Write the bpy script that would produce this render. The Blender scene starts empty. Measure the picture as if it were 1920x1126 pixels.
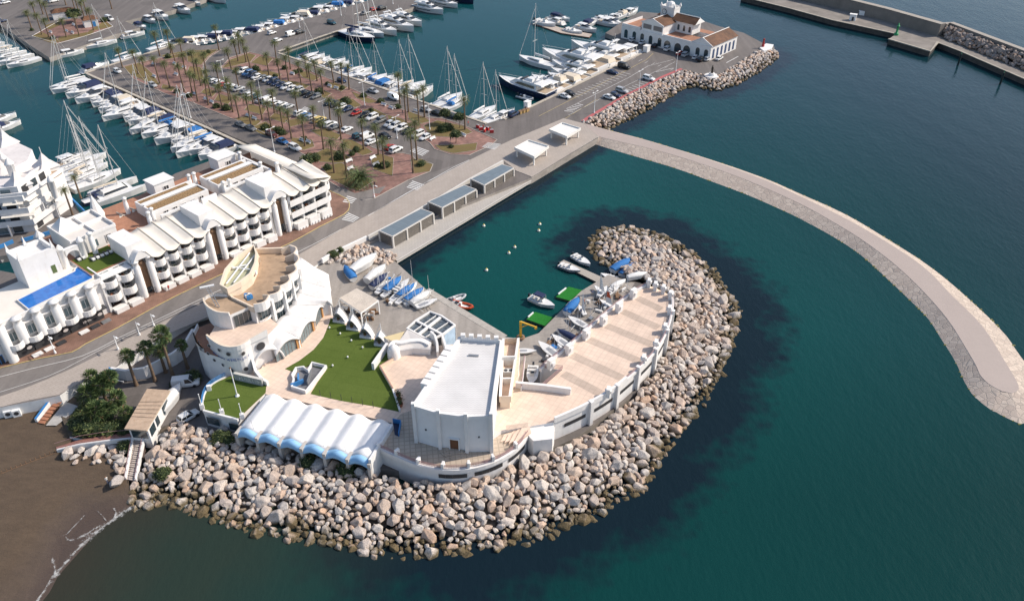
import bpy, bmesh, math, random
from math import radians, sin, cos, pi, atan2, hypot
from mathutils import Vector, Matrix, noise
from mathutils.geometry import tessellate_polygon, delaunay_2d_cdt
random.seed(7)
SC = bpy.context.scene
COL = SC.collection

# ---------------------------------------------------------------- camera
F, TH, CH = 1493.0, radians(35.0), 100.0
cd = bpy.data.cameras.new('camera'); cam = bpy.data.objects.new('camera', cd); COL.objects.link(cam)
cd.sensor_width = 36.0; cd.lens = F/1920*36.0; cd.clip_start = 1; cd.clip_end = 9000
cam.location = (0, 0, CH); cam.rotation_euler = (radians(90)-TH, 0, 0)
SC.camera = cam
# ---------------------------------------------------------------- light
SUN_EL, SUN_AZ = radians(40), radians(14)          # azimuth from +x towards +y
w = bpy.data.worlds.new('World'); SC.world = w; w.use_nodes = True
nt = w.node_tree; nt.nodes.clear()
so = nt.nodes.new('ShaderNodeOutputWorld'); bg = nt.nodes.new('ShaderNodeBackground'); sk = nt.nodes.new('ShaderNodeTexSky')
sk.sky_type = 'NISHITA'; sk.sun_disc = False; sk.sun_elevation = SUN_EL; sk.sun_rotation = radians(90)-SUN_AZ
sk.air_density = 1.0; sk.dust_density = 1.6; sk.ozone_density = 1.2
bg.inputs['Strength'].default_value = 0.145
nt.links.new(sk.outputs[0], bg.inputs['Color']); nt.links.new(bg.outputs[0], so.inputs[0])
sd = bpy.data.lights.new('sun', 'SUN'); sd.energy = 4.15; sd.angle = radians(0.6); sd.color = (1.0, .905, .79)
sun = bpy.data.objects.new('sun', sd); COL.objects.link(sun)
sv = Vector((cos(SUN_EL)*cos(SUN_AZ), cos(SUN_EL)*sin(SUN_AZ), sin(SUN_EL)))
sun.rotation_euler = sv.to_track_quat('Z', 'Y').to_euler()
SC.view_settings.view_transform = 'Standard'; SC.view_settings.look = 'None'
SC.view_settings.exposure = 0.2; SC.view_settings.gamma = 1.0; SC.view_settings.use_curve_mapping = False
SC.cycles.max_bounces = 5; SC.cycles.transparent_max_bounces = 8

# ---------------------------------------------------------------- where a photographed point stands
def at(u, v, z=0.0):
    x = (u-960)/F; y = -(v-563)/F
    dy = cos(TH)+y*sin(TH); dz = -sin(TH)+y*cos(TH)
    k = (z-CH)/dz
    return Vector((x*k, dy*k, z))
def px(p):
    x, y, z = p[0], p[1], p[2]-CH
    dep = y*cos(TH)-z*sin(TH); up = y*sin(TH)+z*cos(TH)
    return (960+F*x/dep, 563-F*up/dep)
L, T = 1.8, 5.2                                    # quay level, club terrace level
def clamp(x, a=0., b=1.): return max(a, min(b, x))
def gz(u, v):                                      # ground level of the town side at a photographed point
    r = 3.6-1.8*clamp((u-440)/260)
    line = 395-0.34*(u-400) if u > 400 else 480-0.2*u
    if v < line-30: return L
    return L+(r-L)*clamp((v-(line-30))/40)
def g(u, v, dz=0.0):
    z = gz(u, v)
    p = at(u, v, z); p.z += dz
    return p

# ---------------------------------------------------------------- mesh collecting
class MB:
    def __init__(s): s.v = []; s.f = []; s.m = []; s.mats = []; s.sm = []
    def mi(s, mat):
        if mat not in s.mats: s.mats.append(mat)
        return s.mats.index(mat)
    def poly(s, pts, mat, smooth=False):
        b = len(s.v); s.v += [Vector(p) for p in pts]; s.f.append(list(range(b, b+len(pts)))); s.m.append(s.mi(mat)); s.sm.append(smooth); return s
    def mesh(s, vs, fs, mat, smooth=False):
        b = len(s.v); s.v += [Vector(p) for p in vs]; k = s.mi(mat)
        for f in fs: s.f.append([b+i for i in f]); s.m.append(k); s.sm.append(smooth)
        return s
    def prism(s, pts, z0, z1, mat, top=None, bottom=False):
        """pts: (x, y) or (x, y, z) ground outline; z0/z1 absolute (None: take own z)"""
        P = [Vector((p[0], p[1], 0)) for p in pts]
        a = sum(P[i].x*P[(i+1) % len(P)].y-P[(i+1) % len(P)].x*P[i].y for i in range(len(P)))
        pts = list(pts)
        if a < 0: P.reverse(); pts.reverse()
        n = len(P)
        Z1 = [(z1 if z1 is not None else pts[i][2]) for i in range(n)]
        Z0 = [(z0 if z0 is not None else pts[i][2]) for i in range(n)]
        lo = [(P[i].x, P[i].y, Z0[i]) for i in range(n)]; hi = [(P[i].x, P[i].y, Z1[i]) for i in range(n)]
        s.mesh(lo+hi, [[i, (i+1) % n, n+(i+1) % n, n+i] for i in range(n)], mat)
        s.poly(hi, top or mat)
        if bottom: s.poly(lo[::-1], mat)
        return s
    def box(s, c, size, rot=0.0, mat=None, tilt=None):
        """c: centre of the bottom face"""
        hx, hy, h = size[0]/2, size[1]/2, size[2]
        R = Matrix.Rotation(rot, 3, 'Z')
        if tilt is not None: R = R @ tilt
        c = Vector(c)
        vs = [c+R @ Vector((x*hx, y*hy, z*h)) for z in (0, 1) for x, y in ((-1, -1), (1, -1), (1, 1), (-1, 1))]
        return s.mesh(vs, [[0, 3, 2, 1], [4, 5, 6, 7], [0, 1, 5, 4], [1, 2, 6, 5], [2, 3, 7, 6], [3, 0, 4, 7]], mat)
    def tube(s, p, q, r0, r1=None, n=6, mat=None, smooth=True, cap=True):
        p = Vector(p); q = Vector(q); r1 = r0 if r1 is None else r1
        d = (q-p)
        if d.length < 1e-6: return s
        d.normalize(); a = d.orthogonal().normalized(); b = d.cross(a)
        vs = []
        for c, r in ((p, r0), (q, r1)):
            for i in range(n):
                t = 2*pi*i/n; vs.append(c+a*(cos(t)*r)+b*(sin(t)*r))
        s.mesh(vs, [[i, (i+1) % n, n+(i+1) % n, n+i] for i in range(n)], mat, smooth)
        if cap: s.mesh(vs, [list(range(n-1, -1, -1)), list(range(n, 2*n))], mat)
        return s
    def path(s, pts, r, n=5, mat=None):
        for a, b in zip(pts, pts[1:]): s.tube(a, b, r, r, n, mat)
        return s
    def lathe(s, c, prof, n=12, mat=None, smooth=True, sx=1, sy=1, rot=0.0):
        """prof: (radius, z) from the bottom up, about the vertical through c"""
        c = Vector(c); vs = []
        for r, z in prof:
            for i in range(n):
                t = 2*pi*i/n+rot; vs.append(c+Vector((cos(t)*r*sx, sin(t)*r*sy, z)))
        fs = [[k*n+i, k*n+(i+1) % n, (k+1)*n+(i+1) % n, (k+1)*n+i] for k in range(len(prof)-1) for i in range(n)]
        return s.mesh(vs, fs, mat, smooth)
    def wall(s, pts, h, t, mat, top=None, closed=False, z0=None):
        """wall of thickness t along a line of 3-D points, its foot at the points, h high (a number or one per point)"""
        n = len(pts); pts = [Vector(p) for p in pts]
        hs = h if isinstance(h, (list, tuple)) else [h]*n
        off = []
        for i in range(n):
            if closed: a, b = pts[i-1], pts[(i+1) % n]
            else: a, b = pts[max(i-1, 0)], pts[min(i+1, n-1)]
            d = Vector((b.x-a.x, b.y-a.y, 0)); d = d.normalized() if d.length > 1e-6 else Vector((1, 0, 0))
            off.append(Vector((-d.y, d.x, 0))*(t/2))
        m = n if closed else n-1
        zf = lambda p: Vector((p.x, p.y, z0)) if z0 is not None else p
        vs = []
        for i in range(n):
            tp = pts[i]+Vector((0, 0, hs[i]))
            vs += [zf(pts[i])-off[i], zf(pts[i])+off[i], tp+off[i], tp-off[i]]
        fs = []; tf = []
        for i in range(m):
            a, b = 4*i, 4*((i+1) % n)
            fs += [[a, b, b+3, a+3], [a+1, a+2, b+2, b+1]]; tf.append([a+3, b+3, b+2, a+2])
        if not closed: fs += [[0, 3, 2, 1], [4*(n-1), 4*(n-1)+1, 4*(n-1)+2, 4*(n-1)+3]]
        s.mesh(vs, fs, mat); s.mesh(vs, tf, top or mat)
        return s
    def xform(s, M):
        s.v = [M @ p for p in s.v]; return s
    def add(s, o, M=None):
        b = len(s.v); s.v += [(M @ p if M is not None else p.copy()) for p in o.v]
        for f, m, q in zip(o.f, o.m, o.sm): s.f.append([b+i for i in f]); s.m.append(s.mi(o.mats[m])); s.sm.append(q)
        return s
    def data(s, name):
        me = bpy.data.meshes.new(name)
        me.from_pydata([tuple(p) for p in s.v], [], s.f)
        for m in s.mats: me.materials.append(m)
        me.polygons.foreach_set('material_index', s.m); me.polygons.foreach_set('use_smooth', s.sm)
        me.update(); return me
    def build(s, name, parent=None, local=False):
        """points are world points unless local: then in the parent's own frame"""
        o = bpy.data.objects.new(name, None)
        if parent is not None and not local:
            M = (Matrix.Translation(WL[parent.name][0]) @ Matrix.Rotation(WL[parent.name][1], 4, 'Z')).inverted()
            s.xform(M)
        bpy.data.objects.remove(o)
        o = bpy.data.objects.new(name, s.data(name)); COL.objects.link(o)
        if parent is not None:
            o.parent = parent
            pl = WL.get(parent.name); WL[o.name] = pl if pl else (Vector((0, 0, 0)), 0.0)
        else: WL[o.name] = (Vector((0, 0, 0)), 0.0)
        return o
WL = {}
def tag(o, label=None, cat=None, group=None, kind=None):
    if label: o['label'] = label
    if cat: o['category'] = cat
    if group: o['group'] = group
    if kind: o['kind'] = kind
    return o
def thing(name, label, cat, loc=(0, 0, 0), rotz=0.0, group=None):
    o = bpy.data.objects.new(name, None); COL.objects.link(o)
    o.location = loc; o.rotation_euler = (0, 0, rotz); o.empty_display_size = .5
    WL[o.name] = (Vector(loc), rotz)
    return tag(o, label, cat, group)
def struct(name, mb):
    return tag(mb.build(name), kind='structure')
def copy_tree(src, loc, rotz=0.0, label=None, group=None, scale=None):
    r = src.copy(); COL.objects.link(r); r.location = loc; r.rotation_euler = (0, 0, rotz)
    if scale is not None: r.scale = (scale,)*3 if not isinstance(scale, (tuple, list)) else scale
    if label: r['label'] = label
    if group: r['group'] = group
    WL[r.name] = (Vector(loc), rotz)
    for ch in KIDS.get(src.name, []):
        c = ch.copy(); COL.objects.link(c); c.parent = r
        for gch in KIDS.get(ch.name, []):
            d = gch.copy(); COL.objects.link(d); d.parent = c
    return r
KIDS = {}
def kid(mb, name, parent, local=True):
    o = mb.build(name, parent, local); KIDS.setdefault(parent.name, []).append(o); return o
ORD = ['first', 'second', 'third', 'fourth', 'fifth', 'sixth', 'seventh', 'eighth', 'ninth', 'tenth', 'eleventh', 'twelfth', 'thirteenth',
       'fourteenth', 'fifteenth', 'sixteenth', 'seventeenth', 'eighteenth', 'nineteenth', 'twentieth', 'twenty-first', 'twenty-second',
       'twenty-third', 'twenty-fourth', 'twenty-fifth', 'twenty-sixth', 'twenty-seventh', 'twenty-eighth', 'twenty-ninth', 'thirtieth']

# ---------------------------------------------------------------- materials
MATS = {}
class NT:
    def __init__(s, m): s.t = m.node_tree; s.n = s.t.nodes
    def a(s, typ, **kw):
        n = s.n.new(typ)
        for k, v in kw.items():
            if k.startswith('i_'): n.inputs[k[2:].replace('_', ' ')].default_value = v
            else: setattr(n, k, v)
        return n
    def l(s, a, b): s.t.links.new(a, b)
def rgba(c): return (c[0], c[1], c[2], 1.0)
def newmat(name):
    m = bpy.data.materials.new(name); m.use_nodes = True
    t = NT(m); t.n.clear()
    o = t.a('ShaderNodeOutputMaterial'); p = t.a('ShaderNodeBsdfPrincipled'); t.l(p.outputs[0], o.inputs[0])
    return m, t, p
def pos(t, scale=1.0, rot=0.0, obj=False):
    if obj: src = t.a('ShaderNodeTexCoord').outputs['Object']
    else: src = t.a('ShaderNodeNewGeometry').outputs['Position']
    mp = t.a('ShaderNodeMapping'); mp.inputs['Scale'].default_value = (scale,)*3 if not isinstance(scale, tuple) else scale
    mp.inputs['Rotation'].default_value = (0, 0, rot); t.l(src, mp.inputs['Vector']); return mp.outputs[0]
def ramp(t, fac, stops):
    r = t.a('ShaderNodeValToRGB'); e = r.color_ramp.elements
    while len(e) < len(stops): e.new(.5)
    for k, (q, c) in enumerate(stops): e[k].position = q; e[k].color = rgba(c)
    t.l(fac, r.inputs[0]); return r.outputs[0]
def noi(t, vec, scale, detail=3, rough=.6):
    n = t.a('ShaderNodeTexNoise'); n.inputs['Scale'].default_value = scale; n.inputs['Detail'].default_value = detail
    n.inputs['Roughness'].default_value = rough; t.l(vec, n.inputs['Vector']); return n.outputs['Fac']
def mix(t, fac, a, b, mode='MIX'):
    m = t.a('ShaderNodeMix', data_type='RGBA', blend_type=mode)
    for s_, v in ((0, fac), (6, a), (7, b)):
        if isinstance(v, (int, float)): m.inputs[s_].default_value = v
        elif isinstance(v, tuple): m.inputs[s_].default_value = rgba(v)
        else: t.l(v, m.inputs[s_])
    return m.outputs[2]
def mth(t, op, a, b=0.0, c=0.0, cl=False):
    m = t.a('ShaderNodeMath', operation=op, use_clamp=cl)
    for s_, v in enumerate((a, b, c)):
        if isinstance(v, (int, float)): m.inputs[s_].default_value = v
        else: t.l(v, m.inputs[s_])
    return m.outputs[0]
def bump(t, p, h, strength=.4, dist=.05):
    b = t.a('ShaderNodeBump'); b.inputs['Strength'].default_value = strength; b.inputs['Distance'].default_value = dist
    t.l(h, b.inputs['Height']); t.l(b.outputs[0], p.inputs['Normal'])
def plain(name, col, rough=.6, metal=0.0, var=.12, scale=.6, spec=.4, obj=False, stain=None, stainamt=.5, bmp=0.0):
    """paint or plaster with slight unevenness and optional dirt"""
    if name in MATS: return MATS[name]
    m, t, p = newmat(name); v = pos(t, 1.0, 0, obj)
    n1 = noi(t, v, scale, 4, .65)
    lo = tuple(c*(1-var) for c in col); hi = tuple(min(1, c*(1+var*.7)) for c in col)
    c = ramp(t, n1, [(.3, lo), (.7, hi)])
    if stain:
        n2 = noi(t, pos(t, (1, 1, .25), 0, obj), scale*2.1+.5, 5, .7)
        c = mix(t, mth(t, 'MULTIPLY', ramp(t, n2, [(.55, (0, 0, 0)), (.75, (1, 1, 1))]), stainamt), c, stain)
    t.l(c, p.inputs['Base Color'])
    p.inputs['Roughness'].default_value = rough; p.inputs['Metallic'].default_value = metal
    p.inputs['Specular IOR Level'].default_value = spec
    if bmp: bump(t, p, noi(t, v, scale*6, 3), bmp, .04)
    MATS[name] = m; return m
# ================================================================ materials of the place
AD = radians(52.9); BD = radians(-39.9)
dA = Vector((cos(AD), sin(AD), 0)); dB = Vector((cos(BD), sin(BD), 0))
WHITE = plain('white plaster', (.75, .735, .715), .8, var=.07, scale=.4, stain=(.52, .46, .40), stainamt=.42)
WHITE2 = plain('aged white plaster', (.74, .73, .71), .8, var=.08, scale=.5, stain=(.46, .42, .38), stainamt=.45)
CREAM = plain('cream plaster', (.72, .60, .47), .8, var=.08, scale=.5, stain=(.5, .38, .26), stainamt=.4)
DARK = plain('dark recess', (.045, .045, .048), .6, var=.3)
GLASS = plain('window glass', (.035, .055, .065), .08, var=.3, scale=.8, spec=.9)
GLASSL = plain('pale window glass', (.15, .21, .23), .12, var=.4, scale=1.1, spec=.8)
BLUE = plain('blue paint', (.05, .22, .50), .5, var=.15)
TEALP = plain('blue mural paint', (.05, .26, .42), .6, var=.3, scale=1.5)
GREYM = plain('grey metal', (.35, .36, .37), .4, .6, var=.1)
WMET = plain('white metal', (.78, .78, .77), .4, var=.04)
WOODO = plain('orange wood', (.50, .26, .10), .6, var=.15)
BROWN = plain('brown brick', (.22, .13, .075), .85, var=.35, scale=3.5, bmp=.6)
THATCH = plain('straw mat', (.30, .19, .09), .9, var=.8, scale=3.2, bmp=1.0)
CANV = plain('cream canvas', (.70, .655, .58), .85, var=.06, scale=.5, stain=(.60, .54, .46), stainamt=.3)
PINKR = plain('rose rail', (.34, .20, .20), .5, var=.15)
def asphalt(name, col, sc=1.0):
    m, t, p = newmat(name); v = pos(t)
    a = noi(t, v, .05*sc, 5, .6); b = noi(t, v, 1.8, 4, .7)
    str_ = noi(t, pos(t, (.5, .03, 1), -AD), 1.0, 4, .6)
    c = ramp(t, a, [(.25, tuple(x*.72 for x in col)), (.75, tuple(x*1.3 for x in col))])
    c = mix(t, .35, c, ramp(t, b, [(.3, tuple(x*.6 for x in col)), (.7, tuple(x*1.5 for x in col))]))
    c = mix(t, .30, c, ramp(t, str_, [(.35, tuple(x*.55 for x in col)), (.65, tuple(x*1.45 for x in col))]))
    pt = t.a('ShaderNodeTexVoronoi'); pt.inputs['Scale'].default_value = .12; t.l(pos(t, (1, 1, 1), -AD), pt.inputs['Vector'])
    pr = ramp(t, pt.outputs['Color'], [(.0, (1, 1, 1)), (.2, (1, 1, 1)), (.21, (0, 0, 0))])
    c = mix(t, mth(t, 'MULTIPLY', pr, .35), c, tuple(x*.6 for x in col))
    t.l(c, p.inputs['Base Color']); p.inputs['Roughness'].default_value = .85; bump(t, p, b, .3, .02)
    MATS[name] = m; return m
ASPH = asphalt('asphalt', (.138, .122, .113))
ASPHR = asphalt('road asphalt', (.175, .158, .147))
CONC = asphalt('yard concrete', (.30, .27, .24))
def tiled(name, c1, c2, mortar, bw, bh, ang=AD, msz=.03, var=.12, rough=.8, off=.5):
    m, t, p = newmat(name); v = pos(t, 1.0, -ang)
    b = t.a('ShaderNodeTexBrick'); b.offset = off
    b.inputs['Color1'].default_value = rgba(c1); b.inputs['Color2'].default_value = rgba(c2); b.inputs['Mortar'].default_value = rgba(mortar)
    b.inputs['Scale'].default_value = 1.0; b.inputs['Mortar Size'].default_value = msz; b.inputs['Mortar Smooth'].default_value = .3
    b.inputs['Brick Width'].default_value = bw; b.inputs['Row Height'].default_value = bh; t.l(v, b.inputs['Vector'])
    n = noi(t, pos(t), .35, 5, .65); n2 = noi(t, pos(t), .06, 3, .6)
    c = mix(t, 1.0, b.outputs['Color'], ramp(t, n, [(.3, (1-var*1.6,)*3), (.7, (1+0*var,)*3)]), 'MULTIPLY')
    c = mix(t, 1.0, c, ramp(t, n2, [(.3, (1-var,)*3), (.7, (1,)*3)]), 'MULTIPLY')
    t.l(c, p.inputs['Base Color']); p.inputs['Roughness'].default_value = rough
    MATS[name] = m; return m
PROM = tiled('promenade pavers', (.42, .365, .32), (.39, .34, .295), (.33, .285, .245), 1.2, .6, AD, .045, .06)
DECKP = tiled('grey deck pavers', (.47, .44, .40), (.44, .41, .375), (.35, .33, .30), 1.0, .5, AD, .05, .06)
SIDEW = tiled('red brick pavement', (.36, .20, .145), (.30, .165, .12), (.25, .15, .11), .6, .3, radians(58), .05, .3)
PINKB = tiled('pink brick park paving', (.44, .245, .195), (.37, .195, .155), (.28, .165, .14), 1.5, 1.1, AD, .07, .35)
TERR = tiled('peach terrace tiles', (.82, .64, .51), (.79, .61, .485), (.71, .545, .43), 1.0, 1.0, radians(62), .06, .12, off=0)
TERRB = tiled('beige terrace tiles', (.58, .475, .37), (.54, .44, .345), (.43, .35, .275), .9, .9, radians(8), .1, .12, off=0)
TERD = tiled('brown terrace band', (.62, .49, .395), (.59, .465, .375), (.53, .42, .335), 1.0, 1.0, radians(62), .06, .15, off=0)
TERRC = tiled('terracotta roof tiles', (.32, .145, .065), (.24, .105, .05), (.11, .055, .03), .9, .28, BD, .06, .4)
TERRF = tiled('terracotta floor', (.50, .245, .15), (.45, .215, .13), (.36, .18, .11), .8, .8, AD, .04, .2)
ROOFB = plain('brown weathered roof', (.40, .285, .19), .9, var=.3, scale=.3, stain=(.19, .13, .085), stainamt=.7, bmp=.3)
# ribbed and rippled white roof of the auditorium
def zigzag():
    m, t, p = newmat('rippled white roof'); v = pos(t, 1.0, -radians(0))
    sep = t.a('ShaderNodeSeparateXYZ'); t.l(v, sep.inputs[0])
    tri = mth(t, 'PINGPONG', sep.outputs[0], .3)
    y = mth(t, 'ADD', sep.outputs[1], mth(t, 'MULTIPLY', tri, .7))
    st = mth(t, 'PINGPONG', y, .22)
    k = ramp(t, mth(t, 'MULTIPLY', st, 4.4), [(.2, (.58, .565, .555)), (.6, (.72, .705, .685))])
    k = mix(t, 1.0, k, ramp(t, noi(t, v, .3, 4), [(.3, (.86,)*3), (.7, (1,)*3)]), 'MULTIPLY')
    t.l(k, p.inputs['Base Color']); p.inputs['Roughness'].default_value = .8; bump(t, p, st, .5, .06)
    return m
ZIG = zigzag()
def turf(name, a, b):
    m, t, p = newmat(name); v = pos(t)
    c = ramp(t, noi(t, v, .12, 5, .6), [(.3, a), (.7, b)])
    c = mix(t, .35, c, ramp(t, noi(t, v, 6.0, 3, .8), [(.3, tuple(x*.5 for x in a)), (.7, tuple(x*1.4 for x in b))]))
    t.l(c, p.inputs['Base Color']); p.inputs['Roughness'].default_value = .95; p.inputs['Specular IOR Level'].default_value = .1
    sm = t.a('ShaderNodeTexBrick'); sm.offset = 0; sm.inputs['Scale'].default_value = 1; sm.inputs['Brick Width'].default_value = 60; sm.inputs['Row Height'].default_value = 2.0; sm.inputs['Mortar Size'].default_value = .05
    sm.inputs['Color1'].default_value = (1, 1, 1, 1); sm.inputs['Color2'].default_value = (.93, .95, .9, 1); sm.inputs['Mortar'].default_value = (.80, .84, .78, 1); t.l(pos(t, 1, radians(15)), sm.inputs['Vector'])
    if name != 'park grass': c = mix(t, 1.0, c, sm.outputs['Color'], 'MULTIPLY')
    else: c = mix(t, ramp(t, noi(t, v, .45, 4, .7), [(.45, (0,)*3), (.62, (.8,)*3)]), c, (.17, .115, .06))
    t.l(c, p.inputs['Base Color'])
    bump(t, p, noi(t, v, 12.0, 2), .5, .05); MATS[name] = m; return m
TURF = turf('artificial lawn', (.075, .110, .022), (.110, .150, .034))
TURFG = turf('bright green mat', (.018, .15, .022), (.03, .20, .035))
GRASS = turf('park grass', (.125, .105, .042), (.20, .158, .072))
def rockmat(name, tint=(1, 1, 1), flat=False):
    m, t, p = newmat(name); v = pos(t)
    oi = t.a('ShaderNodeObjectInfo'); ge = t.a('ShaderNodeNewGeometry')
    r = mth(t, 'FRACT', mth(t, 'ADD', oi.outputs['Random'], ge.outputs['Random Per Island']))
    base = ramp(t, r, [(0, (.57, .465, .385)), (.2, (.62, .485, .39)), (.4, (.47, .44, .42)), (.6, (.70, .64, .58)), (.8, (.57, .49, .435)), (.9, (.60, .42, .305)), (1, (.61, .565, .53))])
    n = noi(t, v, 1.1, 6, .7); n2 = noi(t, v, 4.5, 4, .75)
    c = mix(t, 1.0, base, ramp(t, n, [(.25, (.66, .63, .61)), (.5, (1, 1, 1)), (.8, (1.1, 1.08, 1.05))]), 'MULTIPLY')
    c = mix(t, 1.0, c, ramp(t, n2, [(.3, (.58, .565, .55)), (.55, (.95, .94, .93))]), 'MULTIPLY')
    sep = t.a('ShaderNodeSeparateXYZ'); t.l(ge.outputs['Position'], sep.inputs[0])
    h = mth(t, 'ADD', sep.outputs[2], mth(t, 'MULTIPLY', mth(t, 'SUBTRACT', noi(t, v, .35, 3), .5), 1.6))
    h = mth(t, 'ADD', h, mth(t, 'MULTIPLY', mth(t, 'SUBTRACT', r, .5), .9))
    wet = ramp(t, mth(t, 'MULTIPLY', h, .6), [(.2, (1, 1, 1)), (.62, (0, 0, 0))])
    alg = ramp(t, n2, [(.3, (.045, .034, .014)), (.7, (.17, .125, .055))])
    c = mix(t, mth(t, 'MULTIPLY', wet, .93), c, alg)
    if tint != (1, 1, 1): c = mix(t, 1.0, c, tint, 'MULTIPLY')
    t.l(c, p.inputs['Base Color']); p.inputs['Roughness'].default_value = .85; p.inputs['Specular IOR Level'].default_value = .25
    bump(t, p, mth(t, 'ADD', n, n2), .9, .16); MATS[name] = m; return m
ROCK = rockmat('boulder stone')
ROCKD = rockmat('weathered grey stone', (.62, .60, .60))
RUBB = plain('rubble core', (.14, .115, .09), .9, var=.5, scale=1.2, bmp=1.0)
def slabs():
    m, t, p = newmat('irregular stone pitching'); v = pos(t, (1, 1, .6))
    wob = t.a('ShaderNodeTexNoise'); wob.inputs['Scale'].default_value = .25; t.l(v, wob.inputs['Vector'])
    vo = t.a('ShaderNodeTexVoronoi', feature='DISTANCE_TO_EDGE'); vo.inputs['Scale'].default_value = .85; vo.inputs['Randomness'].default_value = 1
    t.l(v, vo.inputs['Vector'])
    vc = t.a('ShaderNodeTexVoronoi'); vc.inputs['Scale'].default_value = .85; vc.inputs['Randomness'].default_value = 1; t.l(v, vc.inputs['Vector'])
    sc = t.a('ShaderNodeSeparateColor'); t.l(vc.outputs['Color'], sc.inputs[0])
    base = ramp(t, sc.outputs[0], [(0, (.45, .37, .31)), (.5, (.51, .425, .355)), (1, (.57, .48, .40))])
    base = mix(t, 1.0, base, ramp(t, noi(t, v, 2.5, 4, .7), [(.3, (.8,)*3), (.7, (1.05,)*3)]), 'MULTIPLY')
    e = ramp(t, vo.outputs['Distance'], [(.01, (0, 0, 0)), (.06, (1, 1, 1))])
    c = mix(t, e, (.36, .31, .265), base)
    t.l(c, p.inputs['Base Color']); p.inputs['Roughness'].default_value = .9
    bump(t, p, e, .5, .08); return m
SLAB = slabs()
PATHM = tiled('pale path paving', (.40, .335, .30), (.39, .325, .29), (.37, .31, .28), .5, .25, radians(-30), .03, .04)
def sandmat():
    m, t, p = newmat('beach sand'); v = pos(t)
    ge = t.a('ShaderNodeNewGeometry'); sep = t.a('ShaderNodeSeparateXYZ'); t.l(ge.outputs['Position'], sep.inputs[0])
    dry = ramp(t, noi(t, v, .12, 5, .65), [(.3, (.074, .047, .027)), (.7, (.094, .063, .039))])
    dry = mix(t, .5, dry, ramp(t, noi(t, v, 3.0, 4, .8), [(.3, (.066, .047, .032)), (.7, (.118, .082, .052))]))
    dry = mix(t, .35, dry, ramp(t, noi(t, pos(t, (.35, 1, 1), radians(40)), .9, 5, .75), [(.35, (.052, .037, .026)), (.65, (.125, .088, .058))]))
    wet = ramp(t, mth(t, 'ADD', sep.outputs[2], mth(t, 'MULTIPLY', noi(t, v, .4, 3), .25)), [(.28, (1, 1, 1)), (.75, (0, 0, 0))])
    c = mix(t, mth(t, 'MULTIPLY', wet, .8), dry, (.070, .048, .036))
    t.l(c, p.inputs['Base Color'])
    rr = t.a('ShaderNodeMapRange'); t.l(wet, rr.inputs[0]); rr.inputs[3].default_value = .95; rr.inputs[4].default_value = .35; t.l(rr.outputs[0], p.inputs['Roughness'])
    bump(t, p, noi(t, v, 1.8, 6, .8), .7, .15)
    return m
SAND = sandmat()
def linepaint(name, col, wear=.4):
    m, t, p = newmat(name); v = pos(t)
    c = mix(t, mth(t, 'MULTIPLY', ramp(t, noi(t, v, 2.2, 4, .75), [(.5, (0,)*3), (.65, (1,)*3)]), wear), col, (.22, .215, .21))
    t.l(c, p.inputs['Base Color']); p.inputs['Roughness'].default_value = .7; MATS[name] = m; return m
LINEW = linepaint('white road paint', (.66, .65, .63)); LINEY = linepaint('yellow road paint', (.55, .42, .16), .6)
REDL = linepaint('red path paint', (.42, .10, .10), .3)
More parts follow.
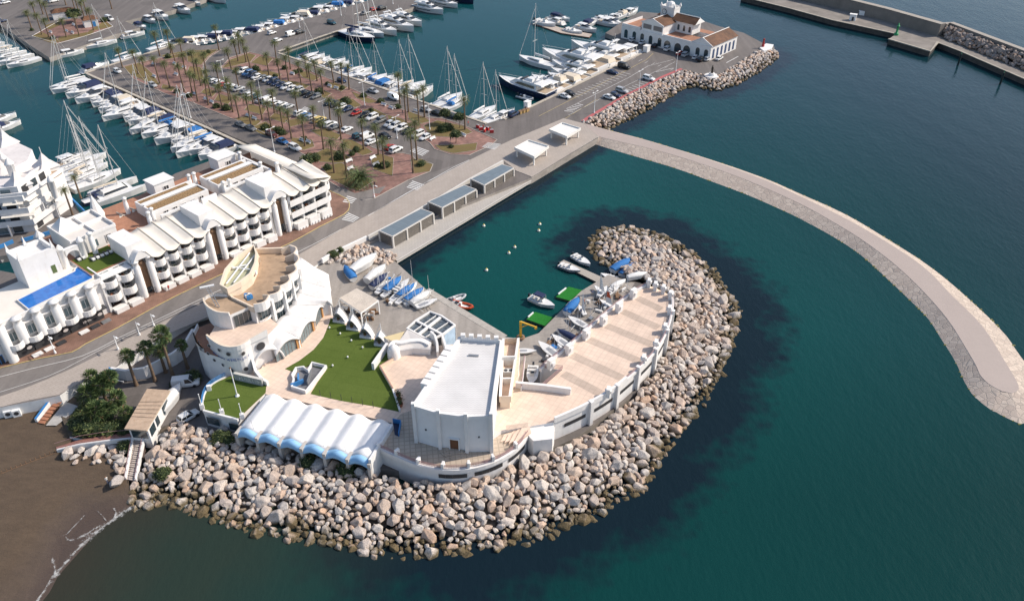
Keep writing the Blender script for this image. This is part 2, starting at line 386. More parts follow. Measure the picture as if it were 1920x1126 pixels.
# ---------------------------------------------------------------- water: colour of the bed shows through, kept as distances in an attribute
def watermat():
    m, t, p = newmat('sea water'); v = pos(t)
    at_ = t.a('ShaderNodeAttribute', attribute_name='bed'); sc = t.a('ShaderNodeSeparateColor'); t.l(at_.outputs['Color'], sc.inputs[0])
    sep = t.a('ShaderNodeSeparateXYZ'); t.l(v, sep.inputs[0])
    deep = ramp(t, noi(t, v, .008, 2, .5), [(.35, (.0032, .050, .047)), (.65, (.0052, .064, .060))])
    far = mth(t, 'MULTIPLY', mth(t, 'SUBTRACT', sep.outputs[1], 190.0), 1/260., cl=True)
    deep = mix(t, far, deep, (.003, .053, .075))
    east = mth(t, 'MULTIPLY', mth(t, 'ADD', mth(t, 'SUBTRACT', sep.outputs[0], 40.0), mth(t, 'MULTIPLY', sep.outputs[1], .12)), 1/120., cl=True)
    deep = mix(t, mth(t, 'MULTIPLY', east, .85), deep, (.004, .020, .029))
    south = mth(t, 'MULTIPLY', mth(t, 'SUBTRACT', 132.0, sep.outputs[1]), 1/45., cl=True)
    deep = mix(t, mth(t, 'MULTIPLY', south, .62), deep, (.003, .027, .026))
    # marina basin: duller
    deep = mix(t, sc.outputs[2], deep, (.004, .047, .054))
    # dark bed round the boulders
    blob = t.a('ShaderNodeTexVoronoi'); blob.inputs['Scale'].default_value = .42; t.l(v, blob.inputs['Vector'])
    nz = mth(t, 'ADD', mth(t, 'MULTIPLY', mth(t, 'SUBTRACT', noi(t, v, .10, 4, .6), .5), 1.0), mth(t, 'MULTIPLY', mth(t, 'SUBTRACT', .45, blob.outputs['Distance']), .28))
    dk = mth(t, 'ADD', sc.outputs[0], mth(t, 'MULTIPLY', nz, ramp(t, sc.outputs[0], [(0, (0,)*3), (.25, (1,)*3), (.8, (1,)*3), (1, (.2,)*3)])))
    dk = ramp(t, dk, [(.22, (0,)*3), (.62, (1,)*3)])
    c = mix(t, mth(t, 'MULTIPLY', dk, .93), deep, (.006, .013, .021))
    # shallow sandy bed at the beach
    sh = mth(t, 'ADD', sc.outputs[1], mth(t, 'MULTIPLY', mth(t, 'SUBTRACT', noi(t, v, .07, 4), .5), .25))
    c = mix(t, ramp(t, sh, [(.12, (0,)*3), (.62, (1,)*3)]), c, (.022, .036, .028))
    c = mix(t, ramp(t, sh, [(.72, (0,)*3), (1, (.7,)*3)]), c, (.040, .032, .023))
    t.l(c, p.inputs['Base Color']); p.inputs['IOR'].default_value = 1.33
    p.inputs['Roughness'].default_value = .10; p.inputs['Specular IOR Level'].default_value = .19
    n1 = noi(t, pos(t, (1.0, .45, 1), radians(-25)), .9, 4, .6); n2 = noi(t, pos(t, (1, .5, 1), radians(10)), .16, 3, .55)
    cal = mth(t, 'SUBTRACT', 1.0, mth(t, 'MULTIPLY', sc.outputs[2], .72))
    h = mth(t, 'MULTIPLY', mth(t, 'ADD', n1, mth(t, 'MULTIPLY', n2, 1.5)), cal)
    bump(t, p, h, .42, .2)
    return m
WATER = watermat()

# ================================================================ traced outlines (photograph pixels) of land and rocks
ROCK_OUT = [(243, 925), (262, 945), (300, 940), (340, 950), (380, 965), (450, 988), (520, 1003), (620, 1022), (720, 1037), (820, 1038), (900, 1028), (980, 1012), (1060, 988), (1130, 955),
            (1190, 920), (1222, 885), (1250, 835), (1290, 790), (1330, 735), (1360, 680), (1378, 630), (1383, 590), (1366, 545), (1335, 505), (1290, 467), (1240, 440),
            (1180, 426), (1130, 430), (1108, 452), (1112, 474), (1135, 492), (1160, 500)]
ROCK_IN = [(325, 790), (400, 803), (445, 815), (480, 832), (560, 850), (640, 872), (720, 892), (765, 902), (860, 906), (935, 890), (985, 862), (1040, 846), (1080, 826), (1140, 790), (1195, 740),
           (1232, 690), (1258, 640), (1270, 590), (1265, 556), (1228, 528), (1195, 515), (1170, 508)]
PRO_FAR = [(1093, 230), (1142, 244), (1200, 259), (1261, 277), (1336, 300), (1430, 332), (1500, 362), (1590, 402), (1670, 450), (1742, 496), (1820, 557), (1891, 624), (1920, 663), (1956, 712), (1980, 765), (1985, 800), (1965, 828), (1942, 826)]
PRO_NEAR = [(1106, 272), (1169, 293), (1264, 322), (1323, 344), (1398, 372), (1460, 399), (1500, 418), (1559, 450), (1607, 482), (1649, 521), (1688, 557), (1731, 599), (1756, 638), (1781, 677), (1802, 724),
            (1820, 752), (1855, 780), (1885, 797), (1920, 813), (1942, 826)]
PATH_FAR = [(1093, 230), (1142, 245), (1200, 260), (1261, 278), (1336, 302), (1430, 336), (1500, 368), (1590, 412), (1671, 459), (1735, 503), (1784, 553), (1841, 610), (1884, 677), (1909, 720), (1908, 732), (1897, 737)]
PATH_NEAR = [(1095, 243), (1122, 256), (1224, 280), (1299, 302), (1398, 337), (1500, 382), (1560, 415), (1617, 450), (1678, 496), (1731, 546), (1777, 599), (1809, 649), (1830, 685), (1838, 703), (1855, 720), (1878, 733)]
JET_OUT = [(1106, 243), (1140, 243), (1185, 222), (1220, 204), (1260, 180), (1285, 165), (1310, 164), (1345, 172), (1380, 160), (1420, 138), (1450, 117), (1462, 106), (1455, 97)]
JET_IN = [(1093, 229), (1110, 219), (1170, 184), (1240, 148), (1281, 131), (1300, 136), (1332, 143), (1352, 138), (1390, 115), (1425, 93), (1440, 92)]
LAND_A = [(160, 137), (345, 79), (372, 86), (398, 84), (480, 62), (560, 40), (695, 0), (760, -25), (860, -25), (765, 18), (625, 60), (522, 96), (522, 100), (620, 133), (720, 167), (820, 201), (912, 232), (945, 224), (985, 205), (1042, 178),
          (1120, 140), (1202, 101), (1216, 97), (1175, 78), (1135, 62), (1165, 42), (1200, 22), (1290, 30), (1350, 50), (1395, 62), (1436, 84), (1452, 88), (1449, 95), (1425, 93), (1390, 115), (1352, 138), (1332, 143), (1281, 131), (1240, 148),
          (1170, 184), (1110, 219), (1093, 229)]
BEACH_W = [(60, 1140), (88, 1105), (104, 1075), (135, 1040), (175, 995), (200, 975), (222, 958), (250, 940)]   # waterline of the beach

def smooth_line(p, per=4):
    out = []
    for i in range(len(p)-1):
        a = p[max(i-1, 0)]; b = p[i]; c = p[i+1]; d = p[min(i+2, len(p)-1)]
        for k in range(per):
            q = k/per
            out.append(tuple(.5*((2*b[j])+(-a[j]+c[j])*q+(2*a[j]-5*b[j]+4*c[j]-d[j])*q*q+(-a[j]+3*b[j]-3*c[j]+d[j])*q**3) for j in range(2)))
    out.append(tuple(p[-1])); return out
def W2(pts, z=0): return [at(u, v, z) for u, v in pts]
def segd(p, a, b):
    ax, ay = a[0], a[1]; bx, by = b[0]-ax, b[1]-ay; l = bx*bx+by*by
    t_ = clamp(((p[0]-ax)*bx+(p[1]-ay)*by)/l if l else 0)
    return hypot(p[0]-ax-bx*t_, p[1]-ay-by*t_)
def dline(p, line): return min(segd(p, line[i], line[i+1]) for i in range(len(line)-1))
def inside(p, poly):
    c = False; j = len(poly)-1
    for i in range(len(poly)):
        a, b = poly[i], poly[j]
        if (a[1] > p[1]) != (b[1] > p[1]) and p[0] < (b[0]-a[0])*(p[1]-a[1])/(b[1]-a[1])+a[0]: c = not c
        j = i
    return c
def sheet(mb, pts, mat, extra=()):
    """surface over an outline of 3-D points (heights kept), triangulated"""
    allp = [Vector(p) for p in pts]+[Vector(p) for p in extra]
    vs, es, fs, ov, oe, of = delaunay_2d_cdt([Vector((p.x, p.y)) for p in allp], [], [list(range(len(pts)))], 1, 1e-4)
    out = []
    for i, q in enumerate(vs):
        z = allp[ov[i][0]].z if ov[i] else allp[min(range(len(allp)), key=lambda k: (allp[k].x-q.x)**2+(allp[k].y-q.y)**2)].z
        out.append((q.x, q.y, z))
    mb.mesh(out, [list(f) for f in fs], mat); return mb
def inner(ol, zf, st=14, dz=0.0):
    """grid points inside a pixel outline, on the sloping ground"""
    us = [p[0] for p in ol]; vs_ = [p[1] for p in ol]; out = []
    v = min(vs_)//st*st
    while v < max(vs_):
        u = min(us)//st*st
        while u < max(us):
            if inside((u, v), ol) and dline((u, v), list(ol)+[ol[0]]) > st*.5:
                z = zf(u, v); p = at(u, v, z); p.z += dz; out.append(p)
            u += st
        v += st
    return out
def dens(pts, step):
    """add points along a pixel outline so that it follows the sloping ground"""
    out = []
    n = len(pts)
    for i in range(n):
        a, b = pts[i], pts[(i+1) % n]; k = max(1, int(hypot(a[0]-b[0], a[1]-b[1])/step))
        out += [(a[0]+(b[0]-a[0])*j/k, a[1]+(b[1]-a[1])*j/k) for j in range(k)]
    return out

W_ROCK = W2(ROCK_OUT); W_JET = W2(JET_OUT); W_PN = W2(PRO_NEAR); W_BE = W2(BEACH_W)
W_DECK = W2([(744, 489), (870, 412), (996, 338), (1060, 298), (1120, 262)])
BASIN_L = W2([(-500, -40), (160, 137), (480, 280), (560, 420), (200, 480), (0, 560), (-600, 560)])
# ---------------------------------------------------------------- water sheet
def make_water():
    xs = []; x = -3000.
    def axis(lo, a, b, hi, st):
        o = []; q = a
        while q <= b: o.append(q); q += st
        s_ = st
        q = b
        while q < hi: s_ *= 1.6; q += s_; o.append(q)
        s_ = st; q = a
        while q > lo: s_ *= 1.6; q -= s_; o.insert(0, q)
        return o
    X = axis(-2500, -130, 130, 2500, 1.6); Y = axis(-200, 52, 270, 5000, 1.6)
    vs = [(x, y, 0) for y in Y for x in X]; nx = len(X)
    fs = [[j*nx+i, j*nx+i+1, (j+1)*nx+i+1, (j+1)*nx+i] for j in range(len(Y)-1) for i in range(nx-1)]
    me = bpy.data.meshes.new('water'); me.from_pydata(vs, [], fs); me.materials.append(WATER)
    ca = me.color_attributes.new('bed', 'FLOAT_COLOR', 'POINT')
    lines = [(W_ROCK, 17.), (W_JET, 11.), (W_DECK, 12.)]
    bbs = [(min(p.x for p in l)-r, max(p.x for p in l)+r, min(p.y for p in l)-r, max(p.y for p in l)+r) for l, r in lines]
    buf = []
    for x, y, z in vs:
        d = 0.0
        for (l, r), bb in zip(lines, bbs):
            if bb[0] < x < bb[1] and bb[2] < y < bb[3]: d = max(d, 1-dline((x, y), l)/r)
        if d > 0 and y < 92: d *= clamp(1-(92-y)/14*clamp((-18-x)/28), .0)   # the bed by the beach is sand
        b = 0.0
        if x < 32 and y < 120: b = clamp(1-dline((x, y), W_BE)/56)
        e = 1.0 if inside((x, y), BASIN_L) else clamp((y-215)/40)*clamp((45-x)/50)*.75
        buf += [d, b, e, 1]
    ca.data.foreach_set('color', buf)
    o = bpy.data.objects.new('water', me); COL.objects.link(o); tag(o, kind='structure')
make_water()
# ---------------------------------------------------------------- land
def V0(p, z): return [at(u, v, z) for u, v in p]
def land():
    mb = MB(); ol = [(u, v, L) for u, v in LAND_A]
    ring = [at(u, v, L) for u, v in LAND_A]
    # near side of the peninsula: yard quay, under the club, back along the beach
    tail = [(1122, 258, L), (997, 333, L), (689, 456, L), (742, 492, L), (800, 543, L), (946, 632, L), (978, 636, L), (1010, 625, L), (1060, 575, L), (1090, 545, L), (1140, 515, L), (1200, 530, L), (1262, 560, L), (1255, 640, L), (1195, 735, L), (1080, 820, L), (940, 882, L), (800, 890, L),
            (700, 875, L), (480, 830, L), (330, 790, L), (300, 800, L), (235, 800, L)]
    ring += [at(*q) for q in tail]
    ring += [at(u, v, 1.0) for u, v in [(210, 790), (140, 745), (115, 737)]]
    ring += [at(u, v, 1.0) for u, v in [(60, 745), (-40, 765), (-250, 800), (-320, 560), (-60, 500), (40, 520), (130, 470), (250, 380), (330, 330), (475, 277), (400, 244), (320, 208), (240, 172)]]
    for p in ring: p.z = min(p.z, L)
    mb.prism(ring, -3.0, L, CONC, ASPH)
    struct('quay', mb)
    yd = V0([(600, 492), (640, 478), (689, 457), (742, 491), (800, 543), (946, 631), (978, 635), (1010, 624), (1060, 574), (1090, 545), (1140, 515), (1190, 530), (1150, 600), (1000, 740), (930, 700), (700, 640), (600, 600), (560, 530)], L+.02)
    m_ = MB(); sheet(m_, yd, CONC); struct('yard', m_)
    m_ = MB(); m_.prism([(p.x, p.y) for p in V0([(112, 744), (215, 690), (330, 690), (330, 800), (246, 836), (236, 838), (130, 818), (110, 770)], 1.5)], -1, 1.5, WHITE2, plain('garden soil', (.10, .08, .06), .95, var=.4, scale=1.2)); struct('garden_bed', m_)
    # raised road and promenade along the town front
    mb = MB()
    up = dens([(-60, 700), (20, 678), (120, 632), (225, 577), (282, 550), (410, 492), (500, 449), (610, 394), (618, 362), (640, 350), (665, 362), (760, 340), (820, 320), (885, 298), (960, 270), (1057, 222), (1095, 232), (1122, 256), (1060, 294), (997, 332), (965, 318), (943, 301), (870, 340), (690, 445), (600, 490),
               (560, 520), (470, 560), (370, 590), (290, 640), (215, 690), (160, 705), (112, 741), (60, 752), (-60, 775)], 30)
    def zt(u, v):
        r = L+.02+1.8*clamp((700-u)/260)*clamp((v-330)/40)
        return r
    global RZ; RZ = zt
    pts = [at(u, v, zt(u, v)) for u, v in up]
    mb.prism([(p.x, p.y, p.z) for p in pts], .5, None, WHITE2, ASPHR)
    mb2 = MB(); sheet(mb2, pts, ASPHR, inner(up, zt))
    s_ = MB(); n = len(pts)
    s_.mesh([(p.x, p.y, .4) for p in pts]+pts, [[i, (i+1) % n, n+(i+1) % n, n+i] for i in range(n)], WHITE2)
    s_.add(mb2); struct('road', s_)
land()
def rz(u, v, dz=0.0):
    z = RZ(u, v); p = at(u, v, z); p.z += dz; return p
def overlay(name, outline, mat, dz, step=30, fn=None, curb=0.0, curbmat=None):
    fn = fn or rz
    pts = [fn(u, v, dz) for u, v in dens(outline, step)]
    mb = MB(); sheet(mb, pts, mat, inner(outline, RZ, 14, dz) if fn is rz else ())
    if curb:
        mb.wall(pts, curb, .16, curbmat or WHITE2, closed=True)
    return struct(name, mb)
# promenade
PR_ROAD = [(-60, 790), (-60, 757), (0, 743), (60, 722), (120, 697), (180, 668), (235, 637), (300, 606), (385, 566), (400, 560), (560, 478), (640, 430), (760, 366), (881, 300), (960, 262), (1057, 222), (1095, 232), (1121, 256)]
PR_SEA = [(997, 332), (967, 318), (943, 301), (870, 340), (690, 445), (640, 474), (600, 492), (560, 520), (470, 560), (390, 594), (300, 632), (240, 664), (215, 690), (170, 706), (110, 740), (55, 750), (-60, 777)]
overlay('promenade', smooth_line(PR_ROAD[1:15], 2)+PR_ROAD[15:]+PR_SEA, PROM, .05)
# brick pavement under the apartments
SW_EDGE = [(-60, 704), (0, 690), (75, 672), (135, 660), (160, 645), (220, 615), (270, 587), (330, 555), (410, 517), (480, 484), (542, 457), (600, 425), (645, 402), (655, 388), (650, 373), (618, 358)]
overlay('pavement', smooth_line(SW_EDGE, 2)+[(600, 362), (560, 385), (400, 460), (280, 515), (225, 545), (60, 625), (-60, 670)], SIDEW, .05, curb=.08, curbmat=LINEY)
def stripe(mb, a, b, wd, mat, fn, dz=.02):
    if fn is rz: dz += .055
    p = fn(*a, dz); q = fn(*b, dz); d = (q-p); d.z = 0
    if d.length < .05: return
    d.normalize(); o = Vector((-d.y, d.x, 0))*wd/2
    mb.poly([p-o, q-o, q+o, p+o], mat)
def dash_line(mb, line, wd, mat, fn, dz=.02, dash=None):
    for a, b in zip(line, line[1:]):
        k = max(1, int(hypot(a[0]-b[0], a[1]-b[1])/(dash or 12)))
        for i in range(k):
            if dash and i % 2: continue
            stripe(mb, (a[0]+(b[0]-a[0])*i/k, a[1]+(b[1]-a[1])*i/k), (a[0]+(b[0]-a[0])*(i+1)/k, a[1]+(b[1]-a[1])*(i+1)/k), wd, mat, fn, dz)
def gf(u, v, dz=0.0):
    p = at(u, v, L); p.z += dz; return p
mk = MB()
dash_line(mk, smooth_line([(-40, 717), (60, 691), (155, 667), (230, 630), (300, 597), (372, 563), (450, 526), (540, 482), (600, 452)], 3), .15, LINEW, rz, .02)
dash_line(mk, [(600, 452), (640, 430)], .15, LINEW, rz)
dash_line(mk, smooth_line([(-40, 747), (60, 716), (120, 692), (230, 634), (385, 562)], 2), .12, LINEW, rz, .016)
dash_line(mk, [(690, 405), (760, 364), (850, 314), (880, 300)], .18, LINEW, rz, .02)
dash_line(mk, [(700, 399), (800, 342), (880, 302)], .1, LINEW, rz, .02)
def zebra(a, b, c, d, n, fn=rz, dz=.07):
    """a-b one kerb, d-c the other; n bars running from kerb to kerb"""
    for i in range(n):
        f0 = (i+.15)/n; f1 = (i+.65)/n
        q = [(a[0]+(b[0]-a[0])*f0, a[1]+(b[1]-a[1])*f0), (a[0]+(b[0]-a[0])*f1, a[1]+(b[1]-a[1])*f1), (d[0]+(c[0]-d[0])*f1, d[1]+(c[1]-d[1])*f1), (d[0]+(c[0]-d[0])*f0, d[1]+(c[1]-d[1])*f0)]
        mk.poly([fn(u, v, dz) for u, v in q], LINEW)
zebra((762, 352), (774, 338), (796, 346), (783, 357), 5)
zebra((640, 412), (654, 398), (675, 408), (662, 417), 5)
zebra((642, 379), (652, 366), (670, 372), (660, 382), 4)
zebra((903, 276), (915, 267), (940, 270), (928, 281), 6)
zebra((768, 284), (784, 275), (806, 283), (792, 293), 5, gf)
zebra((560, 207), (572, 200), (585, 204), (572, 211), 5, gf)
# jetty: bays, arrows, lane lines
dash_line(mk, [(1010, 218), (1100, 172), (1212, 112), (1225, 100)], .14, LINEY, gf)
dash_line(mk, [(1060, 222), (1100, 198), (1112, 190), (1121, 186)], .14, LINEY, gf)
dash_line(mk, [(1062, 204), (1110, 180), (1180, 145), (1215, 124), (1262, 112)], .14, LINEW, gf)
dash_line(mk, [(1066, 216), (1180, 158), (1230, 134), (1266, 116)], .12, LINEW, gf)
for i in range(15):
    f = i/14.; a = (1069+f*(1165-1069), 178-f*(178-135)); stripe(mk, a, (a[0]+17, a[1]+4.6), .2, LINEW, gf)
for i in range(9):
    f = i/8.; a = (1160+f*(1210-1160), 172-f*(172-150)); stripe(mk, a, (a[0]+16, a[1]+5), .2, LINEW, gf)
for i in range(6):
    f = i/6.; stripe(mk, (1058+f*30, 208-f*16), (1075+f*22, 209-f*14), .35, LINEW, gf)
for i in range(7): stripe(mk, (1185+i*12, 112+i*3.3), (1192+i*12, 108+i*3.3), .12, LINEW, gf)
dash_line(mk, [(1362, 118), (1384, 106)], .3, LINEW, gf); dash_line(mk, [(1230, 135), (1262, 128)], .2, LINEW, gf)
struct('road_markings', mk)
mb = MB(); dash_line(mb, [(1093, 227), (1110, 216), (1170, 181), (1240, 145), (1278, 129)], 1.3, REDL, gf, .02); struct('painted_path', mb)
# park paving, grass
PARK_M = [(231, 124), (340, 100), (415, 93), (392, 108), (381, 122), (380, 140), (392, 162), (470, 190), (553, 217), (600, 236), (660, 254), (700, 277), (735, 288), (755, 287), (772, 291), (780, 300), (812, 308), (806, 322), (765, 338), (702, 372), (680, 376), (655, 363), (625, 345), (600, 328),
          (572, 291), (475, 239), (362, 193), (310, 176), (250, 148)]
PARK_U = [(412, 128), (432, 108), (468, 98), (520, 109), (575, 131), (630, 153), (692, 181), (730, 198), (805, 221), (830, 222), (872, 236), (908, 252), (932, 262), (922, 272), (880, 291), (845, 290), (815, 280), (806, 268), (760, 242), (700, 216), (650, 196), (612, 186), (560, 163), (500, 143), (440, 132)]
overlay('park_paving', PARK_M, PINKB, .022, 60, gf, .1, plain('weathered kerb', (.44, .40, .35), .85, var=.2))
overlay('park_paving', PARK_U, PINKB, .022, 60, gf, .1, plain('weathered kerb', (.44, .40, .35), .85, var=.2))
KERB = plain('weathered kerb', (.44, .40, .35), .85, var=.2)
GR = MB(); GRQ = []
def grass_patch(pts):
    GRQ.append(pts); q = [gf(u, v, .055) for u, v in pts]; sheet(GR, q, GRASS); GR.wall([p-Vector((0, 0, .03)) for p in q], .08, .08, KERB, closed=True)
for q in [[(232, 126), (262, 118), (288, 140), (300, 160), (270, 152), (245, 140)], [(303, 104), (345, 96), (362, 104), (310, 112)], [(350, 96), (412, 92), (388, 108), (378, 122), (352, 116)],
          [(355, 125), (376, 126), (385, 146), (372, 152), (350, 140)], [(385, 165), (408, 172), (398, 182), (376, 174)], [(305, 158), (330, 164), (322, 172), (302, 166)], [(410, 176), (438, 184), (428, 196), (402, 188)],
          [(468, 195), (500, 204), (492, 216), (458, 206)], [(515, 212), (545, 221), (534, 231), (504, 222)], [(545, 238), (570, 232), (560, 222), (535, 226)], [(440, 222), (472, 216), (490, 228), (480, 236), (462, 236)],
          [(582, 245), (610, 240), (640, 254), (632, 262), (600, 256)], [(545, 258), (585, 262), (590, 275), (570, 282), (548, 270)], [(585, 290), (612, 278), (640, 285), (662, 298), (640, 306), (600, 304)], [(640, 262), (660, 262), (692, 280), (700, 286), (680, 292), (650, 278)],
          [(602, 312), (640, 305), (662, 318), (700, 340), (672, 358), (652, 352), (620, 336)], [(694, 292), (712, 288), (738, 296), (736, 330), (700, 318)], [(770, 298), (790, 298), (812, 308), (806, 322), (774, 326)], [(470, 240), (498, 228), (520, 242), (500, 256), (485, 250)],
          [(416, 128), (432, 112), (466, 100), (480, 104), (470, 116), (440, 124)], [(486, 106), (512, 110), (500, 124), (470, 118)], [(478, 132), (508, 134), (528, 140), (516, 148), (488, 142)], [(524, 150), (552, 153), (582, 160), (570, 168), (540, 162)],
          [(560, 136), (576, 134), (600, 146), (588, 152), (568, 146)], [(612, 154), (630, 156), (652, 164), (640, 172), (616, 164)], [(590, 168), (608, 170), (622, 176), (608, 184), (592, 178)], [(632, 186), (662, 186), (678, 198), (660, 204), (634, 194)],
          [(660, 172), (690, 184), (712, 192), (690, 194), (668, 184)], [(680, 206), (702, 204), (726, 216), (708, 222), (690, 216)], [(726, 216), (752, 222), (776, 236), (760, 240), (730, 228)], [(764, 208), (800, 222), (806, 228), (790, 232), (766, 222)],
          [(794, 236), (820, 226), (868, 236), (886, 248), (860, 258), (812, 256), (800, 246)], [(815, 272), (860, 272), (895, 268), (892, 282), (850, 288), (826, 282)]]:
    grass_patch(q)
tag(GR.build('lawn'), 'dry yellow-green grass beds edged with pale kerbs across the palm park', 'grass', kind='stuff')
# kerb of the quays
kb = MB()
for ln in ([(160, 137), (240, 173), (320, 209), (400, 245), (478, 281)], [(522, 100), (620, 133), (720, 167), (820, 201), (912, 232)], [(945, 224), (985, 205), (1042, 178), (1120, 140), (1202, 101)], [(522, 97), (625, 61), (765, 19)], [(160, 137), (345, 79)]):
    kb.wall([gf(u, v) for u, v in ln], .22, .9, plain('quay edge stone', (.46, .41, .34), .85, var=.25, scale=1.0))
kb.wall([gf(u, v) for u, v in [(800, 543), (870, 586), (946, 632)]], .06, 1.6, plain('yard edge stone', (.40, .37, .33), .85, var=.2, scale=1.0))
struct('quay_edge', kb)
# far-left quay with the palm garden and the small land by the left complex
mb = MB(); mb.prism([at(u, v, L) for u, v in [(-400, 60), (-300, -60), (250, -60), (420, -40), (385, -2), (322, 20), (234, 40), (262, 52), (212, 66), (150, 88), (92, 108), (38, 73), (0, 46), (-120, 100)]], -3, L, CONC, ASPH)
struct('quay', mb)
overlay('park_paving', [(60, 68), (110, 40), (140, 34), (200, 40), (212, 50), (160, 68), (108, 82)], PINKB, .02, 40, gf, .1, WHITE2)
mb = MB()
for q in [[(60, 68), (78, 60), (110, 76), (104, 84)], [(108, 80), (170, 66), (178, 58), (110, 70)], [(165, 60), (212, 50), (196, 40), (182, 48)], [(84, 48), (112, 40), (112, 48), (92, 56)]]:
    sheet(mb, [gf(u, v, .05) for u, v in q], GRASS)
tag(mb.build('lawn'), 'small grass beds round the palm garden on the far left quay', 'grass', kind='stuff')
mb = MB(); mb.prism([at(u, v, L) for u, v in [(-300, 200), (-40, 200), (40, 330), (120, 345), (150, 400), (130, 440), (60, 470), (-60, 490), (-300, 520)]], -3, L, CONC, ASPH); struct('quay', mb)
# beach
def beach():
    pts = [at(u, v, .06) for u, v in BEACH_W]+[at(u, v, z) for u, v, z in [(243, 918, .5), (238, 870, .9), (230, 852, 1.0), (120, 850, 1.0), (150, 800, 1.1), (250, 810, 1.2), (235, 760, 1.3), (140, 745, 1.3), (112, 742, 1.3), (55, 750, 1.3), (-60, 778, 1.3), (-200, 900, 1.3), (-200, 1200, .9), (0, 1260, .3), (40, 1180, .05)]]
    ex = [at(u, v, z) for u, v, z in [(150, 985, .09), (115, 1025, .09), (185, 965, .1), (165, 1000, .07), (150, 940, .42), (78, 1035, .42), (98, 1000, .35), (50, 1100, .38), (185, 935, .4), (105, 970, .52), (215, 935, .35), (30, 1000, .8), (100, 900, .9), (0, 900, 1.1), (60, 820, 1.2), (150, 870, .95), (20, 1060, .6)]]
    wl = [at(u, v, -.9) for u, v in [(300, 960), (290, 1030), (200, 1130), (110, 1230)]]
    mb = MB(); sheet(mb, pts, SAND, ex)
    # the sand goes on under the water
    b = W2(BEACH_W); mb.mesh([tuple(p+Vector((0, 0, .06))) for p in b]+[(p.x+7, p.y-5, -.7) for p in b], [[i, len(b)+i, len(b)+i+1, i+1] for i in range(len(b)-1)], SAND)
    struct('beach', mb)
beach()
# ================================================================ boulders
def boulder_mesh(seed, flat=.8):
    rnd = random.Random(seed); bm = bmesh.new()
    for i in range(13):
        z = 1-2*(i+.5)/13; r = math.sqrt(max(0, 1-z*z)); t = i*2.399+rnd.uniform(-.45, .45); q = rnd.uniform(.84, 1.15)
        bm.verts.new((cos(t)*r*q*1.05, sin(t)*r*q*.88, z*q*flat))
    bmesh.ops.convex_hull(bm, input=bm.verts)
    bmesh.ops.dissolve_limit(bm, angle_limit=radians(14), verts=bm.verts, edges=bm.edges)
    bmesh.ops.bevel(bm, geom=list(bm.edges), offset=.06, segments=1, affect='EDGES', clamp_overlap=True)
    bmesh.ops.triangulate(bm, faces=bm.faces)
    for v in bm.verts:
        v.co *= 1+.10*noise.noise(v.co*1.9+Vector((seed*3.1, 0, 0)))
    vs = [v.co.copy() for v in bm.verts]; fs = [[v.index for v in f.verts] for f in bm.faces]
    bm.verts.index_update(); fs = [[v.index for v in f.verts] for f in bm.faces]
    bm.free(); return vs, fs
BM = [boulder_mesh(s_, random.Random(s_).uniform(.65, .95)) for s_ in range(14)]
def rot3(rnd): return Matrix.Rotation(rnd.uniform(0, 2*pi), 3, 'Z') @ Matrix.Rotation(rnd.uniform(-.6, .6), 3, 'X') @ Matrix.Rotation(rnd.uniform(-.6, .6), 3, 'Y')
def poisson(poly, rfun, rnd, tries, cell=3.0):
    bx = (min(p[0] for p in poly), max(p[0] for p in poly), min(p[1] for p in poly), max(p[1] for p in poly))
    gridc = {}; out = []
    for _ in range(tries):
        x = rnd.uniform(bx[0], bx[1]); y = rnd.uniform(bx[2], bx[3])
        if not inside((x, y), poly): continue
        r = rfun(x, y, rnd); i, j = int(x//cell), int(y//cell); ok = True
        for a in (-1, 0, 1):
            for b in (-1, 0, 1):
                for q in gridc.get((i+a, j+b), ()):
                    if hypot(q[0]-x, q[1]-y) < (r+q[2])*.66: ok = False; break
                if not ok: break
            if not ok: break
        if ok: gridc.setdefault((i, j), []).append((x, y, r)); out.append((x, y, r))
    return out
ROCKS = []       # (x, y, z, r, seed)
def rubble(outp, inp, h, sizes, seed, tries, mat=ROCK, core='rubble_core', htop=None):
    rnd = random.Random(seed)
    wo = W2(outp); wi = W2(inp, h if htop is None else htop); wi = [Vector((p.x, p.y, 0)) for p in wi]
    poly = [(p.x, p.y) for p in wo]+[(p.x, p.y) for p in reversed(wi)]
    def hh(x, y):
        a = dline((x, y), wo); b = dline((x, y), wi); f = a/(a+b+1e-6)
        return h*(1-(1-f)**1.6)
    def rf(x, y, rn): return rn.choice(sizes)*rn.uniform(.85, 1.15)
    pts = poisson(poly, rf, rnd, tries)
    res = []
    for x, y, r in pts:
        res.append((x, y, hh(x, y)-r*.18, r, rnd.random()))
    # core mound
    ex = [Vector((x, y, hh(x, y)-r*1.0-.25)) for x, y, r in pts[::3] if min(dline((x, y), wo), dline((x, y), wi)) > .8]
    ring = [Vector((p.x, p.y, -1.2)) for p in wo]+[Vector((p.x, p.y, h-.9)) for p in reversed(wi)]
    mb = MB(); sheet(mb, ring, RUBB, ex)
    tag(mb.build(core), kind='structure')
    return res, hh
main, HH = rubble(smooth_line(ROCK_OUT, 2), ROCK_IN, 2.6, [.55, .75, .95, 1.15, 1.4], 3, 140000)
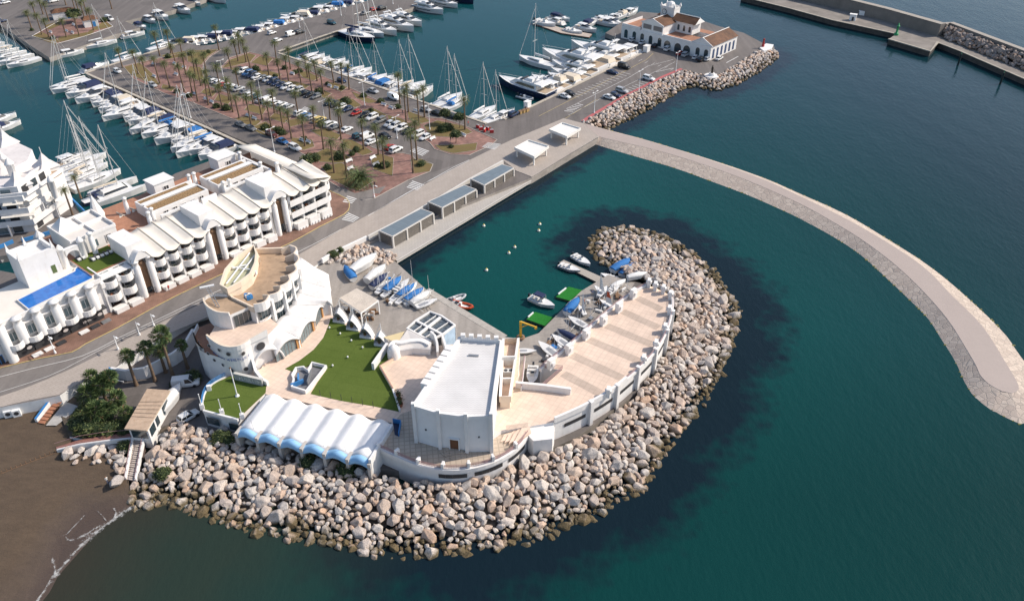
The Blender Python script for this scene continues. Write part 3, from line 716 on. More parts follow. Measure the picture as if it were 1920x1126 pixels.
# a few at and below the waterline and beside the steps
rnd = random.Random(5)
for p in smooth_line(ROCK_OUT, 5):
    w_ = at(p[0], p[1], 0)
    main.append((w_.x+rnd.uniform(-.6, .6), w_.y+rnd.uniform(-.9, .5), -.25+rnd.uniform(-.25, .15), rnd.uniform(.7, 1.15), rnd.random()))
for u, v, r in [(128, 852, 1.2), (140, 858, .7), (152, 846, .8), (142, 868, .6), (160, 860, .5), (172, 850, 1.1), (182, 858, .8), (192, 846, 1.2), (203, 855, .7), (214, 850, 1.0), (222, 858, .8), (212, 842, .8), (228, 868, 1.0), (226, 884, 1.0), (218, 874, .6), (186, 866, .5), (177, 868, .5), (219, 904, 1.25), (231, 850, .7), (232, 840, .7), (206, 866, .5), (222, 896, .5), (196, 838, .6)]:
    w_ = at(u, v, .9); main.append((w_.x, w_.y, 1.0+r*.25, r, rnd.random()))
# small filler stones between the boulders
wo_ = W2(smooth_line(ROCK_OUT, 2)); wi_ = [Vector((p.x, p.y, 0)) for p in W2(ROCK_IN, 2.6)]
polyf = [(p.x, p.y) for p in wo_]+[(p.x, p.y) for p in reversed(wi_)]
bx = (min(p[0] for p in polyf), max(p[0] for p in polyf), min(p[1] for p in polyf), max(p[1] for p in polyf))
fill = []
for _ in range(7000):
    x = rnd.uniform(bx[0], bx[1]); y = rnd.uniform(bx[2], bx[3])
    if inside((x, y), polyf): fill.append((x, y, HH(x, y)-.36, rnd.uniform(.3, .62), rnd.random()))
def add_rock(mb, q, mat, sink=0.0, local=False):
    x, y, z, r, sd_ = q; rn = random.Random(int(sd_*1e6)); vs, fs = BM[rn.randrange(len(BM))]
    R = rot3(rn); s3 = Vector((r*rn.uniform(.95, 1.35), r*rn.uniform(.85, 1.1), r*rn.uniform(.8, 1.05)))
    c = Vector((0, 0, 0)) if local else Vector((x, y, z))
    mb.mesh([c+R @ Vector((v.x*s3.x, v.y*s3.y, v.z*s3.z)) for v in vs], fs, mat)
def zone(x, y):
    u, v = px((x, y, 1))
    if u < 245: return 'beside the beach steps'
    if u < 450: return 'between beach steps and round lawn'
    if u < 720: return 'below the wavy-roofed hall'
    if u < 1000: return 'below the windowless white auditorium'
    if u < 1230 and v > 690: return 'below the white curved parapet wall'
    return 'outside the tip of the crescent terrace'
main.sort(key=lambda q: -q[3]/max(1., hypot(hypot(q[0], q[1]), CH)))
for k, q in enumerate(main[:298]):
    mb = MB(); add_rock(mb, q, ROCK, local=True)
    o = mb.build('boulder'); o.location = (q[0], q[1], q[2])
    wet = q[2] < .5
    z_ = zone(q[0], q[1])
    tag(o, ('brown stained waterline boulder ' if wet else 'large pale dry boulder ')+z_, 'boulder',
        ('algae-stained boulders ' if wet else 'large pale boulders ')+z_)
mb = MB()
for q in main[298:]+fill: add_rock(mb, q, ROCK)
tag(mb.build('rubble'), 'heaped pink and grey boulders filling the rest of the curved breakwater slope', 'rubble', kind='stuff')
# jetty slope, the corner by the promenade, the head of the jetty
j1, _ = rubble(JET_OUT, JET_IN, 1.9, [.6, .75, .9, 1.05], 11, 26000)
mb = MB()
for q in j1: add_rock(mb, q, ROCK)
tag(mb.build('rubble'), 'pale heaped boulders armouring the seaward side of the jetty', 'rubble', kind='stuff')
j2, _ = rubble([(744, 490), (738, 503), (725, 508), (700, 505), (680, 512), (640, 505), (625, 500)], [(689, 459), (668, 460), (655, 470), (640, 476), (625, 484), (615, 494)], 1.6, [.5, .6, .8, 1.0], 12, 5000, htop=2.2)
j2 = [(x, y, max(z, 2.05), r, s_) for x, y, z, r, s_ in j2]
mb = MB()
for q in j2: add_rock(mb, q, ROCK)
tag(mb.build('rubble'), 'tan boulders heaped in the corner between the promenade and the boat yard', 'rubble', kind='stuff')
# ================================================================ the curved promontory
def promontory():
    n = 130
    def res(line):
        l = smooth_line(line, 4); d = [0]
        for a, b in zip(l, l[1:]): d.append(d[-1]+hypot(a[0]-b[0], a[1]-b[1]))
        out = []; k = 0
        for i in range(n):
            t_ = d[-1]*i/(n-1)
            while k < len(d)-2 and d[k+1] < t_: k += 1
            f = (t_-d[k])/(d[k+1]-d[k]); out.append((l[k][0]+(l[k+1][0]-l[k][0])*f, l[k][1]+(l[k+1][1]-l[k][1])*f))
        return out
    H = 1.35
    pf = [at(u, v, H) for u, v in res(PATH_FAR)]; pn = [at(u, v, H) for u, v in res(PATH_NEAR)]
    def pair(line, ref):
        O = [at(u, v, -.4) for u, v in smooth_line(line, 30)]; out = []; k = 0; N_ = len(O)
        for i, p in enumerate(ref):
            if i == n-1: out.append(O[-1].copy()); break
            if i < n-20: k = min(range(k, N_), key=lambda j: (O[j].x-p.x)**2+(O[j].y-p.y)**2+(j-k)*.002); k9 = k
            else: k = int(k9+(N_-1-k9)*(i-n+21)/20)
            out.append(O[k].copy())
        return out
    pf = [p for p in pf]; of = pair(PRO_FAR, pf); on = pair(PRO_NEAR, pn)
    s_ = MB()
    for p in pf+pn: p.z = H
    sheet(s_, on+of[::-1][1:], SLAB, pf+pn[:-1])
    struct('promontory', s_)
    m_ = MB(); up = Vector((0, 0, .03))
    for p in pf+pn: p.z = H
    pf2 = [p+up for p in pf]; pn2 = [p+up for p in pn]
    m_.mesh(pn2+pf2, [[i, n+i, n+i+1, i+1] for i in range(n-1)], PATHM)
    struct('path', m_)
    # weed fringe where the pitching meets the water
    wd = plain('olive waterweed', (.20, .19, .06), .9, var=.4, scale=3)
    f_ = MB(); rn = random.Random(4)
    for ln in ([o_.lerp(p, .23) for o_, p in zip(on, pn)], [o_.lerp(p, .23) for o_, p in zip(of, pf)]):
        for a, b in zip(ln, ln[1:]):
            L_ = (b-a).length; k = max(1, int(L_*.8))
            for i in range(k):
                if rn.random() < .55: continue
                p = a.lerp(b, (i+rn.random())/k); p.z = .02
                vs, fs = BM[rn.randrange(14)]; r = rn.uniform(.15, .34)
                f_.mesh([p+Vector((v.x*r*1.5, v.y*r, v.z*r*.5)) for v in vs], fs, wd)
    tag(f_.build('waterweed'), 'olive weed tufts along the waterline of the paved promontory', 'waterweed', kind='stuff')
promontory()
# ================================================================ decks and the sea-front wall
def decks():
    edge = plain('pale concrete edge', (.52, .49, .45), .8, var=.06)
    mb = MB()
    up = [at(u, v, L+.07) for u, v in [(1122, 255.5), (996, 331), (965, 319), (1000, 298), (1093, 243)]]
    mb.prism([(p.x, p.y) for p in up], .55, L+.11, edge, PROM, bottom=True)
    struct('deck', mb)
    mb = MB(); D = 1.1
    lo = [at(u, v, D) for u, v in [(689, 456), (744, 488.6), (996, 338), (1000, 326), (967, 317), (943, 300), (870, 338)]]
    mb.prism([(p.x, p.y) for p in lo], .35, D, edge, DECKP, bottom=True)
    # step edge seen as a pale line
    mb.wall([Vector((p.x, p.y, D)) for p in lo[:3]], .07, .35, edge)
    struct('deck', mb)
    pm = MB(); dk = plain('wet pile', (.12, .11, .10), .7)
    for i in range(26):
        f = (i+.5)/26; p = at(744+(996-744)*f, 487-(487-339)*f, 0) ; pm.tube((p.x-.5, p.y+.5, -2.5), (p.x-.5, p.y+.5, .6), .22, n=6, mat=dk)
    tag(pm.build('deck_piles'), kind='structure')
    wl = [(680, 459), (690, 442), (750, 411), (815, 374), (880, 335), (943, 300.5)]
    mb = MB()
    pts = [at(u, v, L+1.25) for u, v in wl[1:]]
    for p in pts: p.z = D-.3
    mb.wall(pts, L+1.25-D+.3, .5, plain('warm white wall', (.60, .575, .535), .8, var=.04))
    tag(mb.build('sea_wall'), 'long low white wall behind the three glass-roofed pavilions', 'wall')
    mb = MB()
    pts = [rz(u, v, -.2) for u, v in [(604, 492), (625, 479), (650, 467), (688, 449)]]
    mb.wall(pts, 1.2, .5, WHITE); tag(mb.build('sea_wall'), 'short white parapet above the boulders in the yard corner', 'wall')
decks()
def glass_roof_mat():
    m, t, p = newmat('blue grey glass roof'); v = pos(t, 1, -AD)
    b = t.a('ShaderNodeTexBrick'); b.offset = 0
    b.inputs['Color1'].default_value = rgba((.155, .19, .215)); b.inputs['Color2'].default_value = rgba((.175, .215, .24)); b.inputs['Mortar'].default_value = rgba((.10, .12, .135))
    b.inputs['Scale'].default_value = 1; b.inputs['Brick Width'].default_value = .9; b.inputs['Row Height'].default_value = 2.4; b.inputs['Mortar Size'].default_value = .03
    t.l(v, b.inputs['Vector']); t.l(b.outputs['Color'], p.inputs['Base Color']); p.inputs['Roughness'].default_value = .35
    return m
GROOF = glass_roof_mat()
def louvre_mat():
    m, t, p = newmat('taupe louvred screen'); v = pos(t)
    sep = t.a('ShaderNodeSeparateXYZ'); t.l(v, sep.inputs[0])
    s_ = mth(t, 'PINGPONG', sep.outputs[2], .14)
    t.l(ramp(t, mth(t, 'MULTIPLY', s_, 7), [(.3, (.13, .115, .10)), (.7, (.26, .235, .205))]), p.inputs['Base Color']); p.inputs['Roughness'].default_value = .7
    return m
LOUV = louvre_mat()
def pavilion(k, fl, fr, bl, br, label):
    """traced ground corners: front-left, front-right, back-left, back-right (front faces the water)"""
    D = 1.1; H = 3.1
    A, B, C_, E = [at(u, v, D+H) for u, v in (fl, fr, bl, br)]
    base = [Vector((p.x, p.y, D)) for p in (A, B, E, C_)]
    t = thing('glass_pavilion', label, 'pavilion', base[0], group='glass-roofed pavilions on the sea deck')
    m = MB(); up = Vector((0, 0, H))
    roof = [p+up for p in base]
    m.prism([(p.x, p.y) for p in roof], D+H-.12, D+H, GROOF, GROOF, bottom=True); m.build('glass_roof', t)
    m = MB(); w_ = plain('pavilion frame white', (.60, .57, .53), .6, var=.03)
    for a, b in zip(roof, roof[1:]+roof[:1]): m.wall([a-Vector((0, 0, .3)), b-Vector((0, 0, .3))], .34, .22, w_)
    m.build('roof_frame', t)
    cs = []
    for i in range(4): cs.append(base[0].lerp(base[1], i/3))
    for i in range(4): cs.append(base[3].lerp(base[2], i/3))
    for p in cs:
        m = MB(); m.box(p, (.42, .42, H-.3), AD, w_); m.build('column', t)
    for a, b in ((cs[0], cs[1]), (cs[1], cs[2]), (cs[2], cs[3]), (cs[4], cs[5]), (cs[5], cs[6]), (cs[6], cs[7]), (cs[0], cs[4]), (cs[3], cs[7])):
        d = (b-a).normalized(); m = MB()
        z = Vector((0, 0, .5)) if a in cs[:4] and b in cs[:4] else Vector((0, 0, .05))
        # screens of slats
        n = 9
        for j in range(n):
            q = Vector((0, 0, .15+j*(H-.6)/n))
            m.wall([a+d*.3+q, b-d*.3+q], .16, .06, LOUV)
        m.build('screen', t)
pavilion(0, (736, 443), (812, 399), (711, 432), (789, 391), 'glass-roofed pavilion at the rocky end of the sea deck')
pavilion(1, (829, 389), (893, 355), (803, 378), (870, 347), 'middle one of the three long glass-roofed pavilions')
pavilion(2, (908, 347), (963, 315), (883, 335), (941, 308), 'glass-roofed pavilion nearest the white square canopies')
def canopy(fl, fr, bl, br, label):
    D = L+.11; H = 3.0; w_ = plain('canopy white', (.74, .72, .68), .6, var=.02)
    tp = [at(u, v, D+H) for u, v in (fl, fr, br, bl)]
    base = [Vector((p.x, p.y, D)) for p in tp]
    t = thing('square_canopy', label, 'canopy', base[0], group='white square canopies on the sea deck')
    c = sum(base, Vector())/4
    m = MB(); r = [p for p in tp]
    m.prism([(p.x, p.y) for p in r], D+H-.75, D+H-.35, w_, w_, bottom=True)
    m.wall([Vector((p.x, p.y, D+H-.75)) for p in r], .78, .25, w_, closed=True); m.build('roof', t)
    for p in base:
        q = p.lerp(c, .14); m = MB(); m.box(q, (.38, .38, H-.7), AD, w_); m.build('column', t)
canopy((1002, 293.5), (1028.5, 273.5), (965, 276), (991, 262), 'white square flat-roofed canopy nearer the glass pavilions')
canopy((1063, 255.5), (1088.5, 240), (1030, 242), (1054.5, 229.5), 'white square flat-roofed canopy nearer the jetty')
# ================================================================ far breakwater
def far_breakwater():
    lo = [(1390, -6), (1480, 16), (1560, 38), (1680, 64), (1666, 74), (1744, 97), (1758, 80), (1800, 96), (1860, 122), (1925, 150), (2100, 225), (2300, 320)]
    wallb = [(1480, -6), (1560, 12), (1660, 38), (1762, 68), (1770, 72), (1840, 100), (1925, 134), (2100, 205), (2300, 290)]
    Z = 2.0
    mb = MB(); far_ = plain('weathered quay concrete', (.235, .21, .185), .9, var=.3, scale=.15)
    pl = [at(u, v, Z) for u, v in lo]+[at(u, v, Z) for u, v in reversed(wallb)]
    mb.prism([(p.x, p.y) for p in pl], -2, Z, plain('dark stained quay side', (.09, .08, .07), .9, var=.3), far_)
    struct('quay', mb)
    mb = MB(); rim = [at(u, v, Z) for u, v in lo[4:6]]; mb.wall(rim+[at(1758, 80, Z)], .35, 1.0, plain('pale kerb', (.40, .36, .30), .9, var=.2))
    mb.wall([at(u, v, Z) for u, v in lo[:4]], .25, .9, plain('pale kerb', (.40, .36, .30))); mb.wall([at(u, v, Z) for u, v in lo[6:]], .2, .8, plain('pale kerb', (.4, .36, .3)))
    struct('quay_edge', mb)
    W = [at(u, v, Z) for u, v in wallb]
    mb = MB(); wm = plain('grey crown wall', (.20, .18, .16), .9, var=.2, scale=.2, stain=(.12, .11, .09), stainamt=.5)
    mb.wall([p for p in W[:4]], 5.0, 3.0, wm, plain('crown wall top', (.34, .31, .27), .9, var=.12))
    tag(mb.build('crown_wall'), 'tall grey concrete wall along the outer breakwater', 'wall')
    mb = MB(); off = Vector((4.5, 6.2, 0))
    mb.wall([W[3]+off*.3, *[p+off for p in W[4:]]], 4.6, 2.4, wm, plain('crown wall top', (.34, .31, .27)))
    tag(mb.build('crown_wall'), 'lower pale-topped wall over the inner rubble of the outer breakwater', 'wall')
    rn = random.Random(8); mb = MB()
    def scat(line, o0, o1, z0, z1, n, rr):
        for _ in range(n):
            k = rn.randrange(len(line)-1); f = rn.random(); p = line[k].lerp(line[k+1], f); q = rn.random()
            nn = Vector((.55, .83, 0))
            add_rock(mb, (p.x+nn.x*(o0+(o1-o0)*q), p.y+nn.y*(o0+(o1-o0)*q), z0+(z1-z0)*q, rn.uniform(*rr), rn.random()), ROCKD)
    WW = []
    for a, b in zip(W, W[1:]):
        for i in range(4): WW.append(a.lerp(b, i/4))
    scat(WW, 3, 16, 4.6, -.5, 900, (.9, 1.7)); scat(WW[16:], -.5, 5, 2.4, 5.6, 500, (.6, 1.1))
    tag(mb.build('rubble'), 'grey armour stones along the outer breakwater', 'rubble', kind='stuff')
    cm = MB(); cm.prism([(p.x, p.y) for p in W]+[(p.x+9, p.y+13) for p in reversed(W)], -2, 2.4, RUBB); tag(cm.build('breakwater_core'), kind='structure')
    gm = MB(); b = at(1680, 66, Z); gt = thing('beacon', 'small green harbour light on the corner of the outer breakwater', 'beacon', b)
    GRN = plain('signal green', (.03, .28, .10), .5)
    gm.lathe(b, [(.9, 0), (.9, .8), (.5, .9), (.38, 3.4), (.7, 3.5), (.7, 3.7), (.3, 3.8), (.3, 4.6), (0, 4.9)], 10, GRN); gm.build('tower', gt)
    for i, (u, v) in enumerate([(1796, 122), (1875, 158)]):
        mb = MB(); p = at(u, v, 0); mb.tube(p+Vector((0, 0, -2)), p+Vector((0, 0, 4.2)), .38, .34, 8, plain('black pile', (.02, .03, .03), .6)); mb.tube(p+Vector((0, 0, 4.2)), p+Vector((0, 0, 4.7)), .1, .1, 6, GRN)
        tag(mb.build('mooring_pile'), 'dark pile standing in the water '+('nearer the breakwater corner' if i == 0 else 'at the right edge of the harbour mouth'), 'pile', 'piles off the breakwater')
    for i, (u, v, c) in enumerate([(1598, 38, 0), (1616, 28, 1)]):
        mb = MB(); p = at(u, v, Z)
        t = thing('service_hut', 'small white '+('hut on the edge' if i == 0 else 'cabin against the wall')+' of the outer breakwater', 'hut', p)
        mb.box(p, (2.6, 1.6, 2.4) if i == 0 else (2.4, 2.0, 1.6), radians(-28), WMET); mb.build('wall', t)
        mb = MB(); mb.box(p+Vector((0, 0, 2.4 if i == 0 else 1.6)), (3.0, 2.0, .2), radians(-28), WHITE2); mb.build('roof', t)
        mb = MB(); mb.box(p+Vector((-.3, -.9, .1)), (.8, .1, 1.4), radians(-28), DARK); mb.build('door', t)
far_breakwater()
# jetty head light
def jetty_head():
    b = at(1430, 90, L); t = thing('beacon', 'small red conical harbour light at the head of the jetty', 'beacon', b)
    m = MB(); m.lathe(b, [(1.0, 0), (1.0, .35), (0.6, .4), (.45, 1.8), (.3, 3.0), (.38, 3.1), (.38, 3.5), (0, 3.8)], 12, plain('signal red', (.35, .03, .03), .5)); m.build('tower', t)
    m = MB(); m.prism([(at(u, v, L).x, at(u, v, L).y) for u, v in [(1424, 92), (1436, 84), (1450, 86), (1446, 94), (1432, 98)]], -1, L+.5, WHITE2); struct('quay_edge', m)
    p = at(1334, 143, L); t = thing('monument', 'dark statue on a white plinth at the jetty corner', 'monument', p)
    m = MB(); m.lathe(p, [(2.6, 0), (2.6, .3), (1.2, .35), (1.0, 1.2), (0, 1.2)], 12, WHITE, False); m.build('plinth', t)
    m = MB(); m.lathe(p+Vector((0, 0, 1.2)), [(.5, 0), (.35, 1.0), (.45, 1.7), (.2, 2.2), (.26, 2.5), (0, 2.8)], 8, plain('bronze', (.05, .04, .03), .5)); m.build('figure', t)
jetty_head()
# ================================================================ yacht-club terrace on the headland
T2 = 6.0
def V(pts, z): return [at(u, v, z) for u, v in pts]
def xy(pts): return [(p.x, p.y) for p in pts]
def flat(pts, z): return [Vector((p.x, p.y, z)) for p in pts]
def ring_wall(mb, pts, h, t, mat, top=None, closed=False): mb.wall(pts, h, t, mat, top, closed); return mb
def strokes(m, p, d, az, n, w, h, mat, rn):
    """small letter-like marks, too far off to read, along d from p on a wall facing az"""
    nn = Vector((cos(az), sin(az), 0))
    for i in range(n):
        if rn.random() < .12: continue
        q = p+d*(i*w)
        m.box(q+nn*.02, (.06, w*.2, h), az, mat)
        k = rn.random()
        if k < .8: m.box(q+d*w*.3+Vector((0, 0, h*rn.choice([0, .42, .82])))+nn*.02, (.06, w*.45, h*.18), az, mat)
        if k > .4: m.box(q+d*w*.55+nn*.02, (.06, w*.2, h), az, mat)
def disc(mb, c, az, r, mat, n=12, up=0.0, sq=1.0, off=.0):
    nrm = Vector((cos(az)*cos(up), sin(az)*cos(up), sin(up))); a = Vector((-sin(az), cos(az), 0)); b = nrm.cross(a)
    mb.poly([Vector(c)+nrm*off+a*(cos(2*pi*i/n)*r)+b*(-sin(2*pi*i/n)*r*sq) for i in range(n)], mat)
def quad_on(mb, a, b, f0, f1, z0, z1, mat, off=.04, thick=0):
    """panel on the vertical plane through a-b, between fractions and heights, set off to the right-hand side"""
    d = Vector((b[0]-a[0], b[1]-a[1], 0)); n = Vector((d.y, -d.x, 0)).normalized()*off
    p = Vector((a[0], a[1], 0))+d*f0+n; q = Vector((a[0], a[1], 0))+d*f1+n
    if thick:
        m = n.normalized()*thick; c = [p, q, q+m, p+m]
        mb.prism(xy(c), z0, z1, mat, bottom=True)
    else: mb.poly([(p.x, p.y, z0), (q.x, q.y, z0), (q.x, q.y, z1), (p.x, p.y, z1)], mat)

club = thing('club_terrace', 'raised peach-tiled terrace building filling the rock headland', 'terrace', at(700, 780, L))
# --- lower front terrace (T) and crescent (T2)
FRONT = smooth_line([(706, 838), (745, 855), (785, 871), (831, 880), (879, 878), (924, 866), (966, 842), (990, 814)], 3)
CRES_OUT = smooth_line([(1040, 782), (1090, 760), (1140, 732), (1175, 705), (1206, 677), (1232, 648), (1250, 616), (1260, 582), (1262, 556), (1256, 544)], 3)   # parapet top, z = T2+1.1
CRES_IN = [(1228, 530), (1215, 527), (1182, 545), (1152, 568), (1122, 593), (1092, 620), (1060, 648), (1022, 677), (1013, 687)]
Fp = V(FRONT, T); Co = flat(V(CRES_OUT, T2+1.1), T2); Ci = flat(V(CRES_IN, T2+1.1), T2)
def AUDR(f): a, b = at(922, 846, T), at(940, 638, 13.2); return Vector((a.x+(b.x-a.x)*f-.1, a.y+(b.y-a.y)*f, 0))
lowt = V([(378, 760), (384, 735), (400, 717), (428, 703), (470, 700), (490, 690)], T)+V([(512, 640), (545, 600), (590, 575), (621, 578), (619, 590), (640, 598), (690, 626), (733, 650), (765, 652), (850, 645), (935, 640), (950, 700), (985, 790), (990, 814)], T)+list(reversed(Fp))+V([(706, 838), (735, 792), (600, 760), (497, 738), (445, 787), (382, 770)], T)
cres = Co+Ci+flat(V([(1018, 690), (1055, 692), (1015, 727), (970, 723), (975, 655), (962, 642)], T2)+[AUDR(.98), AUDR(.14)]+V([(940, 806)], T2), T2)+[V([(990, 799)], T2)[0]]
m = MB(); m.prism(xy(lowt), 0, T, WHITE, TERR); m.build('terrace_floor', club)
m = MB(); m.prism(xy(cres), 0, T2, WHITE, TERR); m.build('terrace_floor', club)
# beige paving before the auditorium
m = MB(); sheet(m, V([(738, 792), (752, 775), (800, 760), (960, 770), (990, 800), (988, 812)], T+.012)+[p+Vector((0, 0, .012)) for p in reversed(Fp[1:])]+V([(712, 840)], T+.012), TERRB); m.build('beige_paving', club)
LAWN = [(534, 691), (562, 675), (588, 655), (606, 633), (616, 609), (620, 596), (650, 610), (690, 630), (728, 652), (736, 670), (713, 690), (726, 712), (738, 733), (751, 772), (700, 761), (640, 751), (582, 738), (596, 715), (612, 693), (580, 686), (560, 692), (550, 697)]
m = MB(); sheet(m, V(LAWN, T+.02), TURF); o = m.build('lawn', club); o['label'] = 'large curved artificial lawn'
m = MB(); sheet(m, V([(380, 760), (386, 735), (402, 718), (430, 705), (447, 704), (500, 718), (498, 736), (447, 784), (384, 768)], T+.02), TURF); o = m.build('lawn', club); o['label'] = 'small round lawn with a flagpole'
# tile bands of the crescent
m = MB()
for a, b in [((1195, 558), (1240, 580)), ((1167, 583), (1235, 614)), ((1137, 610), (1224, 646)), ((1104, 636), (1200, 677)), ((1072, 665), (1166, 708)), ((1056, 700), (1128, 738))]:
    p, q = at(*a, T2+.012), at(*b, T2+.012); d = (q-p).normalized(); o_ = Vector((-d.y, d.x, 0))*.95
    m.poly([p-o_, q-o_, q+o_, p+o_], TERD)
m.build('dark_band', club)
m = MB(); sheet(m, V([(950, 806), (990, 799), (990, 792), (948, 797)], T2+.01), TERD); m.build('dark_band', club)
# curved steps between the two levels
m = MB()
for i in range(4):
    z = T+.2*(4-i)-.05; q = [(985-i*6, 797+i*3.2), (990, 799), (996-i*1, 815), (962-i*8, 838-i*3), (972-i*9, 818-i*1)]
    m.prism(xy(V(q, T)), T-.2, z, TERR)
m.build('steps', club)
# outer wall of the crescent: parapet, lower storey, slits, cap
m = MB(); m.wall(Co[:10], 1.1, .45, WHITE); m.wall([p-Vector((0, 0, .01)) for p in Co[9:]], .55, .5, WHITE); m.build('parapet', club)
m = MB(); m.wall([p+Vector((0, 0, 0)) for p in Ci[1:]], .6, .5, WHITE); m.wall(V([(967, 726), (1020, 731), (1070, 738)], T2), 1.3, .55, WHITE); m.build('parapet', club)
m = MB(); pk = PINKR
for ln in (Co[9:], Ci[1:]):
    for a, b in zip(ln, ln[1:]):
        for h in (.75, .95, 1.15): m.tube(a+Vector((0, 0, h)), b+Vector((0, 0, h)), .035, n=4, mat=pk)
for a, b in zip(V([(1018, 690), (1055, 692)], T2), V([(1055, 692), (1015, 727)], T2)):
    for h in (.3, .6, .9): m.tube(a+Vector((0, 0, h)), b+Vector((0, 0, h)), .05, n=4, mat=pk)
m.build('railing', club)
m = MB()
for a, b in zip(Co, Co[1:]):
    pass
SL = MB(); cl = [0]
for a, b in zip(Co, Co[1:]): cl.append(cl[-1]+(b-a).length)
def along(pts, cum, s):
    k = 0
    while k < len(cum)-2 and cum[k+1] < s: k += 1
    f = (s-cum[k])/(cum[k+1]-cum[k]); return pts[k].lerp(pts[k+1], f)
s0 = 2.0
while s0 < cl[-1]-6:
    a, b = along(Co, cl, s0), along(Co, cl, s0+4.6); c_ = along(Co, cl, s0+2.3)
    for p, q in ((a, c_), (c_, b)): quad_on(SL, p, q, 0, 1, 3.9, 4.7, DARK, .09)
    pl = MB(); q = along(Co, cl, s0+5.6); q2 = along(Co, cl, s0+5.3); d = (q-q2).normalized(); pl.box(Vector((q.x, q.y, 1))+Vector((d.y, -d.x, 0))*.15, (.7, .9, 6.2), atan2(d.y, d.x), WHITE); pl.build('pier', club)
    s0 += 6.6
SL.build('slit_windows', club)
# front round parapet with rail and slits
m = MB(); m.wall([p-Vector((0, 0, .5)) for p in Fp], .75, .7, WHITE); m.build('parapet', club)
m = MB()
for a, b in zip(Fp, Fp[1:]):
    for h in (.45, .65, .85, 1.05): m.tube(a+Vector((0, 0, h)), b+Vector((0, 0, h)), .04, n=4, mat=pk)
    d = (b-a); n_ = 5
    for i in range(n_):
        p = a+d*(i/n_); m.tube(p+Vector((0, 0, .25)), p+Vector((0, 0, 1.05)), .02, n=3, mat=pk)
m.build('railing', club)
def post(p, az, h=1.7, w_=1.1, t_=.5):
    m = MB(); m.box(p, (w_, t_, h), az, WHITE); m.box(p+Vector((0, 0, h*.45)), (w_*.5, t_*1.7, h*.3), az, WHITE); m.build('parapet_post', club)
for u, v in [(711, 841), (745, 853), (785, 869), (831, 878), (879, 876), (924, 864), (967, 840)]:
    p = at(u, v, T); post(p, atan2(p.y-105, p.x+7), 1.35, .85, .4)
for i, (u, v) in enumerate([(1187, 556), (1160, 582), (1131, 606), (1099, 632), (1067, 660), (1033, 688)]): p = at(u, v+2, T2); post(p, radians(45), 2.2, 1.4, .9)
for u, v in [(1216, 535), (1228, 541), (1243, 547), (1256, 558), (1254, 586), (1246, 620), (1229, 651), (1206, 679), (1140, 740)]: p = at(u, v+2, T2); post(p, radians(75), 1.9, 1.2, .7)
m = MB()
for f0, f1 in (((830, 903), (880, 905)), ((892, 903), (935, 892)), ((948, 885), (975, 868))): pass
cf = [0]
for a, b in zip(Fp, Fp[1:]): cf.append(cf[-1]+(b-a).length)
for s0, s1 in ((11.6, 16.2), (17.4, 22.4), (23.6, 28)):
    k = 4; P_ = [along(Fp, cf, s0+(s1-s0)*i/k) for i in range(k+1)]
    for a, b in zip(P_, P_[1:]): quad_on(m, a, b, 0, 1, 3.3, 4.15, DARK, .08)
m.build('slit_windows', club)
m = MB(); m.prism(xy(V([(990, 815), (992, 799), (1034, 788), (1040, 802), (1036, 822), (1000, 826)], T+.35)), 0, T+.35, WHITE); m.build('white_block', club)
# small lawn: parapet, blue rail, windows, posts with masts
W1 = V([(382, 772), (412, 780), (447, 789)], T); m = MB(); m.wall(W1, .5, .35, WHITE); m.build('parapet', club)
m = MB(); q = W1
quad_on(m, q[0], q[1], .12, .9, 2.9, 4.4, GLASS, .2); quad_on(m, q[1], q[2], .45, .95, 2.9, 4.4, GLASS, .2); m.build('window', club)
m = MB(); bl = smooth_line([(379, 762), (383, 740), (396, 722), (424, 706)], 3)
pb = V(bl, T)
m.wall(pb, .25, .3, WHITE)
for a, b in zip(pb, pb[1:]):
    for h in (.4, .7, 1.0): m.tube(a+Vector((0, 0, h)), b+Vector((0, 0, h)), .06, n=4, mat=BLUE)
m.build('railing', club)
for u, v in [(380, 766), (417, 776), (455, 784), (393, 731)]:
    p = at(u, v, T); m = MB(); m.box(p, (.7, .55, 1.1), radians(20), WHITE); m.build('parapet_post', club)
    if v > 735:
        t = thing('short_mast', 'short white mast on the '+{380: 'left', 417: 'middle', 455: 'right'}[u]+' post of the small round lawn', 'mast', p+Vector((0, 0, 1.1)), group='short masts round the small lawn')
        m = MB(); m.tube(p+Vector((0, 0, 1.1)), p+Vector((0, 0, 3.3)), .09, .05, 6, WMET); m.build('pole', t)
        m = MB(); m.tube(p+Vector((0, 0, 3.3)), p+Vector((0, 0, 3.42)), .1, .1, 6, WMET); m.build('cap', t)
p = at(445, 742, T); t = thing('flagpole', 'tall white flagpole standing on the small round lawn', 'flagpole', p)
m = MB(); m.tube(p, p+Vector((0, 0, 6.3)), .13, .08, 8, WMET); m.build('pole', t)
m = MB(); m.lathe(p, [(.4, 0), (.35, .25), (.15, .3)], 8, WMET); m.build('base', t)
m = MB(); m.lathe(p+Vector((0, 0, 6.3)), [(.05, 0), (.22, .15), (0, .35)], 8, BROWN); m.build('finial', t)
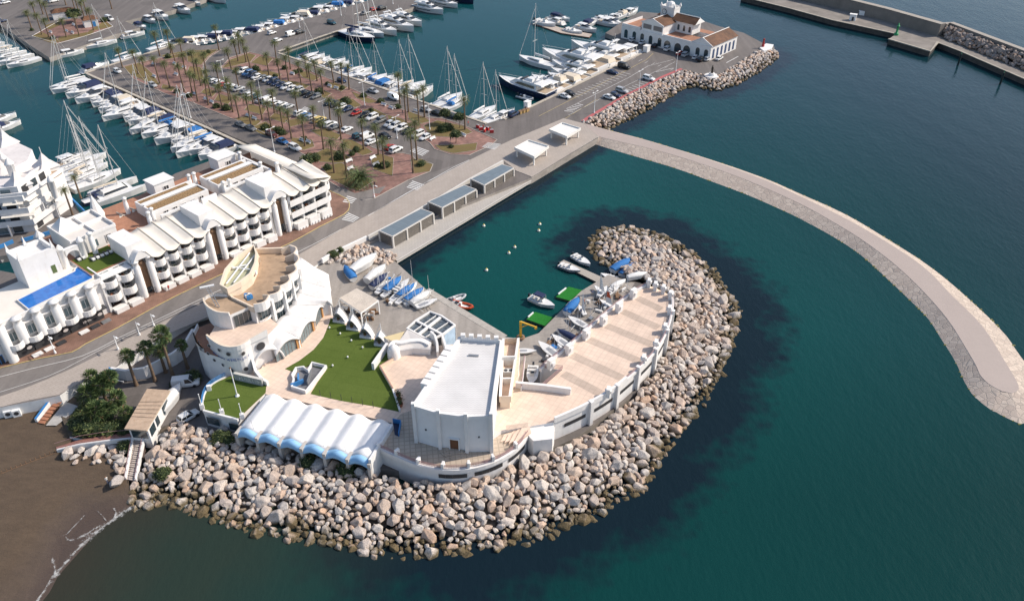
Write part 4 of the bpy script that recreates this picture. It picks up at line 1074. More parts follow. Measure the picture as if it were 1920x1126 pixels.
# sign board
t = thing('sign_board', 'long grey sign board with faded letters behind the small lawn', 'sign', at(468, 714, T))
a, b = at(442, 710, T), at(494, 722, T); m = MB(); m.wall([a, b], 1.5, .55, plain('grey sign board', (.34, .35, .34), .7, var=.1), plain('pale sign top', (.55, .54, .50))); m.build('board', t)
az_ = atan2(b.y-a.y, b.x-a.x)-pi/2
c_ = (a+b)/2+Vector((cos(az_), sin(az_), 0))*.30+Vector((0, 0, .85))
lm = MB(); strokes(lm, a.lerp(b, .2)+Vector((cos(az_), sin(az_), 0))*.3+Vector((0, 0, .4)), (b-a).normalized(), az_, 8, .55, .8, plain('white lettering', (.62, .62, .62)), random.Random(4)); lm.build('lettering', t)
# courtyard pit in the lawn
PIT = [(549, 707), (556, 694), (570, 692), (578, 699), (586, 684), (612, 690), (580, 731), (574, 737), (548, 729), (552, 715)]
t = thing('sunken_court', 'white-walled stairwell court cut into the big lawn', 'stairwell', at(575, 715, T))
m = MB(); pp = V(PIT, T); m.wall(pp, .75, .35, WHITE, WHITE, closed=True); m.build('wall', t)
m = MB(); c0 = sum(pp, Vector())/len(pp); inn = [p.lerp(c0, .10) for p in pp]; m.poly([(p.x, p.y, T+.03) for p in inn], plain('court floor', (.17, .17, .18), .8, var=.3)); m.build('floor', t)
m = MB(); a, b = at(584, 700, T), at(577, 722, T); m.wall([a, b], 1.0, .15, GREYM); quad_on(m, a, b, .1, .45, T+.1, T+1.0, DARK, .1); quad_on(m, a, b, .55, .9, T+.1, T+1.0, DARK, .1); m.build('glass_front', t)
m = MB(); a = at(558, 722, T); m.box(a, (2.4, .3, .9), radians(35), BLUE); m.box(at(560, 712, T), (.2, 1.8, .9), radians(10), BLUE); m.build('blue_stair', t)
# fence posts along the edge of the lawn
for i in range(6):
    f = i/5.; p = at(601+f*(700-601), 742+f*(764-742), T); m = MB(); m.tube(p, p+Vector((0, 0, 1.5)), .05, n=5, mat=DARK)
    tag(m.build('lawn_post'), 'thin dark post, '+ORD[i]+' from the left along the lower edge of the big lawn', 'post', 'thin posts below the big lawn')
# low white globes in the lawn
for i, (u, v) in enumerate([(618, 616), (638, 627), (659, 640), (680, 653), (652, 671), (624, 687)]):
    p = at(u, v, T); m = MB(); m.lathe(p, [(.05, 0), (.05, .1), (.17, .2), (.2, .35), (.12, .5), (0, .53)], 8, WMET)
    tag(m.build('globe_light'), 'small white globe light in the lawn, '+ORD[i]+' from the top', 'lamp', 'globe lights in the big lawn')
# ---------------------------------------------------------------- auditorium
def auditorium():
    t = thing('auditorium', 'windowless white auditorium with rippled flat roof and small brown door', 'hall', at(850, 840, T))
    base = V([(781, 827), (826, 840), (876, 847), (922, 846)], T)
    tp = V([(862, 632), (940, 638)], 13.2); H = 13.0
    fp = base+[Vector((tp[1].x, tp[1].y, T)), Vector((tp[0].x, tp[0].y, T))]
    W_ = plain('auditorium plaster', (.77, .765, .755), .8, var=.05, scale=.5, stain=(.55, .52, .49), stainamt=.25)
    m = MB(); m.prism(xy(fp), 0.5, 12.6, W_, ZIG); m.build('walls', t)
    m = MB(); m.wall([Vector((p.x, p.y, 12.5)) for p in fp], .75, .5, W_, WHITE, closed=True); m.build('parapet', t)
    for i in range(4):
        p = base[i]; m = MB(); m.box(p+Vector((0, -.12, -1)), (.55, .6, H+.9-T+1), 0, WHITE); m.build('pilaster', t)
    a, b = base[1], base[2]; m = MB(); quad_on(m, a, b, .38, .70, T+.05, T+2.5, plain('door brown', (.16, .07, .035), .6), .05); m.build('door', t)
    m = MB(); quad_on(m, a, b, .34, .38, T, T+2.6, WHITE, .02, .25); quad_on(m, a, b, .70, .74, T, T+2.6, WHITE, .02, .25); quad_on(m, a, b, .34, .74, T+2.6, T+2.8, WHITE, .02, .25); m.build('door_frame', t)
    d = (b-a).normalized(); n_ = Vector((d.y, -d.x, 0)); c = a.lerp(b, .54)
    m = MB()
    for i, r in enumerate((2.6, 2.1, 1.6)):
        m.prism([(c.x+d.x*r*cos(q)+n_.x*r*.75*sin(q), c.y+d.y*r*cos(q)+n_.y*r*.75*sin(q)) for q in [pi*k/10 for k in range(11)]], T, T+.14*(i+1), TERRB)
    m.build('door_steps', t)
    for (a, b, f) in ((base[0], base[1], .45), (base[2], base[3], .5)):
        m = MB(); quad_on(m, a, b, f-.03, f+.03, T+3.3, T+3.55, DARK, .03, .12); m.build('wall_lamp', t)
    # stepped buttresses on the left
    L0, L1 = base[0], fp[5]; d = (L1-L0); n_ = Vector((d.y, -d.x, 0)).normalized()*-1
    if n_.x > 0: n_ = -n_
    for i in range(7):
        f = .30+i*.085; p = L0+d*f+n_*.35; m = MB(); m.box(Vector((p.x, p.y, T)), (1.5, 1.25, 12.9-T-(.0 if i else .3)), atan2(d.y, d.x), WHITE); m.box(Vector((p.x, p.y, 12.6))+n_*.1, (1.3, 1.3, .9), atan2(d.y, d.x), WHITE); m.build('buttress', t)
    # battlements along the back
    a, b = fp[4], fp[5]
    for i in range(5):
        p = a.lerp(b, .12+i*.2); m = MB(); m.box(Vector((p.x, p.y, 13.25)), (.8, .7, .75), 0, WHITE); m.build('merlon', t)
    m = MB(); p = at(888, 667, 12.6); m.box(p, (1.8, .35, .25), -.1, GREYM); m.build('roof_vent', t)
    # side annexe with small roof courts and air conditioner
    a1, a2 = fp[3].lerp(fp[4], .30), fp[4]; o1 = at(955, 737, 8.8); o2 = at(971, 633, 8.8)
    ax = thing('side_annexe', 'narrow cream annexe with open roof courts along the auditorium', 'annexe', (a1.x, a1.y, T))
    m = MB(); q = xy(V([(938, 742), (956, 742), (972, 633), (944, 634)], 8.8)); m.prism(q, .5, 7.4, CREAM, TERR); m.build('walls', ax)
    m = MB(); m.wall([Vector((x, y, 7.4)) for x, y in q], 1.4, .45, CREAM, WHITE, closed=True)
    mid = lambda f: (Vector((q[0][0]+(q[3][0]-q[0][0])*f, q[0][1]+(q[3][1]-q[0][1])*f, 7.4)), Vector((q[1][0]+(q[2][0]-q[1][0])*f, q[1][1]+(q[2][1]-q[1][1])*f, 7.4)))
    for f, h in ((.30, 1.5), (.62, 2.2)): a_, b_ = mid(f); m.wall([a_, b_], h-.2, .3, WHITE)
    m.build('parapet', ax)
    a_, b_ = mid(.52); c = (a_+b_)/2-Vector((0, 1.2, 0)); m = MB(); m.box(c, (1.9, 1.0, 1.1), 0, plain('unit grey', (.55, .55, .54))); 
    for s_ in (-.45, .45): disc(m, c+Vector((s_, 0, 1.12)), 0, .36, DARK, 12, up=pi/2)
    tag(m.build('air_conditioner'), 'pale twin-fan air conditioning unit in the annexe roof court', 'air conditioner')
auditorium()
# outside stair on the yard side, steps striped cream
t = thing('outside_stair', 'long cream stepped ramp between auditorium annexe and yard', 'staircase', at(972, 700, T))
m = MB(); A0, A1, B0, B1 = at(957, 733, T2+.02), at(977, 733, T2+.02), at(971, 662, 4.8), at(984, 658, 4.8)
n_ = 16
for i in range(n_):
    f, f2 = i/n_, (i+1)/n_; z = T2+.05+(2.6-T2)*f
    q = [A0.lerp(B0, f), A1.lerp(B1, f), A1.lerp(B1, f2), A0.lerp(B0, f2)]; m.prism(xy(q), 1.0, z, CREAM, CREAM)
m.build('steps', t)
m = MB(); m.wall([A1, A1.lerp(B1, .5)-Vector((0, 0, 1.7)), B1-Vector((0, 0, 2.2))], 1.0, .25, WHITE); m.wall([p+Vector((0, 0, 1.0)) for p in (A1, A1.lerp(B1, .5)-Vector((0, 0, 1.7)), B1-Vector((0, 0, 2.2)))], .25, .12, PINKR); m.build('side_wall', t)
# ---------------------------------------------------------------- hall with the wavy roof
def wavy_hall():
    t = thing('wave_roof_hall', 'long white hall with wavy roof and sky-blue eaves above the boulders', 'hall', at(580, 840, L))
    a0, a1 = at(445, 803, 5.6), at(699, 862, 5.6); b0, b1 = at(497, 738, 6.2), at(737, 795, 6.2)
    n = 60; NW = 6
    def wz(s_): q = (s_*NW) % 1.0; return .85*(.5-.5*cos(2*pi*q))**.8
    vs = []; rows = 9
    for j in range(rows):
        g_ = j/(rows-1)
        for i in range(n+1):
            s_ = i/n; p = a0.lerp(a1, s_).lerp(b0.lerp(b1, s_), g_); vs.append((p.x, p.y, 5.35+.55*g_+wz(s_)))
    m = MB(); k = n+1
    m.mesh(vs, [[j*k+i, j*k+i+1, (j+1)*k+i+1, (j+1)*k+i] for j in range(rows-1) for i in range(n)], plain('white painted roof', (.80, .79, .78), .7, var=.06, scale=.3, stain=(.42, .41, .42), stainamt=.35), True)
    o = m.build('roof', t); md = o.modifiers.new('thick', 'SOLIDIFY'); md.thickness = .3; md.offset = -1
    m = MB(); d = (a1-a0).normalized(); n_ = Vector((d.y, -d.x, 0)); vs = []
    for i in range(n+1):
        s_ = i/n; p = a0.lerp(a1, s_); w_ = wz(s_)
        vs += [(p.x, p.y, 5.36+w_), (p.x+n_.x*.7, p.y+n_.y*.7, 5.1+w_*.95), (p.x+n_.x*1.1, p.y+n_.y*1.1, 4.45+w_*.9)]
    m.mesh(vs, [[3*i+r, 3*i+r+1, 3*i+4+r, 3*i+3+r] for i in range(n) for r in (0, 1)], plain('sky blue eave', (.27, .50, .74), .6, var=.08), True)
    o = m.build('eave', t); md = o.modifiers.new('thick', 'SOLIDIFY'); md.thickness = .18; md.offset = -1
    inn = .8
    fl = [a0-n_*inn, a1-n_*inn, b1, b0]
    m = MB(); m.prism(xy(fl), 0, 5.2, plain('hall stone plinth', (.30, .215, .165), .9, var=.25, scale=1.5, bmp=.5), WHITE); m.build('walls', t)
    for i in range(NW):
        f0, f1 = (i+.14)/NW, (i+.86)/NW; w_ = MB(); quad_on(w_, a0-n_*inn, a1-n_*inn, f0, f1, 3.3, 5.0, GLASS, .06)
        win = w_.build('window', t); fr = MB(); quad_on(fr, a0-n_*inn, a1-n_*inn, f0, f1, 3.05, 3.3, WHITE2, .02, .2)
        for k_ in range(1, 4): quad_on(fr, a0-n_*inn, a1-n_*inn, f0+(f1-f0)*k_/4-.002, f0+(f1-f0)*k_/4+.002, 3.3, 5.0, WHITE2, .03, .08)
        fr.build('frame', win)
    for i in range(NW+1):
        f = clamp(i/NW, .012, .988); p = a0.lerp(a1, f); m = MB(); m.box(Vector((p.x, p.y, 1.2))+n_*.1, (.55, 1.9, 4.3), atan2(d.y, d.x), plain('pier grey plaster', (.50, .46, .42), .85, var=.1)); m.build('pier', t)
    # gable wall at the right end, raised rib by the last bay
    m = MB(); m.prism(xy([a1+n_*.6, b1, b1-d*.45, a1+n_*.6-d*.45]), 1.0, 6.2, WHITE2); m.build('gable_wall', t)
    m = MB()
    for f in (.12, .3, .47, .64, .8): 
        p = a0.lerp(a1, f); q = p-n_*.4; m.tube((q.x, q.y, 5.4+wz(f)), (q.x-.2, q.y+.1, 7.3+wz(f)), .025, n=4, mat=GREYM)
    m.build('antenna', t)
    st = thing('basement_stair', 'blue stair canopy at the right end of the wavy-roof hall', 'stair', at(745, 800, T))
    m = MB(); a, b = at(737, 792, T), at(752, 795, T); c, e = at(748, 818, T), at(740, 815, T); m.wall([a, b, c], 1.0, .12, BLUE); m.build('rail', st)
    m = MB(); m.poly([p+Vector((0, 0, .03)) for p in (a, b, c, e)], plain('dark stairwell', (.03, .04, .08))); m.build('stairwell', st)
wavy_hall()
# ---------------------------------------------------------------- round main building
def round_building():
    t = thing('club_house', 'white round-ended club house with portholes, drum tower and brown scalloped roof', 'building', at(450, 700, L))
    # lower drum body: footprint from the traced rim
    rim = smooth_line([(364, 622), (373, 640), (388, 652), (414, 660)], 1)
    body = V([(362, 622), (368, 640), (380, 652)], 9.6)
    rim2 = V(smooth_line([(387, 626), (400, 637), (414, 645), (430, 648.5), (450, 645.5), (468, 634)], 3), 12.0)
    apex = at(499, 615, 12.6)
    back = V([(520, 600), (470, 560), (420, 570)], 12)
    fp = rim2+[apex]+back
    m = MB(); m.prism(xy(fp), .5, 11.0, WHITE, TERR); m.build('walls', t)
    m = MB(); m.wall(flat(rim2+[apex], 10.9), [1.05]*len(rim2)+[1.5], .35, WHITE, CREAM); m.build('parapet', t)
    fpl = body+[rim2[6], rim2[0], back[2]]+V([(385, 600), (370, 606)], 9.6)
    m = MB(); m.prism(xy(fpl), .5, 8.6, WHITE, TERRF); m.build('lower_drum', t)
    m = MB(); m.wall(flat(body+V([(385, 655)], 9.6), 8.6)[:3], .9, .25, WHITE); m.wall([Vector((p.x, p.y, 8.6)) for p in V([(370, 606)], 9.6)+body], .9, .25, WHITE); m.build('parapet', t)
    # portholes
    def ph(u, v, r):
        best = None; ln = flat(body+rim2[4:]+[apex], 0)
        for k in range(30):
            z = 3.5+k*.25; p = at(u, v, z)
            for a, b in zip(ln, ln[1:]):
                d = b-a; f = clamp((p-a).dot(d)/d.length_squared); q = a+d*f; q.z = z; e = (q-p).length
                if best is None or e < best[0]: best = (e, q, d)
        q, d = best[1], best[2]; az = atan2(-d.x, d.y)
        w_ = MB(); disc(w_, q, az, r+.1, plain('porthole rim', (.45, .44, .44)), 14, off=.20); win = w_.build('porthole', t)
        g_ = MB(); disc(g_, q, az, r, DARK, 14, off=.23); g_.build('pane', win)
    for u, v, r in [(428.6, 663, .38), (454, 661, .38), (436, 692, .4), (461, 690, .4), (412, 655, .3), (396.5, 644, .3), (376, 640, .28), (378, 653, .28), (390.6, 662, .28), (404, 673, .28), (419, 683, .28), (487, 647, .85)]: ph(u, v, r)
    # blue mural at the foot
    ln = flat(rim2, 0)
    m = MB()
    for i in range(0, 6): quad_on(m, ln[i], ln[i+1], 0, 1, 2.0, 4.4-.2*i, TEALP, .06)
    m.build('mural', t)
    m = MB(); quad_on(m, ln[2], ln[3], .3, .8, 2.0, 3.0, plain('mural red', (.5, .08, .08)), .09); m.build('mural', t)
    ww = plain('blue lettering', (.06, .12, .35))
    m = MB(); cum = [0]; rn = random.Random(9)
    L_ = flat(rim2+[apex], 8.7)
    for a, b in zip(L_, L_[1:]): cum.append(cum[-1]+(b-a).length)
    s_ = 1.6
    while s_ < 9.4:
        p = along(L_, cum, s_); p2 = along(L_, cum, s_+.1); d = (p2-p).normalized(); az = atan2(-d.x, d.y)
        strokes(m, p+Vector((cos(az), sin(az), 0))*.2, d, az, 1, .34, .26 if s_ < 5.4 else .5, ww, rn); s_ += .38
    m.build('lettering', t)
    # upper drum tower
    tw = V(smooth_line([(426, 551), (400, 550), (384, 556), (382, 562), (389, 573), (406, 583), (429, 585.5)], 3), 14.8)+V([(470, 568), (450, 548)], 14.8)
    m = MB(); m.prism(xy(tw), 10.5, 14.2, WHITE, ROOFB); m.build('drum_tower', t)
    m = MB(); m.wall(flat(tw[:19], 14.1), .7, .3, WHITE2, CREAM); m.build('parapet', t)
    a, b = flat(V([(429, 585.5), (470, 568)], 14.8), 11)
    m = MB(); quad_on(m, a, b, .12, .95, 11.1, 13.6, GLASS, .06); win = m.build('window', t)
    m = MB()
    for f in (.12, .33, .54, .75, .95): quad_on(m, a, b, f-.01, f+.01, 11.1, 13.6, GREYM, .07, .06)
    m.build('frame', win)
    # main block with scalloped parapet
    arc = [(543, 459), (551, 474), (552, 495), (541, 515), (526, 535), (504, 552.5), (475, 570)]
    A = flat(V(arc, 15.4), 0)
    lf = flat(V([(433, 550), (427, 541), (455, 520), (480, 500), (484, 478), (478, 461)], 15.4), 0)
    fp = A+lf
    m = MB(); m.prism(xy(fp), .5, 13.6, WHITE, ROOFB); m.build('main_block', t)
    sc_ = MB(); DB = plain('brown scallop inside', (.20, .135, .10), .9, var=.3)
    pts = []
    for a, b in zip(A, A[1:]):
        d = b-a; nn = Vector((-d.y, d.x, 0)).normalized(); nn = nn if (nn.x > 0) else -nn
        # scallops bulge outwards; the pieces meet in cusps that point inwards
        for i in range(6):
            f = i/6; pts.append(a+d*f+nn*(sin(pi*f)*.95)+Vector((0, 0, 13.5)))
        cu = MB(); c = a-nn*1.0; cu.wall([a+Vector((0, 0, 13.5)), a-nn*1.9+Vector((0, 0, 13.5))], [1.9, 1.2], .25, CREAM, CREAM); cu.build('cusp_wall', t)
    pts.append(A[-1]+Vector((0, 0, 13.5)))
    sc_.wall(pts, 1.9, .3, WHITE, CREAM); sc_.build('scalloped_parapet', t)
    m = MB(); m.wall([Vector((p.x, p.y, 13.5)) for p in [A[-1]]+lf[:2]], 1.2, .3, CREAM, CREAM); m.wall([Vector((p.x, p.y, 13.5)) for p in lf[-2:]+[A[0]]], 1.3, .5, CREAM, CREAM); m.build('parapet', t)
    # facade bays: windows with curved balconies, pilasters between
    for k_, (a, b) in enumerate(zip(A, A[1:])):
        d = (b-a); nn = Vector((-d.y, d.x, 0)).normalized(); nn = nn if nn.x > 0 else -nn
        p = b
        if k_ < 5: q = MB(); q.box(Vector((p.x, p.y, 5))+nn*.2, (.9, .6, 9.4), atan2(nn.y, nn.x), WHITE); q.build('pilaster', t)
        for z0 in (8.5, 11.2):
            q = MB(); aa, bb = (b, a)
            quad_on(q, aa, bb, .12, .88, z0, z0+2.1, GLASS, .05); win = q.build('window', t)
            q = MB()
            for f in (.12, .31, .5, .69, .88): quad_on(q, aa, bb, f-.012, f+.012, z0, z0+2.1, GREYM, .06, .05)
            q.build('frame', win)
            q = MB(); bw = []
            for i in range(7):
                f = .12+.76*i/6; bw.append(a+d*f+nn*(.1+.55*sin(pi*i/6))+Vector((0, 0, z0-.35)))
            q.prism(xy(bw), z0-.4, z0-.2, WHITE, WHITE, bottom=True); q.wall(bw, .5, .1, WHITE); q.build('balcony', t)
    # oval boat-like skylight
    ov = flat(V([(414, 533), (423, 505), (444, 481), (475, 460), (481, 474), (479, 492), (470, 512), (450, 528), (426, 541)], 16.2), 0)
    m = MB(); m.prism(xy(ov), 8, 15.2, CREAM, plain('greenish skylight panels', (.44, .44, .30), .5, var=.2, scale=2.5)); m.build('oval_lantern', t)
    m = MB(); m.wall([Vector((p.x, p.y, 15.1)) for p in ov], 1.2, .45, CREAM, plain('cream rim', (.74, .64, .50), .8, var=.05), closed=True); m.build('oval_rim', t)
    m = MB()
    for a, b in (((424, 532), (468, 474)), ((438, 530), (478, 478)), ((430, 500), (470, 505)), ((436, 503), (462, 496))): m.tube(at(*a, 15.6), at(*b, 15.6), .16, n=5, mat=WMET)
    m.build('trusses', t)
    m = MB(); a, b = at(388, 537, 16.2), at(409, 575, 14.4)
    for o_ in (-.3, .3): m.tube(a+Vector((o_, 0, 0)), b+Vector((o_, 0, 0)), .07, n=5, mat=GREYM)
    for i in range(9): p = a.lerp(b, i/8); m.tube(p-Vector((.3, 0, 0)), p+Vector((.3, 0, 0)), .05, n=4, mat=GREYM)
    m.box(a+Vector((0, 0, -.1)), (2.6, .4, .25), .4, WMET); m.build('truss_mast', t)
    # row of little gargoyle finials
    m = MB()
    for i in range(11):
        f = i/10.; p = at(438+f*42, 547-f*33, 14.6); m.lathe(p, [(.25, 0), (.32, .3), (.15, .5), (.22, .7), (0, .95)], 7, BROWN if i % 2 else WMET)
    m.build('finials', t)
    m = MB()
    for i in range(5): p = at(462+i*2.2, 557+(i % 3)*2, 13.7); m.box(p, (.6, .6, .8), i, WMET if i % 2 else BLUE)
    tag(m.build('terrace_chairs'), 'little cluster of white and blue chairs on the brown roof', 'chairs')
    # entrance vault
    c = at(499, 668, T); d = Vector((cos(radians(-58)), sin(radians(-58)), 0)); s_ = Vector((-d.y, d.x, 0))
    vs = []; n = 12; R_ = 2.9
    for dist, sc in ((-4.0, 1.0), (2.6, 1.0)):
        for i in range(n+1):
            q = pi*i/n; p = c+d*dist+s_*(cos(q)*R_*sc); vs.append((p.x, p.y, T+sin(q)*R_*1.15*sc+.2))
    m = MB(); m.mesh(vs, [[i, i+1, n+2+i, n+1+i] for i in range(n)], WHITE, True); o = m.build('entrance_vault', t); md = o.modifiers.new('thick', 'SOLIDIFY'); md.thickness = .35
    m = MB(); e = c-d*1.0; m.poly([(e.x+s_.x*cos(pi*i/n)*R_*.95, e.y+s_.y*cos(pi*i/n)*R_*.95, T+.05+sin(pi*i/n)*R_*1.1) for i in range(n+1)], GLASS); m.build('entrance_glass', t)
    m = MB(); cw = V([(478, 692), (482, 706), (492, 716), (503, 722)], T); m.wall(cw, [2.6, 1.6, 1.0, .9], .5, WHITE); m.build('curved_wing_wall', t)
    # fan of barrel vaults
    ip = V([(500, 617), (512, 610), (533, 588), (546, 569), (554, 545), (556, 522), (554, 498), (562, 480)], 9.7)
    op = V([(521, 682), (565, 651), (594, 617), (611, 591)], T)+V([(621, 566), (620, 540), (615, 511), (592, 500)], 8.3)
    VW = plain('vault roof white', (.70, .68, .66), .8, var=.10, scale=.5, stain=(.47, .44, .42), stainamt=.75)
    for k_ in range(7):
        i0, i1, o0, o1 = ip[k_], ip[k_+1], op[k_], op[k_+1]; n = 14; rows = 6; vs = []
        amp = 1.5 if k_ < 3 else (1.0 if k_ < 6 else .1)
        bz = 7.0 if k_ < 3 else 7.6
        for j in range(rows):
            g_ = j/(rows-1)
            for i in range(n+1):
                s_ = i/n; p = i0.lerp(i1, s_).lerp(o0.lerp(o1, s_), g_); vs.append((p.x, p.y, (9.2+(bz-9.2)*g_)+amp*(.3+.7*g_)*sin(pi*s_)**.9))
        m = MB(); m.mesh(vs, [[j*(n+1)+i, j*(n+1)+i+1, (j+1)*(n+1)+i+1, (j+1)*(n+1)+i] for j in range(rows-1) for i in range(n)], VW, True)
        o = m.build('vault', t); md = o.modifiers.new('thick', 'SOLIDIFY'); md.thickness = .25; md.offset = -1
        a_, b_ = o0.lerp(i0, .10), o1.lerp(i1, .10)
        gl = MB(); gp = [(a_.x, a_.y, T), (b_.x, b_.y, T)]+[(a_.lerp(b_, 1-i/n).x, a_.lerp(b_, 1-i/n).y, bz-.15+amp*sin(pi*i/n)**.9) for i in range(n+1)]
        gl.poly(gp, GLASSL if k_ < 3 else WHITE); win = gl.build('arched_front', t)
        if k_ < 3:
            fr = MB()
            for i in range(1, 7):
                q = a_.lerp(b_, i/7); fr.tube((q.x, q.y, T), (q.x, q.y, bz-.2+amp*sin(pi*i/7)), .09, n=4, mat=GREYM)
            fr.build('mullion', win)
            pr = MB(); pr.box(Vector((b_.x, b_.y, T)), (1.0, .5, 2.3), atan2(b_.y-a_.y, b_.x-a_.x), WOODO); pr.build('pier', t)
        gt_ = MB(); gt_.tube((i1.x, i1.y, 9.28), (o1.x, o1.y, bz+.06), .13, n=5, mat=GREYM); gt_.build('vault_shade_line', t)  # grey tube added to draw the shading line where two vaults meet
        w_ = MB(); q0, q1 = Vector((o1.x, o1.y, L)), Vector((i1.x, i1.y, L)); w_.wall([q0.lerp(q1, .03), q1], [bz-L-.1, 9.1-L], .3, WHITE); w_.build('party_wall', t)
round_building()
# ---------------------------------------------------------------- sail-shaped shells with plants
for i, (u, v, tu) in enumerate([(636, 604, 634.6), (661, 618, 659), (686, 633, 683.6), (713, 648, 710)]):
    p = at(u, v, T); t = thing('sail_niche', 'white pointed shell niche with potted plant, '+ORD[i]+' from the club house', 'niche', p, group='white sail-shaped niches along the lawn')
    a = at(u-12, v-1, T); b = at(u+12, v+3, T); d = (b-a).normalized(); n_ = Vector((-d.y, d.x, 0)); w_ = (b-a).length
    m = MB(); prof = [(0, 0), (.02, .35), (.1, .62), (.25, .86), (.42, 1.0), (.6, .86), (.78, .6), (.92, .32), (1, .05), (1, 0)]
    for s_ in range(len(prof)-1):
        (x0, h0), (x1, h1) = prof[s_], prof[s_+1]
        p0 = a+d*(x0*w_); p1 = a+d*(x1*w_)
        m.mesh([p0, p0+n_*1.6, p0+n_*(1.6-.5*h0)+Vector((0, 0, h0*2.9)), p0+n_*.2+Vector((0, 0, h0*2.9))], [[0, 1, 2, 3]], WHITE) if s_ == 0 else None
        m.mesh([p0+n_*1.5+Vector((0, 0, 0)), p1+n_*1.5, p1+n_*1.2+Vector((0, 0, h1*2.9)), p0+n_*1.2+Vector((0, 0, h0*2.9))], [[0, 1, 2, 3]], WHITE)
        m.mesh([p0+n_*1.2+Vector((0, 0, h0*2.9)), p1+n_*1.2+Vector((0, 0, h1*2.9)), p1+n_*.1+Vector((0, 0, h1*2.3)), p0+n_*.1+Vector((0, 0, h0*2.3))], [[0, 1, 2, 3]], WHITE)
        m.mesh([p0+n_*1.6+Vector((0, 0, h0*2.9)), p1+n_*1.6+Vector((0, 0, h1*2.9)), p1+n_*1.6, p0+n_*1.6], [[0, 1, 2, 3]], WHITE)
    m.box((a+b)/2+n_*.6+Vector((0, 0, 0)), (w_*.95, 1.5, .4), atan2(d.y, d.x), WHITE)
    m.build('shell', t)
    m = MB(); c = a+d*(w_*.42)+n_*1.5; m.tube(c+Vector((0, 0, 2.6)), c+Vector((0, 0, 4.4)), .12, .04, 6, WMET); m.tube(c+Vector((0, 0, 4.3)), a+n_*1.2+Vector((0, 0, 1.6)), .05, n=4, mat=WMET); m.build('mast', t)
    m = MB(); q = (a+b)/2-d*.3+n_*.4+Vector((0, 0, .4)); m.lathe(q, [(.25, 0), (.35, .4), (.3, .45)], 8, BROWN)
    rn = random.Random(i)
    lf = plain('pot plant green', (.12, .11, .03), .8, var=.4, scale=4)
    for k_ in range(60):
        c_ = q+Vector((rn.gauss(0, .25), rn.gauss(0, .25), .6+abs(rn.gauss(0, .3)))); r = .18
        m.poly([c_+Vector((rn.uniform(-r, r), rn.uniform(-r, r), rn.uniform(-r, r))) for _ in range(3)], lf)
    tag(m.build('potted_plant'), 'potted bush in the '+ORD[i]+' sail-shaped niche', 'plant', 'potted plants in the sail niches')
